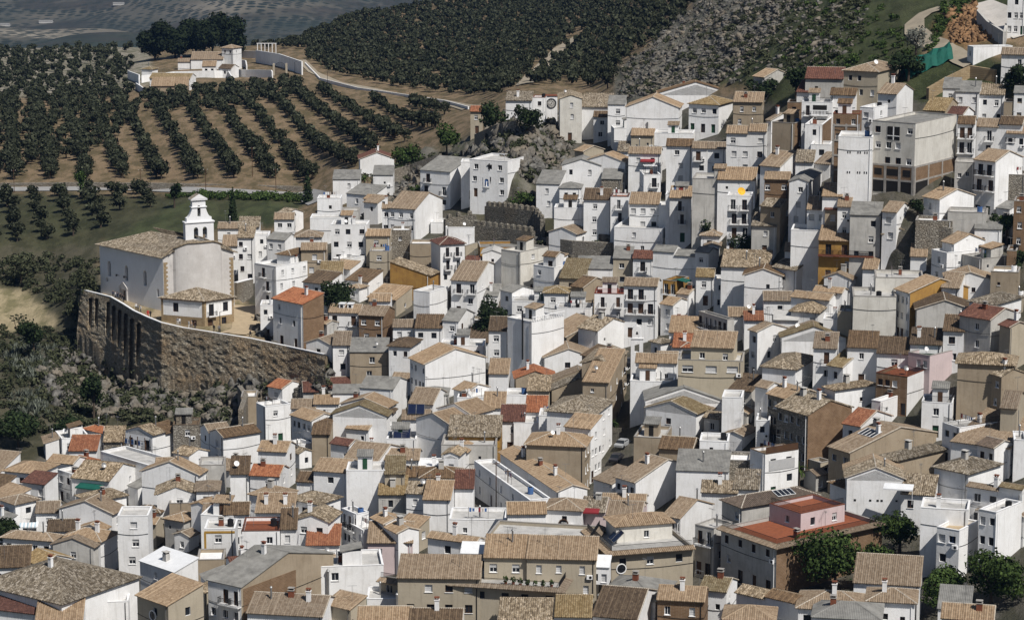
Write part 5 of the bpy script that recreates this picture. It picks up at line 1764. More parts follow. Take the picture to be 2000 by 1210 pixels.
    for s in (-1, 1):
        um.face([T(s * 2.0, -1.05, 10.55), T(s * 2.0, 1.05, 10.55), T(0, 1.05, 11.8), T(0, -1.05, 11.8)], ROOF['p'])
        um.face([T(s * 2.0, -1.05, 10.6), T(0, -1.05, 11.78), T(0, -1.05, 10.6)], LIMEPALE)
        um.face([T(s * 2.0, 1.05, 10.6), T(0, 1.05, 11.78), T(0, 1.05, 10.6)], LIMEPALE)
    um.tube(T(0, 0, 11.8), T(0, 0, 12.8), .05, .05, IRON, 5); um.tube(T(-.35, 0, 12.5), T(.35, 0, 12.5), .05, .05, IRON, 5)
    um.build('belfry_top', root)
    bell = MB()
    prof_ = [(.12, .95), (.25, .9), (.34, .6), (.42, .25), (.55, 0)]
    for q in range(len(prof_) - 1):
        bell.tube((0, 0, prof_[q + 1][1]), (0, 0, prof_[q][1]), prof_[q + 1][0], prof_[q][0], IRON, 10, False)
    bell.box((0, 0, 1.1), (1.0, .2, .3), BROWNW)
    bmsh = bell.mesh('bell')
    for u in (2.5, 4.6):
        p = o + e * u - outw * .8; place('bell', bmsh, root, (p.x, p.y, zb_ + 2.3), cz)
    p = o + e * 3.35 - outw * .8; place('bell', bmsh, root, (p.x, p.y, zb_ + 7.1), cz)
church()

def quad_house(name, Bp, y, Ap, Cp, H, roofm, rise, label, cat):
    B = at_y(*Bp, y); A = at_z(*Ap, B.z); C2 = at_z(*Cp, B.z)
    root = empty(name, (B.x, B.y, B.z - H))
    tag(root, label, cat)
    o = Vector((B.x, B.y, B.z - H))
    return root, A - o, B - o, C2 - o
def pavilion():
    root, a, b, c = quad_house('parish_house', (398.5, 587), 555, (314.5, 580), (456, 579), 6.9, 'p', 2.0,
                               'low white house with a stone ground floor and hipped old-tile roof against the church', 'house')
    d = a + c - b
    H = 6.9
    cen = (a + c) / 2
    wb, sb = MB(), MB()
    for p, q, nn in ((a, b, 0), (b, c, 1)):
        ax = q - p; L = ax.length; ax.z = 0; ax.normalize()
        inn = Vector((-ax.y, ax.x, 0))
        if inn.dot(cen - p) < 0: inn = -inn
        hol = [(L * .34, 1.3, 3.9, 5.9)] if nn == 0 else [(L * .24, 1.3, 3.3, 5.9), (L * .72, 1.3, 3.9, 6.0)]
        low = [(L * .76, 1.3, -.3, 2.4)] if nn == 0 else [(L * .2, 1.4, -.3, 2.5), (L * .66, 1.2, .6, 2.6)]
        wall_face(wb, Vector((p.x, p.y, 0)), ax, L, 3.0, H, None, [(u - w / 2, u + w / 2, z0, z1) for u, w, z0, z1 in hol], WALL['w'])
        wall_face(sb, Vector((p.x, p.y, 0)) - inn * .04, ax, L, -3, 3.0, None, [(u - w / 2, u + w / 2, z0, z1) for u, w, z0, z1 in low], ASHLAR)
        rz = math.atan2(ax.y, ax.x)
        for u, w, z0, z1 in hol + low:
            pp = Vector((p.x, p.y, 0)) + ax * u
            place('window' if z0 > .4 else 'door', window_mesh('b' if z0 > .4 else 'D', w, round(z1 - z0, 2)), root, (pp.x, pp.y, (z0 + z1) / 2), rz)
        bb = MB()
        for k in range(int(L / .38)):
            pp = Vector((p.x, p.y, 0)) + ax * (.2 + k * .38) - inn * .3
            bb.box((pp.x, pp.y, H - .22), (.12, .6, .16), BROWNW, rz)
        bb.build('rafter_ends', root)
        pl = MB()
        for u in (.25, L - .25):
            pp = Vector((p.x, p.y, 0)) + ax * u - inn * .0
            pl.box((pp.x, pp.y, H / 2), (.5, .14, H - .3), ASHLAR, rz)
        pl.build('corner_pilaster', root)
        if nn == 1:
            pp = Vector((p.x, p.y, 0)) + ax * (L * .24)
            place('balcony', balcony_mesh(2.2), root, (pp.x, pp.y, 3.3), rz)
    for p, q in ((c, d), (d, a)):
        wb.face([(p.x, p.y, -3), (q.x, q.y, -3), (q.x, q.y, H), (p.x, p.y, H)], WALL['w'])
    wb.build('wall', root); sb.build('stone_base', root)
    rb = MB()
    ex = [Vector((cen.x + (p.x - cen.x) * 1.09, cen.y + (p.y - cen.y) * 1.09, H - .2)) for p in (a, b, c, d)]
    ap = Vector((cen.x, cen.y, H + 2.1))
    for k in range(4):
        slope(rb, [ex[k], ex[(k + 1) % 4], ap], ROOF['p'], .34, .11)
        ridge_line(rb, ex[k], ap, RIDGEW)
    rb.build('roof', root, uv=True)
pavilion()

# ------------------------------------------------------------------ the rampart under the church
def rampart():
    nu, nv = 520, 84
    s = np.linspace(0, len(TOP) - 1, nu)
    f = np.arange(len(TOP))
    tp = np.array(TOP, float); bt = np.array(BOT, float)
    V = np.zeros((nv, nu, 3))
    for i, q in enumerate(s):
        px, py, d = [np.interp(q, f, tp[:, k]) for k in range(3)]
        bx, by = [np.interp(q, f, bt[:, k]) for k in range(2)]
        Tp = at_y(px, py, d - 1.0)
        Bp = at_y(bx, by, d - 2.6)
        hb = Tp.z - Bp.z
        for j in range(nv):
            k = j / (nv - 1)
            V[j, i] = (Tp.x + (Bp.x - Tp.x) * k, Tp.y - 1.6 * k, Tp.z - hb * k)
    rough = (vnoise(V[..., 0] + V[..., 1] * .3, V[..., 2], 1.1, 31) - .5) * .4 + (vnoise(V[..., 0] + V[..., 1] * .3, V[..., 2], .5, 32) - .5) * .35 + (vnoise(V[..., 0], V[..., 2], 6, 33) - .5) * .25
    fade = np.clip((np.arange(nv) / nv - .09) / .05, 0, 1)[:, None]
    V[..., 1] += rough * fade
    # arched recesses between the buttresses
    px = 1000 + FPX * V[..., 0] / (V[..., 1] * CP - (V[..., 2] - CAM_Z) * SP)
    py = 605 - FPX * (V[..., 1] * SP + (V[..., 2] - CAM_Z) * CP) / (V[..., 1] * CP - (V[..., 2] - CAM_Z) * SP)
    for cx, y0, y1, hw in ((176.5, 582, 612, 3.4), (188.5, 583, 612, 3.4), (211, 590, 622, 3.6), (222.5, 597, 634, 3.6), (234, 605, 650, 3.6), (246, 612, 668, 3.8), (258, 622, 702, 4.4), (271, 631, 678, 4.2)):
        q = np.abs(px - cx + (py - y0) * 0.02) / hw
        a = (q < 1) & (py > y0 + (1 - np.sqrt(np.clip(1 - q * q, 0, 1))) * hw * 1.2) & (py < y1 + 34)
        depth_ = np.clip(1 - (py - y1) / 34, 0, 1) * 2.0
        V[..., 1] += np.where(a, depth_, 0)
    V2 = V.copy()
    for w in (0,):
        pass
    back = V[0].copy(); back[:, 1] += 1.0
    foot = V[-1].copy(); foot[:, 2] -= 6
    ALLW = np.concatenate([back[None], V, foot[None]])
    r, c = ALLW.shape[:2]
    ii = np.arange(r * c).reshape(r, c)
    q = np.stack([ii[1:, :-1], ii[1:, 1:], ii[:-1, 1:], ii[:-1, :-1]], -1).reshape(-1, 4)
    root = empty('rampart', at_y(158, 600, 603))
    root.rotation_euler = (0, 0, 0)
    tag(root, 'tall rugged stone rampart with narrow arched recesses and a white coping below the church', 'wall')
    o = np.array(root.location)
    place('stone_face', np_mesh('stone_face', ALLW.reshape(-1, 3) - o, q, [RAMPART]), root)
    b = MB()
    pl = [at_y(px_, py_, d - .6) for px_, py_, d in TOP]
    for k in range(len(pl) - 1):
        p, q_ = pl[k], pl[k + 1]
        dd = (q_ - p); L = Vector((dd.x, dd.y, 0)).length
        nx = Vector((-dd.y, dd.x, 0)).normalized() * .25
        up = Vector((0, 0, .16)); dn_ = Vector((0, 0, -1.0))
        P0, P1 = p - root.location, q_ - root.location
        b.face([P0 - nx + up, P1 - nx + up, P1 + nx + up, P0 + nx + up], WHITE)
        b.face([P0 - nx - up * .2, P1 - nx - up * .2, P1 - nx + up, P0 - nx + up], WHITE)
        b.face([P0 + nx + up, P1 + nx + up, P1 + nx + dn_, P0 + nx + dn_], WHITE)
    b.build('coping', root)
rampart()

# ------------------------------------------------------------------ stone walls with merlons, white boundary walls
def wall_run(name, pts_, h, th, m, label, cat='wall', base=None, merlon=None, cap=None, group=None, extra=1.5):
    """pts_: image spots of the wall's top; it stands on the ground beneath them"""
    W3 = [over_ground(px, py, h) for px, py in pts_]
    root = empty(name, (W3[0].x, W3[0].y, W3[0].z - h))
    tag(root, label, cat, group)
    b = MB(); cb = MB()
    for k in range(len(W3) - 1):
        p, q = W3[k] - root.location, W3[k + 1] - root.location
        d = q - p
        n = Vector((-d.y, d.x, 0)).normalized() * th / 2
        lo = min(gz(W3[k].x, W3[k].y), gz(W3[k + 1].x, W3[k + 1].y)) - extra - root.location.z
        P = [p - n, q - n, q + n, p + n]
        Lw = [Vector((v.x, v.y, lo)) for v in P]
        b.face(P, m)
        for i in range(4):
            j = (i + 1) % 4
            b.face([Lw[i], Lw[j], P[j], P[i]], m)
        L = d.length
        if cap:
            n2 = n * 1.25
            u = Vector((0, 0, .12))
            R = [p - n2, q - n2, q + n2, p + n2]
            cb.face([v + u for v in R], cap)
            for i in range(4):
                j = (i + 1) % 4
                cb.face([R[i], R[j], R[j] + u, R[i] + u], cap)
        if merlon:
            cnt = max(1, int(L / merlon))
            mm = MB()
            w = merlon * .55
            mm.box((0, 0, .45), (w, th * .8, .9), m)
            T_ = [(-w / 2, -th * .4, .9), (w / 2, -th * .4, .9), (w / 2, th * .4, .9), (-w / 2, th * .4, .9)]
            for i in range(4): mm.face([T_[i], T_[(i + 1) % 4], (0, 0, 1.25)], m)
            me = mm.mesh('merlon')
            for i in range(cnt):
                pp = p + d * ((i + .5) / cnt)
                place('merlon', me, root, pp, math.atan2(d.y, d.x))
    b.build('wall_body', root)
    if cap: cb.build('coping', root)
    return root
wall_run('castle_wall', [(868, 428), (905, 421), (930, 420)], 6, 1.2, CASTLE, 'dark grey castle wall section beside the big white row house gable end', 'wall', merlon=1.7)
wall_run('castle_wall', [(950, 402), (990, 404), (1046, 412), (1060, 430)], 5, 1.2, CASTLE, 'dark grey castle wall with pointed merlons, topmost below the white cross house', 'wall', merlon=1.7)
wall_run('castle_wall', [(926, 438), (985, 445), (1042, 452)], 5, 1.2, CASTLE, 'lower dark castle wall with small merlons above the rough rocks', 'wall', merlon=1.7)
wall_run('rubble_wall', [(1070, 462), (1120, 470), (1196, 474)], 4, 1.0, WALL['s'], 'pale rubble wall at the foot of the big white row house')
wall_run('rubble_wall', [(748, 338), (800, 322), (860, 300)], 3, 1.0, WALL['s'], 'sloping rubble wall on the grove side of the rocky knoll')
wall_run('rubble_wall', [(930, 262), (985, 238), (1010, 235)], 4, 1.0, WALL['s'], 'curved pale rubble wall just below the low old-tile house on the knoll')
wall_run('rubble_bank', [(-30, 358), (150, 356), (350, 358), (590, 364)], 1.4, .9, WALL['s'], 'long low rubble bank along the upper edge of the straight road')
wall_run('white_road_wall', [(596, 122), (625, 152), (700, 171), (790, 184), (870, 196), (915, 208)], .9, .4, WALL['w'], 'low white wall along the road running from the cemetery to the town')
wall_run('rubble_wall', [(1812, 172), (1850, 150), (1895, 128), (1945, 136)], 2.5, .8, ASHLAR, 'orange-brown stone wall beside the ramp under the green net tent')
wall_run('ramp_wall', [(1910, 20), (1930, 42), (1962, 62), (1966, 46)], 3, .6, WALL['g'], 'grey retaining wall bending round the orange rock cutting')
wall_run('rubble_wall', [(1790, 428), (1860, 446)], 5, .8, WALL['s'], 'rough brown stone wall beside the grey rendered block below the brick ruin')
wall_run('rubble_wall', [(460, 552), (492, 544)], 4, .8, WALL['s'], 'short rubble wall with a white top in the lane behind the church', cap=WHITE)
wall_run('rubble_wall', [(470, 800), (480, 770), (468, 752)], 6, 1.0, WALL['s'], 'broken stub of stone wall standing on the rocks below the rampart')

# cemetery walls
wall_run('cemetery_wall', [(250, 138), (272, 146), (272, 156)], 3.5, .5, WALL['w'], 'white cemetery wall corner farthest from the chapel')
wall_run('cemetery_wall', [(266, 162), (290, 178)], 2.5, .5, WALL['w'], 'short stepped white cemetery wall just above the olive tops')
wall_run('cemetery_wall', [(276, 148), (340, 140), (418, 138), (446, 138), (452, 148)], 3.0, .5, WALL['w'], 'long white cemetery wall in front of the gateway')
wall_run('cemetery_wall', [(465, 136), (530, 137), (532, 140)], 3.0, .5, WALL['w'], 'white cemetery wall between the niche row and the iron gate')
wall_run('cemetery_wall', [(500, 98), (545, 105), (590, 120)], 5.5, .5, WALL['w'], 'tallest white cemetery wall, sloping down behind the iron gate')
wall_run('cemetery_wall', [(436, 112), (480, 118), (482, 128)], 3.0, .5, WALL['w'], 'curving white wall in front of the cemetery chapel')
wall_run('cemetery_wall', [(468, 99), (500, 100)], 3.2, .5, WALL['w'], 'white wall beside the cemetery chapel')
def iron_gate():
    p = over_ground(547, 124, 4.6)
    root = empty('cemetery_gate', (p.x, p.y, p.z - 4.6))
    tag(root, 'arched black iron gate between two pillars in the white cemetery wall', 'gate')
    b = MB()
    for x in (-2.6, 2.6): b.box((x, 0, 2.0), (.8, .8, 5.2), WALL['c'])
    b.build('pillar', root)
    b = MB()
    for k in range(15):
        x = -2.1 + k * .3
        b.box((x, 0, (3 + math.sqrt(max(0, 4.41 - x * x))) / 2), (.07, .07, 3 + math.sqrt(max(0, 4.41 - x * x))), IRON, skip='ud')
    for z in (.6, 1.9, 3.0): b.box((0, 0, z), (4.3, .08, .1), IRON)
    A_ = [(math.cos(a * math.pi / 10) * 2.1, 0, 3 + math.sin(a * math.pi / 10) * 2.1) for a in range(11)]
    for k in range(10): b.tube(A_[k], A_[k + 1], .07, .07, IRON, 4)
    b.build('iron_bars', root)
iron_gate()
def pergola():
    p = over_ground(500, 100, 3)
    p = at_y(520, 98, p.y)
    root = empty('white_pergola', (p.x, p.y, gz(p.x, p.y)))
    tag(root, 'row of white pergola posts with a beam above the cemetery wall', 'pergola')
    b = MB()
    hh = p.z - root.location.z + 3.0
    for k in range(6):
        q = MB(); q.box((-4 + k * 1.7, 0, hh / 2), (.3, .3, hh), WHITE); q.build('post', root)
    b.box((.2, 0, hh + .12), (9.2, .34, .24), WHITE)
    b.build('beam', root)
pergola()

# ------------------------------------------------------------------ clock tower and white shrine
def clock():
    p = over_ground(1077, 188, 6.5)
    root = empty('clock_tower', (p.x, p.y, p.z - 6.5))
    tag(root, 'small white clock tower with a big dark-rimmed clock on the rocky knoll', 'clock tower')
    b = MB()
    b.box((0, 1.5, 1.8), (3.2, 3.0, 9.4), WALL['w']); b.build('wall', root, rz=0)
    b = MB()
    b.box((0, 1.5, 6.6), (3.7, 3.4, .2), CLAY); b.build('roof', root)
    zc = 4.6
    R_ = 1.22
    d = MB()
    d.tube((0, -.02, zc), (0, -.07, zc), R_, R_, WALL['g'], 28); d.build('dial', root)
    d = MB()
    ring = [(math.cos(k * math.pi / 16) * R_, -.1, zc + math.sin(k * math.pi / 16) * R_) for k in range(32)]
    for k in range(32): d.tube(ring[k], ring[(k + 1) % 32], .13, .13, IRON, 5, False)
    ring = [(math.cos(k * math.pi / 16) * R_ * .5, -.09, zc + math.sin(k * math.pi / 16) * R_ * .5) for k in range(32)]
    for k in range(32): d.tube(ring[k], ring[(k + 1) % 32], .025, .025, IRON, 4, False)
    d.build('rim', root)
    # Roman hours, as small strokes
    NUM = ['XII', 'I', 'II', 'III', 'IIII', 'V', 'VI', 'VII', 'VIII', 'IX', 'X', 'XI']
    d = MB()
    for k, s in enumerate(NUM):
        a = math.pi / 2 - k * math.pi / 6
        c = Vector((math.cos(a), 0, math.sin(a))); w = Vector((math.sin(a), 0, -math.cos(a)))
        wid = {'I': .06, 'V': .11, 'X': .11}
        tot = sum(wid[q] for q in s); x = -tot / 2
        for q in s:
            m0 = x + wid[q] / 2
            x += wid[q]
            q0 = Vector((0, -.085, zc)) + c * (R_ * .62) + w * m0; q1 = Vector((0, -.085, zc)) + c * (R_ * .86) + w * m0
            if q == 'I': d.tube(q0, q1, .018, .018, IRON, 4)
            elif q == 'V':
                for t_ in (-.04, .04): d.tube(q0, q1 + w * t_, .016, .016, IRON, 4)
            else:
                for t_ in (-.04, .04): d.tube(q0 - w * t_, q1 + w * t_, .016, .016, IRON, 4)
    d.build('numerals', root)
    for ang, ln in ((math.radians(55), .85), (math.radians(237), .55)):
        d = MB()
        d.tube((0, -.13, zc), (math.cos(ang) * ln, -.13, zc + math.sin(ang) * ln), .055, .03, IRON, 5); d.build('hand', root)
    d = MB(); d.tube((0, -.1, zc), (0, -.17, zc), .12, .12, IRON, 10); d.build('hub', root)
    q = MB(); q.box((-3.2, 1.2, .6), (3.0, 1.6, 2.6), WALL['w']); q.build('terrace', root)
    place('railing', railing(1.9), root, (2.6, .4, 1.2))
    q = MB(); q.box((2.6, 1.2, 1.1), (2.0, 1.8, .2), CONC); q.build('balcony_slab', root)
clock()
def shrine():
    p = at_y(1244, 690, 492)
    g = gz(p.x, p.y)
    root = empty('belfry_shrine', (p.x, p.y, p.z))
    tag(root, 'slim white bell gable with two arched openings rising from the dark street gap', 'belfry')
    b = MB()
    arched_panel(b, Vector((-1.2, 0, 0)), Vector((1, 0, 0)), Vector((0, 1, 0)), 2.4, min(0, g - p.z - 1), lambda u: 2.9, [(1.2, .95, .3, 1.9)], WALL['w'], .7, None, None, (), True)
    b.box((0, .35, 2.98), (2.7, .95, .16), WALL['w'])
    b.build('lower_tier', root)
    b = MB()
    arched_panel(b, Vector((-.95, .05, 3.06)), Vector((1, 0, 0)), Vector((0, 1, 0)), 1.9, 0, lambda u: 1.5 + math.sqrt(max(0, .9025 - (u - .95) ** 2)), [(.95, .8, .2, 1.35)], WALL['w'], .6, None, None, [.1 * k for k in range(1, 19)], True)
    b.box((0, .35, 5.66), (.3, .3, .3), WALL['w'])
    b.build('upper_tier', root)
    b = MB(); b.tube((0, .35, 3.75), (0, .35, 4.3), .26, .12, IRON, 8); b.build('bell', root)
shrine()
# ------------------------------------------------------------------ plants
def leaf_mat(name, lo, hi):
    t = N(name)
    g = t.n('ShaderNodeNewGeometry').outputs['Random Per Island']
    c = t.ramp(g, [(0, lo), (0.6, tuple((a + b) / 2 for a, b in zip(lo, hi))), (1, hi)])
    per = t.ramp(t.rnd(), [(0, 0.75), (1, 1.15)])
    t.color(t.mix(1.0, c, per, 'MULTIPLY')).rough(0.85)
    t.b.inputs['Specular IOR Level'].default_value = 0.06
    return t.m
OLIVE = leaf_mat('olive_leaves', (0.010, 0.013, 0.006), (0.066, 0.072, 0.045))
GREEN = leaf_mat('green_leaves', (0.018, 0.032, 0.010), (0.07, 0.105, 0.030))
DARKG = leaf_mat('dark_leaves', (0.010, 0.017, 0.008), (0.034, 0.050, 0.020))
PINE = leaf_mat('pine_needles', (0.008, 0.013, 0.007), (0.026, 0.036, 0.016))
SCRUBM = leaf_mat('scrub_leaves', (0.022, 0.027, 0.014), (0.075, 0.08, 0.045))
AGAVE = leaf_mat('agave_leaves', (0.06, 0.07, 0.055), (0.17, 0.185, 0.15))
PALEL = leaf_mat('pale_leaves', (0.09, 0.095, 0.075), (0.26, 0.26, 0.23))
BARK = plain('bark', (0.075, 0.058, 0.042), 0.95, 0.4, 3)
def leaves(rg, lobes, n, size, flat=0.5):
    """n leaf-clump quads spread through the outer volume of the lobes: (x,y,z,rx,ry,rz)"""
    lb = np.array(lobes, float)
    vol = lb[:, 3] * lb[:, 4] * lb[:, 5]
    k = rg.choice(len(lb), n, p=vol / vol.sum())
    v = rg.normal(size=(n, 3)); v /= np.linalg.norm(v, axis=1)[:, None]
    r = rg.uniform(0.35, 1.08, n) ** 0.6
    c = lb[k, :3] + v * r[:, None] * lb[k, 3:] * (1 + rg.normal(0, .07, (n, 1)))
    nrm = v + rg.normal(0, flat, (n, 3)); nrm /= np.linalg.norm(nrm, axis=1)[:, None]
    a = np.cross(nrm, rg.normal(size=(n, 3))); a /= np.linalg.norm(a, axis=1)[:, None]
    b = np.cross(nrm, a)
    s = (size * rg.uniform(.6, 1.25, n))[:, None]
    e = rg.uniform(.55, 1, n)[:, None]
    V = np.stack([c - a * s - b * s * e * .35, c - a * s * .1 - b * s * e, c + a * s + b * s * e * .3, c + a * s * .15 + b * s * e], 1)
    return V.reshape(-1, 3)
def quads_of(nv): return np.arange(nv).reshape(-1, 4)
def trunk_mesh(rg, h, r, limbs=3, spread=1.0, key=None):
    b = MB()
    p = Vector((0, 0, -.4)); q = Vector((rg.uniform(-.15, .15), rg.uniform(-.15, .15), h * .55))
    b.tube(p, q, r * 1.25, r * .8, BARK, 7)
    for k in range(limbs):
        a = 2 * math.pi * (k + rg.uniform(0, .6)) / limbs
        e = q + Vector((math.cos(a) * spread, math.sin(a) * spread, h * rg.uniform(.35, .6)))
        b.tube(q, e, r * .6, r * .2, BARK, 5)
    return b.mesh('trunk')
OL = []
for k in range(7):
    rg = np.random.default_rng(100 + k)
    lobes = [(rg.uniform(-.9, .9), rg.uniform(-.9, .9), 2.3 + rg.uniform(-.35, .7), rg.uniform(1.0, 1.5), rg.uniform(1.0, 1.5), rg.uniform(.9, 1.3)) for _ in range(5)]
    lobes += [(rg.uniform(-1.3, 1.3), rg.uniform(-1.3, 1.3), 1.5, .9, .9, .8) for _ in range(2)]
    V = leaves(rg, lobes, 300, .36)
    Vf = leaves(rg, lobes, 120, .60)
    OL.append((np_mesh('olive_crown', V, quads_of(len(V)), [OLIVE]), trunk_mesh(rg, 2.0, .2, 3, .8), Vf))
def olive_spots():
    out = []
    a = on_ground(378, 336); b = on_ground(322, 238); c = on_ground(458, 343)
    u = Vector((b.x - a.x, b.y - a.y)).normalized()
    w = Vector((c.x - a.x, c.y - a.y))
    w = w - u * w.dot(u)
    R1 = [(-30, 196), (60, 188), (240, 172), (290, 186), (450, 172), (560, 160), (610, 172), (700, 196), (800, 205), (868, 214), (872, 244), (820, 262), (770, 290), (700, 312), (690, 335), (620, 350), (590, 352), (-30, 350)]
    R2 = [(-30, 100), (60, 98), (285, 96), (262, 140), (250, 165), (60, 188), (-30, 196)]
    R3 = [(480, 92), (560, 86), (620, 64), (700, 30), (790, 16), (900, -8), (1370, -8), (1330, 40), (1255, 95), (1210, 130), (1190, 175), (1100, 165), (1020, 168), (965, 190), (930, 186), (900, 190), (760, 168), (640, 140), (600, 118), (545, 98)]
    R4 = [(-30, 376), (325, 378), (300, 405), (230, 425), (190, 460), (120, 488), (-30, 480)]
    PATHS = [[(1022, 168), (1040, 148), (1075, 118), (1095, 95), (1132, 70)]]
    def lattice(o, u_, v_, su, sv, poly, jit, skip, ymax):
        for i in range(-140, 140):
            for j in range(-140, 140):
                x = o.x + u_.x * su * i + v_.x * sv * j + rng.uniform(-jit, jit)
                y = o.y + u_.y * su * i + v_.y * sv * j + rng.uniform(-jit, jit)
                if y < 600 or y > ymax or abs(x) > y * .24: continue
                z = gz(x, y)
                px, py = pix((x, y, z))
                if not inpoly(np.array(px), np.array(py), poly): continue
                if rng.random() < skip: continue
                if any(abs(px - np.interp(py, [p[1] for p in P_][::-1], [p[0] for p in P_][::-1])) < 11 and 60 < py < 170 for P_ in PATHS): continue
                out.append((x, y, z))
    wn_ = w.normalized()
    lattice(Vector((a.x, a.y)), u, wn_, 4.1, w.length, R1, .9, .05, 1080)
    lattice(Vector((-150, 850)), Vector((.8, .6)), Vector((-.6, .8)), 6.6, 6.6, [(-30, 196), (240, 172), (290, 200), (250, 260), (140, 320), (-30, 345)], 3.0, .15, 1080)
    lattice(Vector((-60, 900)), Vector((.8, .6)), Vector((-.6, .8)), 7, 7, [(290, 186), (450, 172), (590, 165), (600, 190), (450, 215), (290, 230)], 3.0, .15, 1080)
    lattice(Vector((0, 1100)), Vector((.8, .6)), Vector((-.6, .8)), 7.6, 8.4, R2, 1.8, .14, 1345)
    lattice(Vector((50, 1000)), Vector((.9, .43)), Vector((-.43, .9)), 5.6, 6.1, R3, 1.4, .12, 1440)
    lattice(Vector((-150, 720)), Vector((.97, .24)), Vector((-.24, .97)), 7.6, 9.5, R4, 1.0, .14, 800)
    return out
spots = olive_spots()
# trees stay clear of the cemetery and the houses
def clear(x, y, z):
    px, py = pix((x, y, z))
    return not (258 < px < 600 and 96 < py < 160 and not (px > 480 and py > 148)) 
spots = [s for s in spots if clear(*s)]
spots.sort(key=lambda s: s[1])
near, rest = spots[:290], spots[290:]
olive0 = None
for k, (x, y, z) in enumerate(near):
    cm, tm, _ = OL[k % len(OL)]
    s = rng.uniform(.95, 1.45)
    if olive0 is None:
        olive0 = empty('olive_tree', (0, 0, 0))
        tag(olive0, 'grey-green olive tree with a rounded crown in the groves around the straight road', 'olive tree', 'olive trees in the groves by the straight road')
        place('trunk', tm, olive0); place('crown', cm, olive0)
        r = olive0
        kids = list(olive0.children)
    else:
        r = olive0.copy(); COL.objects.link(r)
        for ch in kids:
            q = ch.copy(); q.parent = r; q.data = tm if ch.data is OL[0][1] else cm
            COL.objects.link(q)
    low = y < 772
    r['label'] = 'grey-green olive tree in the field below the straight road' if low else 'grey-green olive tree in the grove rows above the straight road'
    r['group'] = 'olive trees below the straight road' if low else 'olive trees in the rows above the straight road'
    r.location = (x, y, z); r.rotation_euler = (0, 0, rng.uniform(0, 6.28)); r.scale = (s * rng.uniform(.92, 1.1), s, s * rng.uniform(.85, 1.1))
def merged(spots_, variants, name, mat, label, smin=.8, smax=1.2, kind='stuff'):
    arr = []
    for k, (x, y, z) in enumerate(spots_):
        V = variants[k % len(variants)]
        a = rng.uniform(0, 6.28); s = rng.uniform(smin, smax)
        c_, s_ = math.cos(a) * s, math.sin(a) * s
        arr.append(np.stack([V[:, 0] * c_ - V[:, 1] * s_ + x, V[:, 0] * s_ + V[:, 1] * c_ + y, V[:, 2] * s + z], 1))
    V = np.concatenate(arr)
    o = place(name, np_mesh(name, V, quads_of(len(V)), [mat]))
    tag(o, label, None, None, kind)
    return o
merged(rest, [q[2] for q in OL], 'olive_grove', OLIVE, 'farther olive trees covering the hills behind the cemetery and the town', .75, 1.2)
# ------------------------------------------------------------------ rocks and scrub
def in_image(poly, n, seed, lo=None):
    rg = np.random.default_rng(seed)
    xs = [p[0] for p in poly]; ys = [p[1] for p in poly]
    out = []
    tries = 0
    while len(out) < n and tries < n * 12:
        tries += 1
        px, py = rg.uniform(min(xs), max(xs)), rg.uniform(min(ys), max(ys))
        if not inpoly(np.array(px), np.array(py), poly): continue
        h = on_ground(px, py)
        if h is not None: out.append((h.x, h.y, h.z))
    return out
ICO = bmesh.new(); bmesh.ops.create_icosphere(ICO, subdivisions=2, radius=1.0)
ICV = np.array([v.co[:] for v in ICO.verts]); ICF = np.array([[v.index for v in f.verts] for f in ICO.faces]); ICO.free()
def rocks(name, spots_, smin, smax, mat, label, seed, flat=.55, tilt=0.0):
    rg = np.random.default_rng(seed)
    vs, fs, nv = [], [], 0
    for x, y, z in spots_:
        s = smin + (smax - smin) * rg.random() ** 2.2
        sc = np.array((rg.uniform(.7, 1.5), rg.uniform(.7, 1.3), rg.uniform(.45, .95) * flat / .55)) * s
        V = np.round(ICV * 1.6 + rg.normal(0, .42, ICV.shape)) / 1.6 * .9 + ICV * .12 + rg.normal(0, .07, ICV.shape)
        V = V * sc
        V[:, 2] += V[:, 0] * tilt
        a = rg.uniform(0, 6.28)
        c_, s_ = math.cos(a), math.sin(a)
        V = np.stack([V[:, 0] * c_ - V[:, 1] * s_ + x, V[:, 0] * s_ + V[:, 1] * c_ + y, V[:, 2] + z + s * .1], 1)
        vs.append(V); fs.append(ICF + nv); nv += len(V)
    o = place(name, np_mesh(name, np.concatenate(vs), np.concatenate(fs), [mat]))
    tag(o, label, None, None, 'stuff')
ROCK = N('grey_limestone')
_v = ROCK.coord()
_n = ROCK.noise(_v, .9, 6, .75); _n2 = ROCK.noise(_v, .12, 3, .6)
ROCK.color(ROCK.mix(ROCK.ramp(_n2, [(.42, 0), (.62, .6)]), ROCK.ramp(_n, [(.32, (.036, .034, .03)), (.55, (.13, .125, .113)), (.75, (.27, .262, .245))]), (.20, .165, .12)))
ROCK.bump(_n, .8, .2)
ROCK = ROCK.m
ORR = plain('orange_rock', (.30, .175, .09), .95, .7, .8, 0, .8)
SLOPE_ROCK = [(1205, 195), (1215, 130), (1262, 90), (1372, 0), (1560, -5), (1520, 60), (1480, 110), (1395, 165), (1300, 180)]
SLOPE_ALL = [(1205, 195), (1215, 130), (1262, 90), (1372, 0), (1700, -5), (1690, 60), (1640, 120), (1560, 150), (1395, 168), (1300, 180)]
KNOLL = [(880, 320), (935, 285), (960, 250), (1005, 222), (1095, 222), (1110, 262), (1118, 320), (1090, 345), (1040, 360), (1000, 330), (930, 325)]
CLIFF = [(60, 720), (150, 665), (205, 705), (262, 745), (320, 760), (470, 790), (500, 812), (430, 825), (280, 808), (190, 815), (110, 790)]
rocks('rock_outcrops', in_image(SLOPE_ROCK, 2300, 1) + in_image(SLOPE_ALL, 1100, 2), .16, .95, ROCK, 'grey limestone outcrops over the hillside above the town', 3, .5, .25)
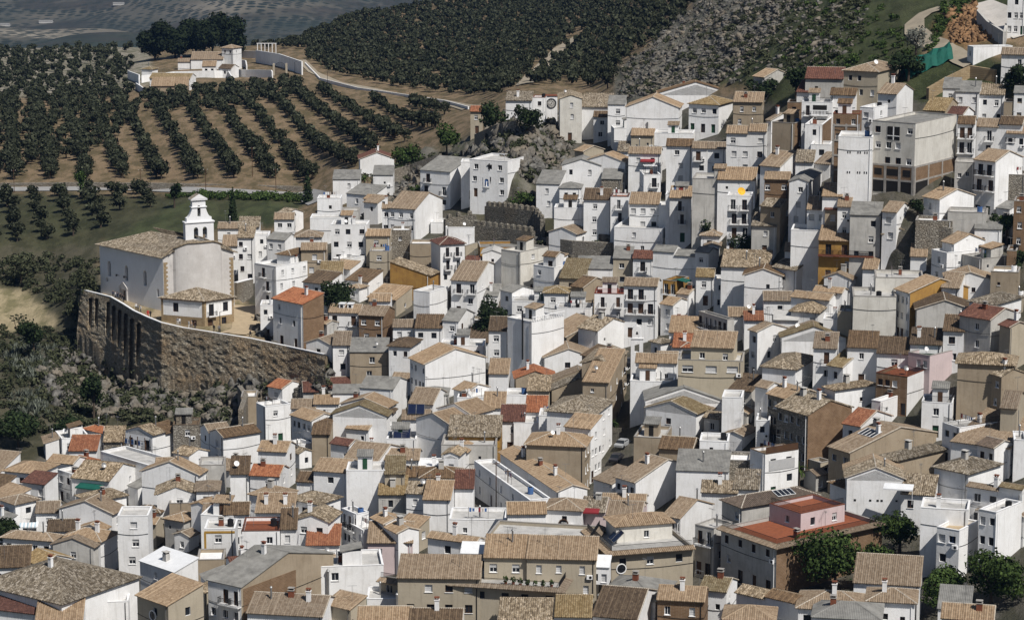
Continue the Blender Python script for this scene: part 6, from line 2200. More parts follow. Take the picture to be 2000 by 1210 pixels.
rocks('knoll_rocks', in_image(KNOLL, 800, 4), .3, 1.5, ROCK, 'dark grey crags of the knoll below the clock', 5, .8)
rocks('cliff_rocks', in_image(CLIFF, 1300, 6) + in_image([(110, 790), (150, 690), (250, 745), (420, 790), (300, 800)], 260, 67) + in_image([(300, 755), (420, 770), (640, 738), (640, 760), (500, 800), (400, 800)], 300, 61), .2, 1.5, ROCK, 'grey rocks on the slope under the rampart', 7, .7, .3)
rocks('wall_foot_rocks', in_image([(1040, 470), (1200, 475), (1198, 505), (1060, 500)], 90, 8) + in_image([(500, 600), (530, 600), (535, 670), (505, 660)], 60, 9) + in_image([(700, 400), (750, 340), (900, 305), (880, 330), (760, 395), (720, 440)], 260, 10), .3, 1.5, ROCK, 'pale boulders at the foot of walls and lanes', 11, .7)
rocks('cutting_rocks', in_image([(1850, 25), (1905, 8), (1925, 60), (1955, 75), (1900, 82), (1860, 85)], 420, 12), .2, .9, ORR, 'broken orange rock of the cutting beside the ramp', 13, .8)
BUSH = []
for k in range(5):
    rg = np.random.default_rng(300 + k)
    lobes = [(rg.uniform(-.7, .7), rg.uniform(-.7, .7), .45 + rg.uniform(0, .3), .7, .7, .5) for _ in range(3)]
    BUSH.append(leaves(rg, lobes, 70, .26))
merged(in_image(CLIFF, 380, 20) + in_image([(0, 640), (120, 645), (160, 660), (60, 730), (110, 800), (440, 830), (100, 855), (0, 860)], 190, 21) + in_image([(0, 500), (190, 510), (200, 570), (150, 640), (125, 600), (0, 550)], 130, 22), BUSH, 'scrub', SCRUBM, 'grey-green scrub on the slope under the rampart and beside the sand bank', .5, 1.9)
WALLP = [(200, 690), (270, 700), (400, 720), (520, 720), (635, 705), (636, 760), (480, 775), (300, 760), (200, 705)]
rocks('rampart_foot_rocks', in_image([(255, 735), (320, 745), (430, 752), (520, 745), (640, 725), (650, 770), (500, 800), (300, 775)], 230, 62), .4, 1.7, ROCK, 'jagged rocks piled along the foot of the rampart', 63, .9)
merged(in_image(WALLP, 130, 64) + in_image([(330, 650), (630, 700), (635, 720), (330, 690)], 40, 65) + in_image([(240, 730), (640, 730), (640, 775), (300, 790)], 160, 66), BUSH, 'rampart_plants', SCRUBM, 'plants rooted in and along the foot of the rampart', .6, 1.6)
merged(in_image(KNOLL, 560, 23) + in_image(SLOPE_ALL, 380, 24) + in_image([(1050, 450), (1200, 470), (1190, 500), (1060, 500)], 60, 25) + in_image([(700, 340), (900, 290), (760, 380)], 110, 26), BUSH, 'rock_shrubs', SCRUBM, 'low shrubs rooted between the rocks of the knoll and the hillside', .4, 1.4)
merged(in_image([(1560, 0), (1700, 0), (1780, 60), (1770, 150), (1640, 150), (1500, 160)], 130, 27) + in_image([(1840, 10), (1900, 0), (1840, 70), (1810, 120)], 120, 28), BUSH, 'hill_shrubs', GREEN, 'low green shrubs over the grassy hillside above the town', .35, 1.2)
merged(in_image([(330, 380), (600, 384), (600, 395), (330, 388)], 120, 29), BUSH, 'roadside_bushes', GREEN, 'dark green bushes along the lower edge of the straight road', .6, 1.6)
AG = []
for k in range(3):
    rg = np.random.default_rng(400 + k)
    V = []
    for q in range(18):
        a = rg.uniform(0, 6.28); e = rg.uniform(.3, 1.25); L = rg.uniform(.9, 1.5)
        d = np.array((math.cos(a) * math.cos(e), math.sin(a) * math.cos(e), math.sin(e))); s = np.array((-math.sin(a), math.cos(a), 0)) * .12
        V += [-s, s, d * L + s * .15, d * L - s * .15]
    AG.append(np.array(V))
merged(in_image([(10, 700), (60, 650), (110, 690), (90, 740), (30, 745)], 150, 30) + in_image([(20, 770), (90, 770), (100, 820), (20, 810)], 70, 31), AG, 'agave_patch', AGAVE, 'pale grey-green spiky agaves massed on the slope below the sand bank', .8, 1.8)

def tree(name, px, py, w, h, mat, label, cat='tree', group=None, n=900, leaf=.28, trunk=.25, shape='round', up=0.0, seed=0, lift=None, dist=None):
    """a broad tree whose crown spans about w x h image pixels around (px, py)"""
    base = on_ground(px, py + h * .5)
    if base is None: return
    sc = base.y / FPX
    W_, H_ = w * sc * 1.18, h * sc * 1.12
    tl = 0.0
    if dist:
        b0 = at_y(px, py, dist)
        base = Vector((b0.x, dist, gz(b0.x, dist)))
        H_ = (at_y(px, py - h * .5, dist).z - base.z) * 1.02
        W_ = w * dist / FPX * 1.1
    elif shape != 'cypress':
        tl = up * sc
        top = over_ground(px, py, H_ * .5 + tl)
        base = Vector((top.x, top.y, gz(top.x, top.y)))
    rg = np.random.default_rng(int(px * 7 + py * 13 + seed))
    lobes = []
    if shape == 'cypress':
        for k in range(7):
            q = k / 6
            lobes.append((0, 0, H_ * (.08 + .84 * q), W_ * .5 * (1 - .75 * q ** 1.6) * .9, W_ * .5 * (1 - .75 * q ** 1.6) * .9, H_ * .13))
    else:
        for k in range(9):
            a = rg.uniform(0, 6.28); r = rg.uniform(.1, .62) * W_ / 2
            z = H_ * rg.uniform(.28, .74)
            f = 1 - .35 * abs(z / H_ - .5)
            lobes.append((math.cos(a) * r, math.sin(a) * r, z, W_ * rg.uniform(.17, .30) * f, W_ * rg.uniform(.17, .30) * f, H_ * rg.uniform(.16, .27)))
    V = leaves(rg, lobes, int(n * 1.9), leaf)
    V[:, 2] += tl
    V[:, 2] = np.maximum(V[:, 2], .05)
    root = empty(name, base)
    tag(root, label, cat, group)
    place('crown', np_mesh('crown', V, quads_of(len(V)), [mat]), root)
    place('trunk', trunk_mesh(rg, max(1.0, (tl + H_ * .6)), trunk, 4, W_ * .2), root)
    return root
# pines behind the cemetery
for k, (px, py, w, h, lab) in enumerate(((302, 90, 62, 104, 'dark pine tree at the outer end of the clump behind the cemetery'), (342, 92, 76, 92, 'dark pine between the outermost and the tallest pine behind the cemetery'),
        (382, 84, 86, 104, 'dense black-green pine just behind the cemetery gateway'), (414, 72, 88, 128, 'tallest dark pine with a domed top behind the cemetery'), (449, 82, 70, 108, 'dark pine nearest the cemetery chapel'))):
    tree('pine_tree', px, py, w, h, PINE, lab, 'pine tree', 'pines behind the cemetery', 2800, .7, .45, up=2, dist=1185 + 6 * (k % 3))
for row in '''green_tree|958|625|80|86|DARKG|big dark green tree filling a yard beside the tallest white block|1700|.34
green_tree|1472|487|88|52|DARKG|wide dark tree below the derelict grey house|1300|.3
green_tree|660|578|76|78|DARKG|dark bushy tree between the rounded white house and the two-dormer roof|1400|.32
orange_tree|1632|1085|150|130|GREEN|largest leafy green garden tree in front of the bare brick wall|2600|.27
orange_tree|1718|1098|70|84|GREEN|smaller leafy tree touching the largest one beside the vine court|1200|.26
orange_tree|1838|1146|96|84|GREEN|leafy garden tree standing between the vine court and the big hedge of trees|1500|.26
orange_tree|1938|1120|140|104|GREEN|broad leafy garden tree below the white corner villa|2300|.26
orange_tree|846|1184|120|64|GREEN|low glossy tree in the yard under the beige curved block|1500|.24
vine_tree|1758|1035|100|74|GREEN|climbing vine covering the court between white walls|1500|.24
green_tree|872|264|56|54|GREEN|bright green tree beside the hillside road near the knoll|700|.38
green_tree|800|302|62|48|GREEN|green tree just above the lone maroon gable|700|.38
green_tree|958|224|58|56|DARKG|dark tree leaning over the low old-tile house on the knoll|700|.38
green_tree|1030|226|62|50|DARKG|dark bushy tree on the crags just under the clock|700|.36
green_tree|1790|70|40|62|PALEL|thin tree with pale blossom beside the winding path|420|.28
green_tree|1775|122|70|40|DARKG|dark shrub tree just above the green net tent|600|.36
green_tree|1488|168|62|44|DARKG|dark tree beside the lone grey house on the hillside|600|.36
green_tree|1556|152|50|44|DARKG|dark tree behind the lone grey house at the foot of the rocks|500|.36
green_tree|1985|148|62|58|DARKG|dark round tree beside the long low garage|700|.34
green_tree|1936|436|48|44|DARKG|grey-green shrub tree above the grey rendered wall block|500|.3
green_tree|1968|438|40|46|GREEN|bright green shrub tree next to the brick house with white bays|500|.3
green_tree|1380|456|34|58|DARKG|slim ragged tree growing through the worn corrugated roofs|420|.28
green_tree|1793|402|36|30|DARKG|small dark shrub at the foot of the massive grey block|300|.28
green_tree|1990|510|30|44|DARKG|dark tree cut by the picture edge below the brick house with white bays|400|.3
green_tree|1018|388|66|26|GREEN|green vine spread over the yard beside the blue-doored house|500|.28
green_tree|822|372|44|24|GREEN|small green vine beside the black-balconied house|300|.28
green_tree|340|372|26|36|DARKG|dark tree on the straight road where the grove rows meet it|360|.34
green_tree|156|350|26|40|GREEN|bright green tree at the edge of the straight road|360|.34
cypress|455|404|17|62|DARKG|dark slim cypress in the green field behind the church|600|.3
cypress|601|368|20|56|DARKG|dark cypress where the straight road meets the town|600|.3
green_tree|64|652|66|52|DARKG|dark shrub tree at the edge of the sand bank|800|.34
green_tree|182|766|46|76|DARKG|tall dark bush alone on the rocky slope under the rampart|800|.34
green_tree|34|830|84|64|DARKG|wide dark tree at the lower corner of the scrubby slope|1000|.34
green_tree|132|832|56|44|DARKG|dark bush just above the bright orange hipped roof|700|.32
green_tree|40|520|56|44|SCRUBM|loose grey-green tree in the scrub between the field and the sand bank|500|.36
green_tree|168|545|44|52|SCRUBM|shaggy scrub tree at the outer end of the church terrace|500|.36
green_tree|14|1030|60|46|DARKG|dark tree beside the round window house|600|.3
green_tree|484|690|24|22|DARKG|small dark bush rooted in the rampart face|200|.26
green_tree|1450|770|30|20|GREEN|green creeper in the yard beside the square beige house|260|.24
green_tree|1185|235|24|18|GREEN|small green bush on the wall under the beige gable by the clock|200|.24'''.split('\n'):
    q = row.split('|')
    tree(q[0], float(q[1]), float(q[2]), float(q[3]), float(q[4]), globals()[q[5]], q[6], 'cypress' if q[0] == 'cypress' else ('vine' if q[0] == 'vine_tree' else 'tree'), None, int(q[7]), float(q[8]),
         shape='cypress' if q[0] == 'cypress' else 'round', up=14)
def palm(px, py, hpx, label):
    base = on_ground(px, py)
    sc = base.y / FPX
    H = hpx * sc
    root = empty('palm_tree', base)
    tag(root, label, 'palm tree')
    rg = np.random.default_rng(int(px))
    b = MB(); b.tube((0, 0, -.5), (0, 0, H), .3, .24, BARK, 8); b.build('trunk', root)
    V = []
    for k in range(34):
        a = rg.uniform(0, 6.28); e = rg.uniform(-.3, 1.2); L = rg.uniform(1.6, 2.3)
        prev = np.array((0, 0, H)); w = np.array((-math.sin(a), math.cos(a), 0)) * .26
        for s in range(4):
            el = e - s * .42
            nx = prev + np.array((math.cos(a) * math.cos(el), math.sin(a) * math.cos(el), math.sin(el))) * L / 4
            f0, f1 = 1 - s * .18, 1 - (s + 1) * .2
            V += [prev - w * f0, prev + w * f0, nx + w * f1, nx - w * f1]
            prev = nx
    V = np.array(V)
    place('fronds', np_mesh('fronds', V, quads_of(len(V)), [GREEN]), root)
palm(1559, 948, 34, 'bushy palm tree against the stone house beside the closed white shutter')
palm(712, 380, 30, 'palm tree beside the grey-roofed shed near the lone maroon gable')
palm(1194, 850, 26, 'palm tree in the dark street gorge')
def agave_pole(px, py, hpx, lean, label):
    base = on_ground(px, py)
    sc = base.y / FPX; H = hpx * sc
    root = empty('agave_stalk', base)
    tag(root, label, 'plant')
    b = MB(); b.tube((0, 0, -.3), (lean, 0, H), .13, .06, BARK, 6); b.build('stalk', root)
    b = MB()
    for k in range(9):
        z = H * (.62 + .042 * k); a = k * 2.4
        p = Vector((lean * z / H, 0, z)); e = p + Vector((math.cos(a) * .8, math.sin(a) * .5, .25))
        b.tube(p, e, .04, .04, BARK, 4); b.box(e, (.45, .35, .25), SCRUBM)
    b.build('flower_head', root)
agave_pole(36, 655, 42, -1.2, 'leaning agave flower stalk, outermost of three on the sand bank')
agave_pole(44, 652, 40, -1.0, 'middle agave flower stalk of three on the sand bank')
agave_pole(52, 650, 36, -.8, 'shortest agave flower stalk of three, nearest the dark shrub')
# ------------------------------------------------------------------ roads and paths
def strip(name, pts_, width, m, label, lift=.14, step=3.0):
    P_ = []
    for k in range(len(pts_) - 1):
        n_ = max(2, int(math.hypot(pts_[k + 1][0] - pts_[k][0], pts_[k + 1][1] - pts_[k][1]) / step))
        for i in range(n_ + (1 if k == len(pts_) - 2 else 0)):
            f = i / n_
            h = on_ground(pts_[k][0] + (pts_[k + 1][0] - pts_[k][0]) * f, pts_[k][1] + (pts_[k + 1][1] - pts_[k][1]) * f)
            if h is not None: P_.append(h)
    b = MB()
    rows = []
    for i, p in enumerate(P_):
        d = P_[min(i + 1, len(P_) - 1)] - P_[max(i - 1, 0)]
        n_ = Vector((-d.y, d.x, 0)).normalized()
        r = []
        for q in (-.5, -.17, .17, .5):
            x, y = p.x + n_.x * width * q, p.y + n_.y * width * q
            r.append(Vector((x, y, gz(x, y) + lift)))
        rows.append(r)
    for i in range(len(rows) - 1):
        for q in range(3): b.face([rows[i][q], rows[i + 1][q], rows[i + 1][q + 1], rows[i][q + 1]], m)
    o = b.build(name)
    tag(o, label, None, None, 'structure')
PATHM = plain('pale_dirt', (.33, .285, .215), .95, .25, .3)
strip('road', [(-40, 371), (200, 369), (400, 372), (592, 380), (625, 392)], 6.5, plain('worn_asphalt', (.30, .295, .285), .9, .2, .3), 'straight pale asphalt road across the foot of the olive grove', .25)
strip('cemetery_road', [(588, 118), (612, 142), (660, 163), (720, 174), (790, 187), (860, 198), (915, 212)], 4.2, PATHM, 'pale road running from the cemetery to the town', .25)
strip('hill_path', [(1024, 166), (1042, 147), (1075, 117), (1096, 94), (1132, 70)], 6, PATHM, 'pale dirt track climbing through the dark olive hill', .4)
strip('winding_path', [(1862, 10), (1808, 27), (1786, 45), (1786, 62), (1804, 78), (1836, 92), (1860, 104), (1880, 118), (1900, 126)], 4.5, PATHM, 'pale path winding down the grassy hill', .35)
strip('ramp', [(1912, 8), (1940, 22), (1968, 44), (2005, 70)], 6, plain('pale_concrete', (.50, .47, .43), .9, .2, .3), 'pale concrete ramp at the top corner of the town', .3)
strip('lane', [(470, 596), (482, 622), (478, 645), (455, 652)], 6, PAVE, 'sandy sloping lane beside the parish house', .2)

# ------------------------------------------------------------------ things on and around the houses
def H_near(sub): return next(H for H in HOUSES if sub in H['label'])
def extra(H, name, mb, loc=(0, 0, 0), rz=0.0): return mb.build(name, H['root'], loc, rz)
def laundry(H):
    p, rz = wall_pt(H, 0, H['L1'] * .5, H['h'] - 1.6, .5)
    b = MB()
    L = H['L1'] * .8
    b.box((0, -.9, .95), (L, .05, .06), BROWNW)
    for s in (-L / 2, -L / 6, L / 6, L / 2): b.box((s, -.9, .1), (.12, .12, 3.2), BROWNW)
    b.box((0, -.2, -1.4), (L + .2, 1.6, .2), WALL['w'])
    for k in range(6):
        b.box((-L * .4 + k * L * .15, -.75, .35), (L * .11, .03, .9), (BLUEW, WHITE, BLUEW, IRON, BLUEW, WHITE)[k])
    extra(H, 'laundry_balcony', b, p, rz)
laundry(H_near('blue laundry'))
def canopy(H, wi, u, z, w, d, m, name='awning', stripes=None, drop=.35, legs=True):
    p, rz = wall_pt(H, wi, u, z)
    b = MB()
    n = int(w / .3) if stripes else 1
    for k in range(n):
        x0, x1 = -w / 2 + w * k / n, -w / 2 + w * (k + 1) / n
        mm = (m if k % 2 == 0 else stripes) if stripes else m
        b.face([(x0, 0, 0), (x0, -d, -drop), (x1, -d, -drop), (x1, 0, 0)], mm)
        b.face([(x0, 0, -.06), (x1, 0, -.06), (x1, -d, -drop - .06), (x0, -d, -drop - .06)], mm)
        b.face([(x0, -d, -drop - .22), (x1, -d, -drop - .22), (x1, -d, -drop), (x0, -d, -drop)], mm)
    if legs:
        for s in (-w / 2 + .05, w / 2 - .05): b.box((s, -d + .05, -drop - 1.2), (.07, .07, 2.3), WHITE)
    extra(H, name, b, p, rz)
STRIPE = plain('pale_blue_cloth', (.42, .52, .58), .8, .1)
canopy(H_near('green awning under'), 0, H_near('green awning under')['L1'] * .45, 5.2, 5, 2.2, CLOTHG)
canopy(H_near('green awning and iron'), 1, 1.5, 9.3, 3, 2.0, CLOTHG, legs=False)
canopy(H_near('small striped awning'), 0, 5.2, 4.3, 3.2, 1.6, STRIPE, stripes=WHITE, legs=False)
canopy(H_near('white canopy shading'), 0, 5.5, 7.6, 4.6, 2.2, ROOF['W'], 'canopy')
canopy(H_near('red awning on its roof'), 0, 8.0, 7.0, 2.6, 1.4, CLOTHR, legs=False)
canopy(H_near('red awning above'), 0, 3.0, 6.7, 3.4, 1.4, CLOTHR, legs=False)
canopy(H_near('beige wing of the curved'), 0, 2.2, 3.2, 5.2, 2.0, STRIPE, stripes=WHITE, legs=False, drop=.9)
def sunroom(H, wi, u, w, d, label_w):
    p, rz = wall_pt(H, wi, u, H['h'] - .5, -.6 - d)
    b = MB()
    b.box((0, d / 2, .5), (w, d, 1.0), WALL['w'], skip='ud')
    for k in range(int(w / .8) + 1): b.box((-w / 2 + k * w / int(w / .8), .05, 1.7), (.12, .12, 1.6), WHITE)
    b.box((0, d / 2 + .1, 1.7), (w - .2, d - .2, 1.45), GLASS)
    b.face([(-w / 2 - .3, -.4, 2.5), (w / 2 + .3, -.4, 2.5), (w / 2 + .3, d + .2, 2.95), (-w / 2 - .3, d + .2, 2.95)], ROOF['W'])
    b.box((0, -.36, 2.42), (w + .6, .1, .16), WHITE)
    extra(H, 'sunroom', b, p, rz)
HC = H_near('beige curved terrace')
def patio_plants(H):
    rg = np.random.default_rng(77)
    for k in range(7):
        p, rz = wall_pt(H, 0, H['L1'] * (.10 + .07 * k), H['h'] - .5, -1.2 - rg.uniform(0, 1.5))
        b = MB(); b.tube((0, 0, 0), (0, 0, .4), .2, .26, CLAY, 8); o = extra(H, 'flower_pot', b, p, rz)
        V = leaves(rg, [(0, 0, .8, .4, .4, .45)], 60, .16)
        place('pot_plant', np_mesh('pot_plant', V, quads_of(len(V)), [GREEN]), o)
patio_plants(HC)
def netting(H):
    p, rz = wall_pt(H, 1, H['L2'] * .5, H['h'], .02)
    b = MB()
    L = H['L2'] * .96
    b.box((0, -.0, .55), (L, .06, 1.2), BROWNW); b.box((0, -.02, -2.1), (L * .8, .1, 1.7), SHUT)
    extra(H, 'terrace_netting', b, p, rz)
netting(H_near('brown netting'))
def skylight(H, wi, fa, fc, w, l):
    t = H['t']
    p = H['roof_pt'](fa, fc, .32)
    b = MB()
    s = .3
    b.face([(-w / 2, -l / 2, -l * s / 2), (w / 2, -l / 2, -l * s / 2), (w / 2, l / 2, l * s / 2), (-w / 2, l / 2, l * s / 2)], GLASS)
    for k in range(5): b.tube((-w / 2 + w * k / 4, -l / 2, -l * s / 2 + .04), (-w / 2 + w * k / 4, l / 2, l * s / 2 + .04), .05, .05, WHITE, 4)
    for q in (-1, 1): b.tube((-w / 2, q * l / 2, q * l * s / 2 + .04), (w / 2, q * l / 2, q * l * s / 2 + .04), .05, .05, WHITE, 4)
    extra(H, 'skylight', b, p, -t if wi == 0 else math.pi / 2 - t)
skylight(H_near('glass skylight'), 1, .28, .62, 3.4, 1.8)
H = H_near('sheet skylight')
skylight(H, 0, .5, .3, 3.5, 2.2)
def dormers(H):
    for k in (.35, .62):
        p = H['roof_pt'](k, .28, 0)
        b = MB(); b.box((0, .5, .35), (1.2, 1.8, 1.1), WALL['w']); b.box((0, -.42, .45), (.6, .06, .55), GLASS); b.box((0, .5, .95), (1.5, 2.0, .12), ROOF['W'])
        extra(H, 'dormer', b, p, -H['t'])
dormers(H_near('two dormers'))
def box_chimneys(H):
    pass
def cross_house(H):
    p, rz = wall_pt(H, 0, H['L1'] * .48, H['h'] - 1.5, .06)
    b = MB(); b.box((0, 0, 0), (.2, .1, 1.7), IRON); b.box((0, -.01, .25), (1.3, .1, .2), IRON); extra(H, 'cross', b, p, rz)
    p, rz = wall_pt(H, 0, H['L1'] * .55, H['h'] - 5.4, .02)
    b = MB()
    arched_panel(b, Vector((-.9, -.12, -1.2)), Vector((1, 0, 0)), Vector((0, 1, 0)), 1.8, 0, lambda u: 2.8, [(.9, 1.1, .3, 1.6)], WALL['w'], .1, BLUEW, None, (), False)
    b.box((0, -.3, -1.0), (.9, .3, .3), WHITE)
    b.tube((0, -.2, -.9), (0, -.2, .35), .16, .1, WHITE, 8)
    extra(H, 'niche', b, p, rz)
cross_house(H_near('dark cross'))
def vents(H):
    for r in (3.0, 6.9):
        for u in (.32, .62, .82):
            p, rz = wall_pt(H, 0, H['L1'] * (1 - u), H['h'] - r, .0)
            b = MB()
            for s in (-.22, .22): b.box((s, -.02, 0), (.2, .06, .42), DARK)
            extra(H, 'vent', b, p, rz)
vents(H_near('two rows of tiny vents'))
H = H_near('small square vents')
for u in (.15, .42, .55, .62, .88):
    p, rz = wall_pt(H, 1, H['L2'] * u, H['h'] - 3.2)
    b = MB(); b.box((0, -.02, 0), (.35, .07, .3), DARK); extra(H, 'vent', b, p, rz)
def massive(H):
    """brick infill between concrete posts on the lower floors, dark open ground floor"""
    for wi, L in ((0, H['L1']), (1, H['L2'])):
        n = 3
        for k in range(n):
            u = L * (k + .5) / n
            p, rz = wall_pt(H, wi, u, H['h'] - 9.9, .05)
            b = MB(); b.box((0, .0, 0), (L / n - .55, .12, 2.6), WALL['k']); extra(H, 'brick_infill', b, p, rz)
            if wi == 0:
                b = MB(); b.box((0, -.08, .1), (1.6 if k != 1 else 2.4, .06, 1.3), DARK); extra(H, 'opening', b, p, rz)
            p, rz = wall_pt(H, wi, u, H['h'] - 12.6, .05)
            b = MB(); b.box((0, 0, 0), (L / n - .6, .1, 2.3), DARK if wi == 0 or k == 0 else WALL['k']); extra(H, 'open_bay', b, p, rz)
        for k in range(n + 1):
            p, rz = wall_pt(H, wi, min(max(L * k / n, .22), L - .22), H['h'] - 11.5, .07)
            b = MB(); b.box((0, 0, 0), (.5, .2, 6.2), CONC); extra(H, 'concrete_post', b, p, rz)
        for z in (8.45, 11.3):
            p, rz = wall_pt(H, wi, L / 2, H['h'] - z, .06)
            b = MB(); b.box((0, 0, 0), (L, .17, .36), CONC); extra(H, 'floor_slab', b, p, rz)
    p, rz = wall_pt(H, 0, H['L1'] * .5, H['h'] - 2.2, .02)
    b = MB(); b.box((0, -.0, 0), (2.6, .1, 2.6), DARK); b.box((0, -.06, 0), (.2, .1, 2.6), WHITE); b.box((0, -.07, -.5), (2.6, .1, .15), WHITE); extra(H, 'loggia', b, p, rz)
massive(H_near('massive unfinished'))
def brick_tower(H):
    for z in (0.15, 3.1, 6.1, 9.0):
        p, rz = wall_pt(H, 0, H['L1'] / 2, H['h'] - 2.2 - z, .05)
        b = MB(); b.box((0, 0, 0), (H['L1'], .14, .36), CONC); extra(H, 'floor_slab', b, p, rz)
    for f in (.03, .5, .97):
        p, rz = wall_pt(H, 0, H['L1'] * f, H['h'] - 8, .04)
        b = MB(); b.box((0, 0, 0), (.4, .13, 12), CONC); extra(H, 'concrete_post', b, p, rz)
brick_tower(H_near('tall unfinished brick tower'))
def balusters(H):
    for z in (.2, 3.2):
        p, rz = wall_pt(H, 0, H['L1'] * .4, H['h'] - 2.4 - z, .0)
        b = MB(); w = H['L1'] * .55
        b.box((0, -.7, -.1), (w, 1.4, .2), WHITE); b.box((0, -1.3, .95), (w, .2, .14), WHITE)
        for k in range(int(w / .3)): b.box((-w / 2 + .15 + k * .3, -1.3, .45), (.14, .14, .9), WHITE, skip='ud')
        b.box((0, -.02, 1.0), (w - .6, .05, 1.9), DARK)
        extra(H, 'balustrade', b, p, rz)
balusters(H_near('balustraded balconies'))
def mustard(H):
    p, rz = wall_pt(H, 0, H['L1'] * .45, H['h'] - 1.5, .03)
    b = MB(); b.box((0, 0, 0), (H['L1'] * .86, .08, 1.1), YELLOW); extra(H, 'mustard_band', b, p, rz)
MUSTARD = plain('mustard_paint', (.36, .21, .04), .85, .2)
YELLOW2, YELLOW = YELLOW, MUSTARD
mustard(H_near('mustard band'))
H = H_near('mustard painted frame')
for wz in ((.5, .3, H['L1'], .35), ):
    b = MB(); p, rz = wall_pt(H, 0, H['L1'] / 2, H['h'] - .5, .03)
    b.box((0, 0, 0), (H['L1'], .08, .35), MUSTARD); b.box((H['L1'] / 2 * -.96, -.01, -3), (.35, .08, 6), MUSTARD); extra(H, 'painted_frame', b, p, rz)
H = H_near('striped roof pergola')
p = H['roof_pt'](.5, .5, .1)
b = MB()
for s in (-1.3, 1.3):
    for q in (-1.3, 1.3): b.box((s, q, 1.0), (.12, .12, 2.1), IRON)
for k in range(9): b.box((-1.4 + k * .35, 0, 2.1), (.2, 3.0, .06), WHITE)
extra(H, 'roof_pergola', b, p, math.pi / 2 - H['t'])
H = H_near('red terrace railing')
p, rz = wall_pt(H, 0, H['L1'] / 2, H['h'] + .02, .03)
place('railing', railing(round(H['L1'] * .96, 1), 1.0, .14, CLOTHR), H['root'], p, rz)
H = H_near('long railed balcony')
p, rz = wall_pt(H, 0, H['L1'] / 2, H['h'] - 2.7)
b = MB(); b.box((0, -.6, -.1), (H['L1'], 1.2, .22), CLAY); extra(H, 'balcony_slab', b, p, rz)
place('railing', railing(round(H['L1'], 1), 1.0, .16), H['root'], p + Vector((math.sin(rz) * 1.1, -math.cos(rz) * 1.1, 0)), rz)
H = H_near('tallest white windowless')
p, rz = wall_pt(H, 1, H['L2'] / 2, H['h'] + .05)
b = MB()
for k in range(14): b.tube((-H['L2'] * .46 + k * H['L2'] * .92 / 13, -.1, 0), (-H['L2'] * .46 + k * H['L2'] * .92 / 13, -.1, .8), .1, .07, WHITE, 6)
b.box((0, -.1, .85), (H['L2'], .26, .12), WHITE)
extra(H, 'balustrade', b, p, rz)
p, rz = wall_pt(H, 0, H['L1'] * .35, H['h'] - 2)
b = MB(); b.tube((0, -.2, -6), (0, -.2, 4), .16, .16, IRON, 8); extra(H, 'flue', b, p, rz)
H = H_near('metal flue standing')
p, rz = wall_pt(H, 1, H['L2'] * .2, H['h'] - 3)
b = MB(); b.tube((0, -.4, -4), (0, -.4, 2.4), .2, .2, METAL, 8); b.tube((0, -.4, 2.4), (0, -.4, 2.8), .34, .1, METAL, 8); extra(H, 'flue', b, p, rz)
H = H_near('grey sheet roof, iron')
p, rz = wall_pt(H, 1, H['L2'] * .30, H['h'] - 1.6, .02)
b = MB(); b.box((0, 0, -1.4), (H['L2'] * .56, .08, 5.4), WALL['k']); extra(H, 'brick_panel', b, p, rz)

# green net tent on the hillside
def net_tent():
    a = on_ground(1764, 152); c = on_ground(1856, 112)
    root = empty('net_tent', a)
    tag(root, 'long teal-green net tent on the grassy slope beside the winding path', 'tent')
    d = c - a
    n_ = Vector((-d.y, d.x, 0)).normalized()
    b = MB()
    K = 9
    for k in range(K):
        for (q0, h0, q1, h1) in ((-2.6, .2, -1.2, 2.6), (-1.2, 2.6, 1.2, 2.9), (1.2, 2.9, 2.8, .3)):
            P4 = []
            for kk, q, h in ((k, q0, h0), (k + 1, q0, h0), (k + 1, q1, h1), (k, q1, h1)):
                f = kk / K
                p = d * f + n_ * q
                w = .35 * math.sin(kk * 2.1 + q)
                P4.append((p.x, p.y, p.z + h + w + (gz(a.x + p.x, a.y + p.y) - (a.z + p.z)) * .5))
            b.face(P4, CLOTHG)
    b.build('net', root)
    b = MB()
    for k in range(0, K + 1, 3):
        p = d * (k / K); b.tube((p.x, p.y, p.z - 1), (p.x, p.y, p.z + 2.8), .06, .06, IRON, 5)
    b.build('pole', root)
net_tent()

# ------------------------------------------------------------------ poles, lamps
def pole_mesh(h, lamp):
    key = ('pole', h, lamp)
    if key in CACHE: return CACHE[key]
    b = MB()
    b.tube((0, 0, -.5), (0, 0, h), .11, .07, BROWNW if not lamp else IRON, 7)
    if lamp:
        b.tube((0, 0, h - .1), (1.1, 0, h + .25), .05, .04, IRON, 5); b.box((1.3, 0, h + .22), (.6, .25, .14), METAL)
    else:
        b.box((0, 0, h - .4), (1.3, .1, .1), BROWNW)
        for s in (-.55, 0, .55): b.tube((s, 0, h - .35), (s, 0, h - .15), .05, .05, WHITE, 5)
    CACHE[key] = b.mesh('pole'); return CACHE[key]
def pole(px, py, h, lamp, label, group=None):
    g = on_ground(px, py)
    o = place('street_lamp' if lamp else 'utility_pole', pole_mesh(h, lamp), None, g, .3)
    tag(o, label, 'street lamp' if lamp else 'utility pole', group)
for px, lab in ((28, 'utility pole by the straight road, farthest from the town'), (275, 'utility pole by the straight road below the cemetery'), (402, 'utility pole by the straight road directly behind the church belfry'), (539, 'utility pole by the straight road nearest the cypress')):
    pole(px, 376, 7, False, lab, 'utility poles along the straight road')
pole(493, 345, 9, False, 'slim pole standing alone between grove rows')
pole(576, 150, 6, True, 'street lamp beside the cemetery gate')
pole(640, 170, 6, True, 'street lamp at the bend of the cemetery road')
pole(430, 648, 4.5, True, 'street lamp in front of the parish house')
pole(969, 1000, 9, False, 'tall weathered pole rising through the long five-window front')
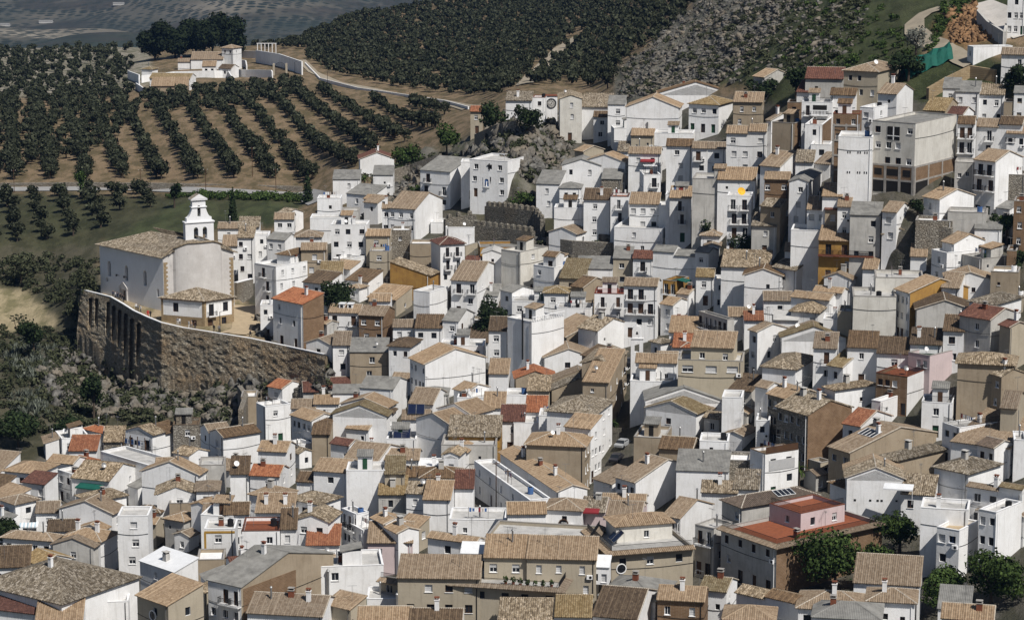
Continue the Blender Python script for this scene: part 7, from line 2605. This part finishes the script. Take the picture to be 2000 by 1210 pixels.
pole(992, 1004, 8, False, 'shorter pole beside the tall weathered one in the walled yards')
pole(812, 880, 8, False, 'wooden pole at the foot of the tall white gable beside the solar collectors')
pole(1002, 410, 5, True, 'street lamp in front of the white cross house')

# ------------------------------------------------------------------ people on the church terrace
def person_mesh(pose):
    """one continuous body grown from a jointed skeleton"""
    me = bpy.data.meshes.new('person')
    st = .12 * (1 + pose * .6)
    J = [((0, 0, .95), .15), ((0, 0, 1.2), .15), ((0, 0, 1.42), .13), ((0, 0, 1.52), .06), ((0, -.01, 1.63), .11), ((0, -.01, 1.75), .085),
         ((.1, 0, .9), .1), ((.11, -st, .5), .075), ((.11, st * .2 - .02, .1), .055), ((.11, -.1, .04), .05),
         ((-.1, 0, .9), .1), ((-.11, st * .6, .5), .075), ((-.11, st * 1.2, .1), .055), ((-.11, st * 1.2 - .1, .04), .05),
         ((.2, 0, 1.4), .065), ((.27, .03, 1.13), .05), ((.25, -.12, .9), .04), ((.24, -.17, .82), .04),
         ((-.2, 0, 1.4), .065), ((-.27, .03, 1.13), .05), ((-.25, -.1, .9), .04), ((-.24, -.15, .82), .04)]
    E = [(0, 1), (1, 2), (2, 3), (3, 4), (4, 5), (0, 6), (6, 7), (7, 8), (8, 9), (0, 10), (10, 11), (11, 12), (12, 13), (2, 14), (14, 15), (15, 16), (16, 17), (2, 18), (18, 19), (19, 20), (20, 21)]
    me.from_pydata([j[0] for j in J], E, [])
    o = bpy.data.objects.new('tmp', me); COL.objects.link(o)
    md = o.modifiers.new('s', 'SKIN'); sub = o.modifiers.new('u', 'SUBSURF'); sub.levels = 1; sub.render_levels = 1
    if not me.skin_vertices: pass
    for k, v in enumerate(me.skin_vertices[0].data): v.radius = (J[k][1], J[k][1] * (.75 if k in (1, 2) else 1)); v.use_root = (k == 0)
    dg = bpy.context.evaluated_depsgraph_get()
    res = bpy.data.meshes.new_from_object(o.evaluated_get(dg))
    bpy.data.objects.remove(o)
    return res
SKIN = plain('skin', (.42, .25, .17), .6, .1); HAIR = plain('hair', (.03, .02, .015), .6, .1)
CL = {'navy': plain('navy_cloth', (.02, .025, .05), .8, .1), 'black': plain('black_cloth', (.012, .012, .014), .8, .1), 'white': plain('white_cloth', (.62, .62, .62), .8, .1), 'red': plain('red_cloth', (.42, .02, .02), .8, .1), 'tan': plain('tan_cloth', (.33, .22, .14), .8, .1), 'grey': plain('grey_cloth', (.16, .16, .17), .8, .1)}
PM = [person_mesh(k) for k in (0, 1)]
def person(px, py, top, leg, rz, label, k, s=1.0, lift=0):
    g = on_ground(px, py)
    me = PM[k % 2].copy()
    me.materials.clear()
    for m in (CL[top], CL[leg], SKIN, HAIR): me.materials.append(m)
    for p in me.polygons:
        c = p.center
        if c.z > 1.66 or (c.z > 1.56 and c.y > .03): p.material_index = 3
        elif c.z > 1.49 or c.z < .87 and abs(c.x) > .19: p.material_index = 2
        elif c.z > .93: p.material_index = 0
        else: p.material_index = 1
        p.use_smooth = True
    o = place('person', me, None, g, rz); o.scale = (s, s, s)
    tag(o, label, 'person')
for k, (px, py, top, leg, rz, lab, s) in enumerate((
        (221, 581, 'navy', 'black', .4, 'person in navy standing nearest the outer end of the church front', 1), (225, 583, 'white', 'navy', 2.2, 'person in a white top in the group left of the church door', 1), (230, 584, 'navy', 'navy', 4, 'person in dark blue closest to the church door group centre', 1),
        (235, 586, 'black', 'black', 1.2, 'person in black beside the church door jamb', 1), (239, 588, 'black', 'grey', 5, 'person in black and grey in front of the church door', 1), (242, 590, 'black', 'black', 3, 'person in black furthest down from the church door', 1),
        (266, 606, 'white', 'black', .3, 'person in white at the outer side of the middle group by the coping', 1), (270, 608, 'grey', 'black', 3.4, 'person in grey inside the middle group by the coping', 1), (275, 610, 'white', 'navy', 5.2, 'person in white and navy at the lower side of the middle group', 1),
        (285, 618, 'tan', 'tan', 1, 'child in tan beside the person in red', .65), (289, 619, 'red', 'red', .5, 'person in a long red dress on the church terrace', 1), (294, 620, 'black', 'black', 2.8, 'person in a black suit next to the person in red', 1),
        (347, 634, 'grey', 'white', .6, 'person in grey leaning by the parish house wall', 1), (351, 635, 'white', 'grey', 3.6, 'person in white top beside the one in grey by the parish house', 1), (369, 640, 'white', 'white', 2, 'person all in white near the parish house door', 1),
        (374, 641, 'tan', 'grey', 4.4, 'person in tan near the parish house door', 1), (381, 642, 'black', 'navy', 1.5, 'person in black at the parish house door', 1), (418, 648, 'black', 'black', 2.6, 'person in black at the corner of the parish house', 1), (428, 649, 'grey', 'black', .2, 'person in grey at the lane beside the parish house', 1), (489, 659, 'black', 'black', 1, 'person in black at the lower end of the sandy lane', 1))):
    person(px, py, top, leg, rz, lab, k, s)

# ------------------------------------------------------------------ cars
def car(px, py, rz, paint, label):
    g = on_ground(px, py)
    root = empty('parked_car', g, rz)
    tag(root, label, 'car')
    m = plain('car_paint_' + paint, {'white': (.6, .6, .6), 'silver': (.3, .31, .32), 'dark': (.03, .03, .035)}[paint], .3, .05)
    prof = [(-2.0, .35), (-2.05, .75), (-1.25, .92), (-.75, 1.42), (.75, 1.46), (1.5, .98), (2.0, .85), (2.05, .35)]
    b = MB()
    for s in (-.82, .82):
        P_ = [(x, s * (.86 if z > 1.2 else 1), z) for x, z in prof]
        b.face(P_ if s > 0 else P_[::-1], m)
    for k in range(len(prof) - 1):
        (x0, z0), (x1, z1) = prof[k], prof[k + 1]
        a0 = .82 * (.86 if z0 > 1.2 else 1); a1 = .82 * (.86 if z1 > 1.2 else 1)
        glass = k in (2, 4)
        b.face([(x0, -a0, z0), (x1, -a1, z1), (x1, a1, z1), (x0, a0, z0)], GLASS if glass else m)
    b.build('body', root)
    b = MB()
    for s in (-1, 1):
        b.face([(-1.0, s * .80, .98), (1.2, s * .80, 1.0), (.65, s * .735, 1.36), (-.65, s * .735, 1.34)][::s], GLASS)
    b.build('side_window', root)
    w = MB(); w.tube((0, -.1, 0), (0, .1, 0), .32, .32, IRON, 12); wm = w.mesh('wheel')
    for x in (-1.25, 1.3):
        for y in (-.8, .8): place('wheel', wm, root, (x, y, .32))
car(703, 414, .3, 'white', 'white car parked in the lane above the white row house with a palm')
car(1232, 712, 1.2, 'dark', 'dark car parked in the street gap beside the white shrine')
car(1216, 872, 1.1, 'silver', 'silver car parked in the open lower stretch of the street gorge')
car(1204, 900, 1.2, 'dark', 'dark car parked lowest in the street gorge, below the silver one')
def far_farm(px, py, w, label):
    r = Vector(ray(px, py)).normalized()
    h = BVF.ray_cast(Vector((0, 0, CAM_Z)), r)
    if h[0] is None: return
    root = empty('farm_shed', h[0]); tag(root, label, 'farm building')
    b = MB(); b.box((0, 0, 1.5), (w, 9, 4), WALL['g']); b.build('wall', root)
    b = MB()
    for s_ in (-1, 1): b.face([(-w / 2 - .5, s_ * 4.9, 3.3), (w / 2 + .5, s_ * 4.9, 3.3), (w / 2 + .5, 0, 5), (-w / 2 - .5, 0, 5)], ROOF['g'])
    b.build('roof', root)
far_farm(10, 51, 17, 'grey farm shed in the far valley, outermost by the picture edge')
far_farm(90, 45, 24, 'long pale farm shed in the far valley left of the pines')
far_farm(232, 10, 20, 'pale farm building at the foot of the far brown hills')
# ------------------------------------------------------------------ labels for the remaining houses
WORDW = {'w': 'white', 'c': 'beige', 'g': 'grey', 'e': 'earth-brown', 'y': 'ochre', 'p': 'pink', 'i': 'cream', 'b': 'pale beige', 'k': 'brick', 's': 'stone'}
WORDR = {'t': 'tan', 'd': 'chocolate', 'm': 'wine-red', 'o': 'orange', 'p': 'worn old-tile', 'y': 'yellowish', 'g': 'grey sheet', 'G': 'grey-brown', 'n': 'dark green', 'W': 'white sheet'}
LM = [('the church', 325, 540), ('the rampart', 400, 710), ('the clock tower', 1077, 200), ('the white bell gable', 1244, 660), ('the parish house', 385, 615), ('the castle walls', 960, 425), ('the big dark yard tree', 958, 625), ('the net tent', 1810, 130), ('the cemetery gate', 547, 124)]
for H in HOUSES:
    if '@' in H['label']:
        a, b_ = H['label'].split('@'); H['label'] = a.strip(); LM.append((b_.strip(), H['px'], H['py']))
used = set()
for H in HOUSES:
    if H['on_prev'] or not H['label']: continue
    tag(H['root'], H['label'], 'house', 'houses of the white town'); used.add(H['label'])
def describe(H):
    w = WORDW[H['wk'][0]]
    f = H['form']
    if f == 'fl': s = f"flat-topped {w} house"
    elif f == 'hp': s = f"{w} house with {WORDR[H['rk']]} hipped roof"
    elif f in ('sl', 'sr'): s = f"{w} house with {WORDR[H['rk']]} lean-to roof"
    else: s = f"{w} house with {WORDR.get(H['rk'], 'plain')} gabled roof"
    return s
def add_first(s, adj): return adj + ' ' + s
todo = [H for H in HOUSES if not H['on_prev'] and not H['label']]
todo.sort(key=lambda H: -H['area'])
for H in todo:
    near_ = sorted(LM, key=lambda l: (l[1] - H['px']) ** 2 + ((l[2] - H['py']) * 1.3) ** 2)[:6]
    d0 = describe(H)
    extras = []
    kids = [c.name.split('.')[0] for c in H['root'].children]
    if H['bal']: extras.append('balconied')
    if H['nw'] == 0: extras.append('windowless')
    elif H['nw'] == 1: extras.append('one-windowed')
    if H['h'] >= 9: extras.append('tall')
    if H['h'] <= 5: extras.append('low')
    def rel(l):
        dx, dy = H['px'] - l[1], H['py'] - l[2]
        if abs(dy) > abs(dx) * .7: return ('just below ' if dy > 0 else 'just above ') + l[0]
        return 'beside ' + l[0]
    cands = []
    for pre in [''] + [e + ' ' for e in extras]:
        for l in near_[:2]: cands.append(f"{pre}{d0} {rel(l)}")
    for pre in [''] + [e + ' ' for e in extras]:
        for i in range(4):
            for j in range(i + 1, 5): cands.append(f"{pre}{d0} between {near_[i][0]} and {near_[j][0]}")
    if 'chimney' in kids:
        for l in near_[:3]: cands.append(f"{d0} and a chimney {rel(l)}")
    if 'antenna' in kids:
        for l in near_[:3]: cands.append(f"{d0} and an aerial {rel(l)}")
    for c in cands:
        if len(c.replace('-', ' ').split()) > 17 or len(c.split()) > 16 or c in used: continue
        tag(H['root'], c, 'house', 'houses of the white town'); used.add(c)
        break
    else:
        c = f"{d0} {rel(near_[3])}"
        tag(H['root'], c, 'house', 'houses of the white town')
        print('LABEL?', c, c in used); used.add(c)
# haze box limits
zs = [v.co.z for v in far.data.vertices]
print('far z', min(zs), max(zs), 'ground', ALL[..., 2].min(), ALL[..., 2].max(), len(HOUSES), len(spots))
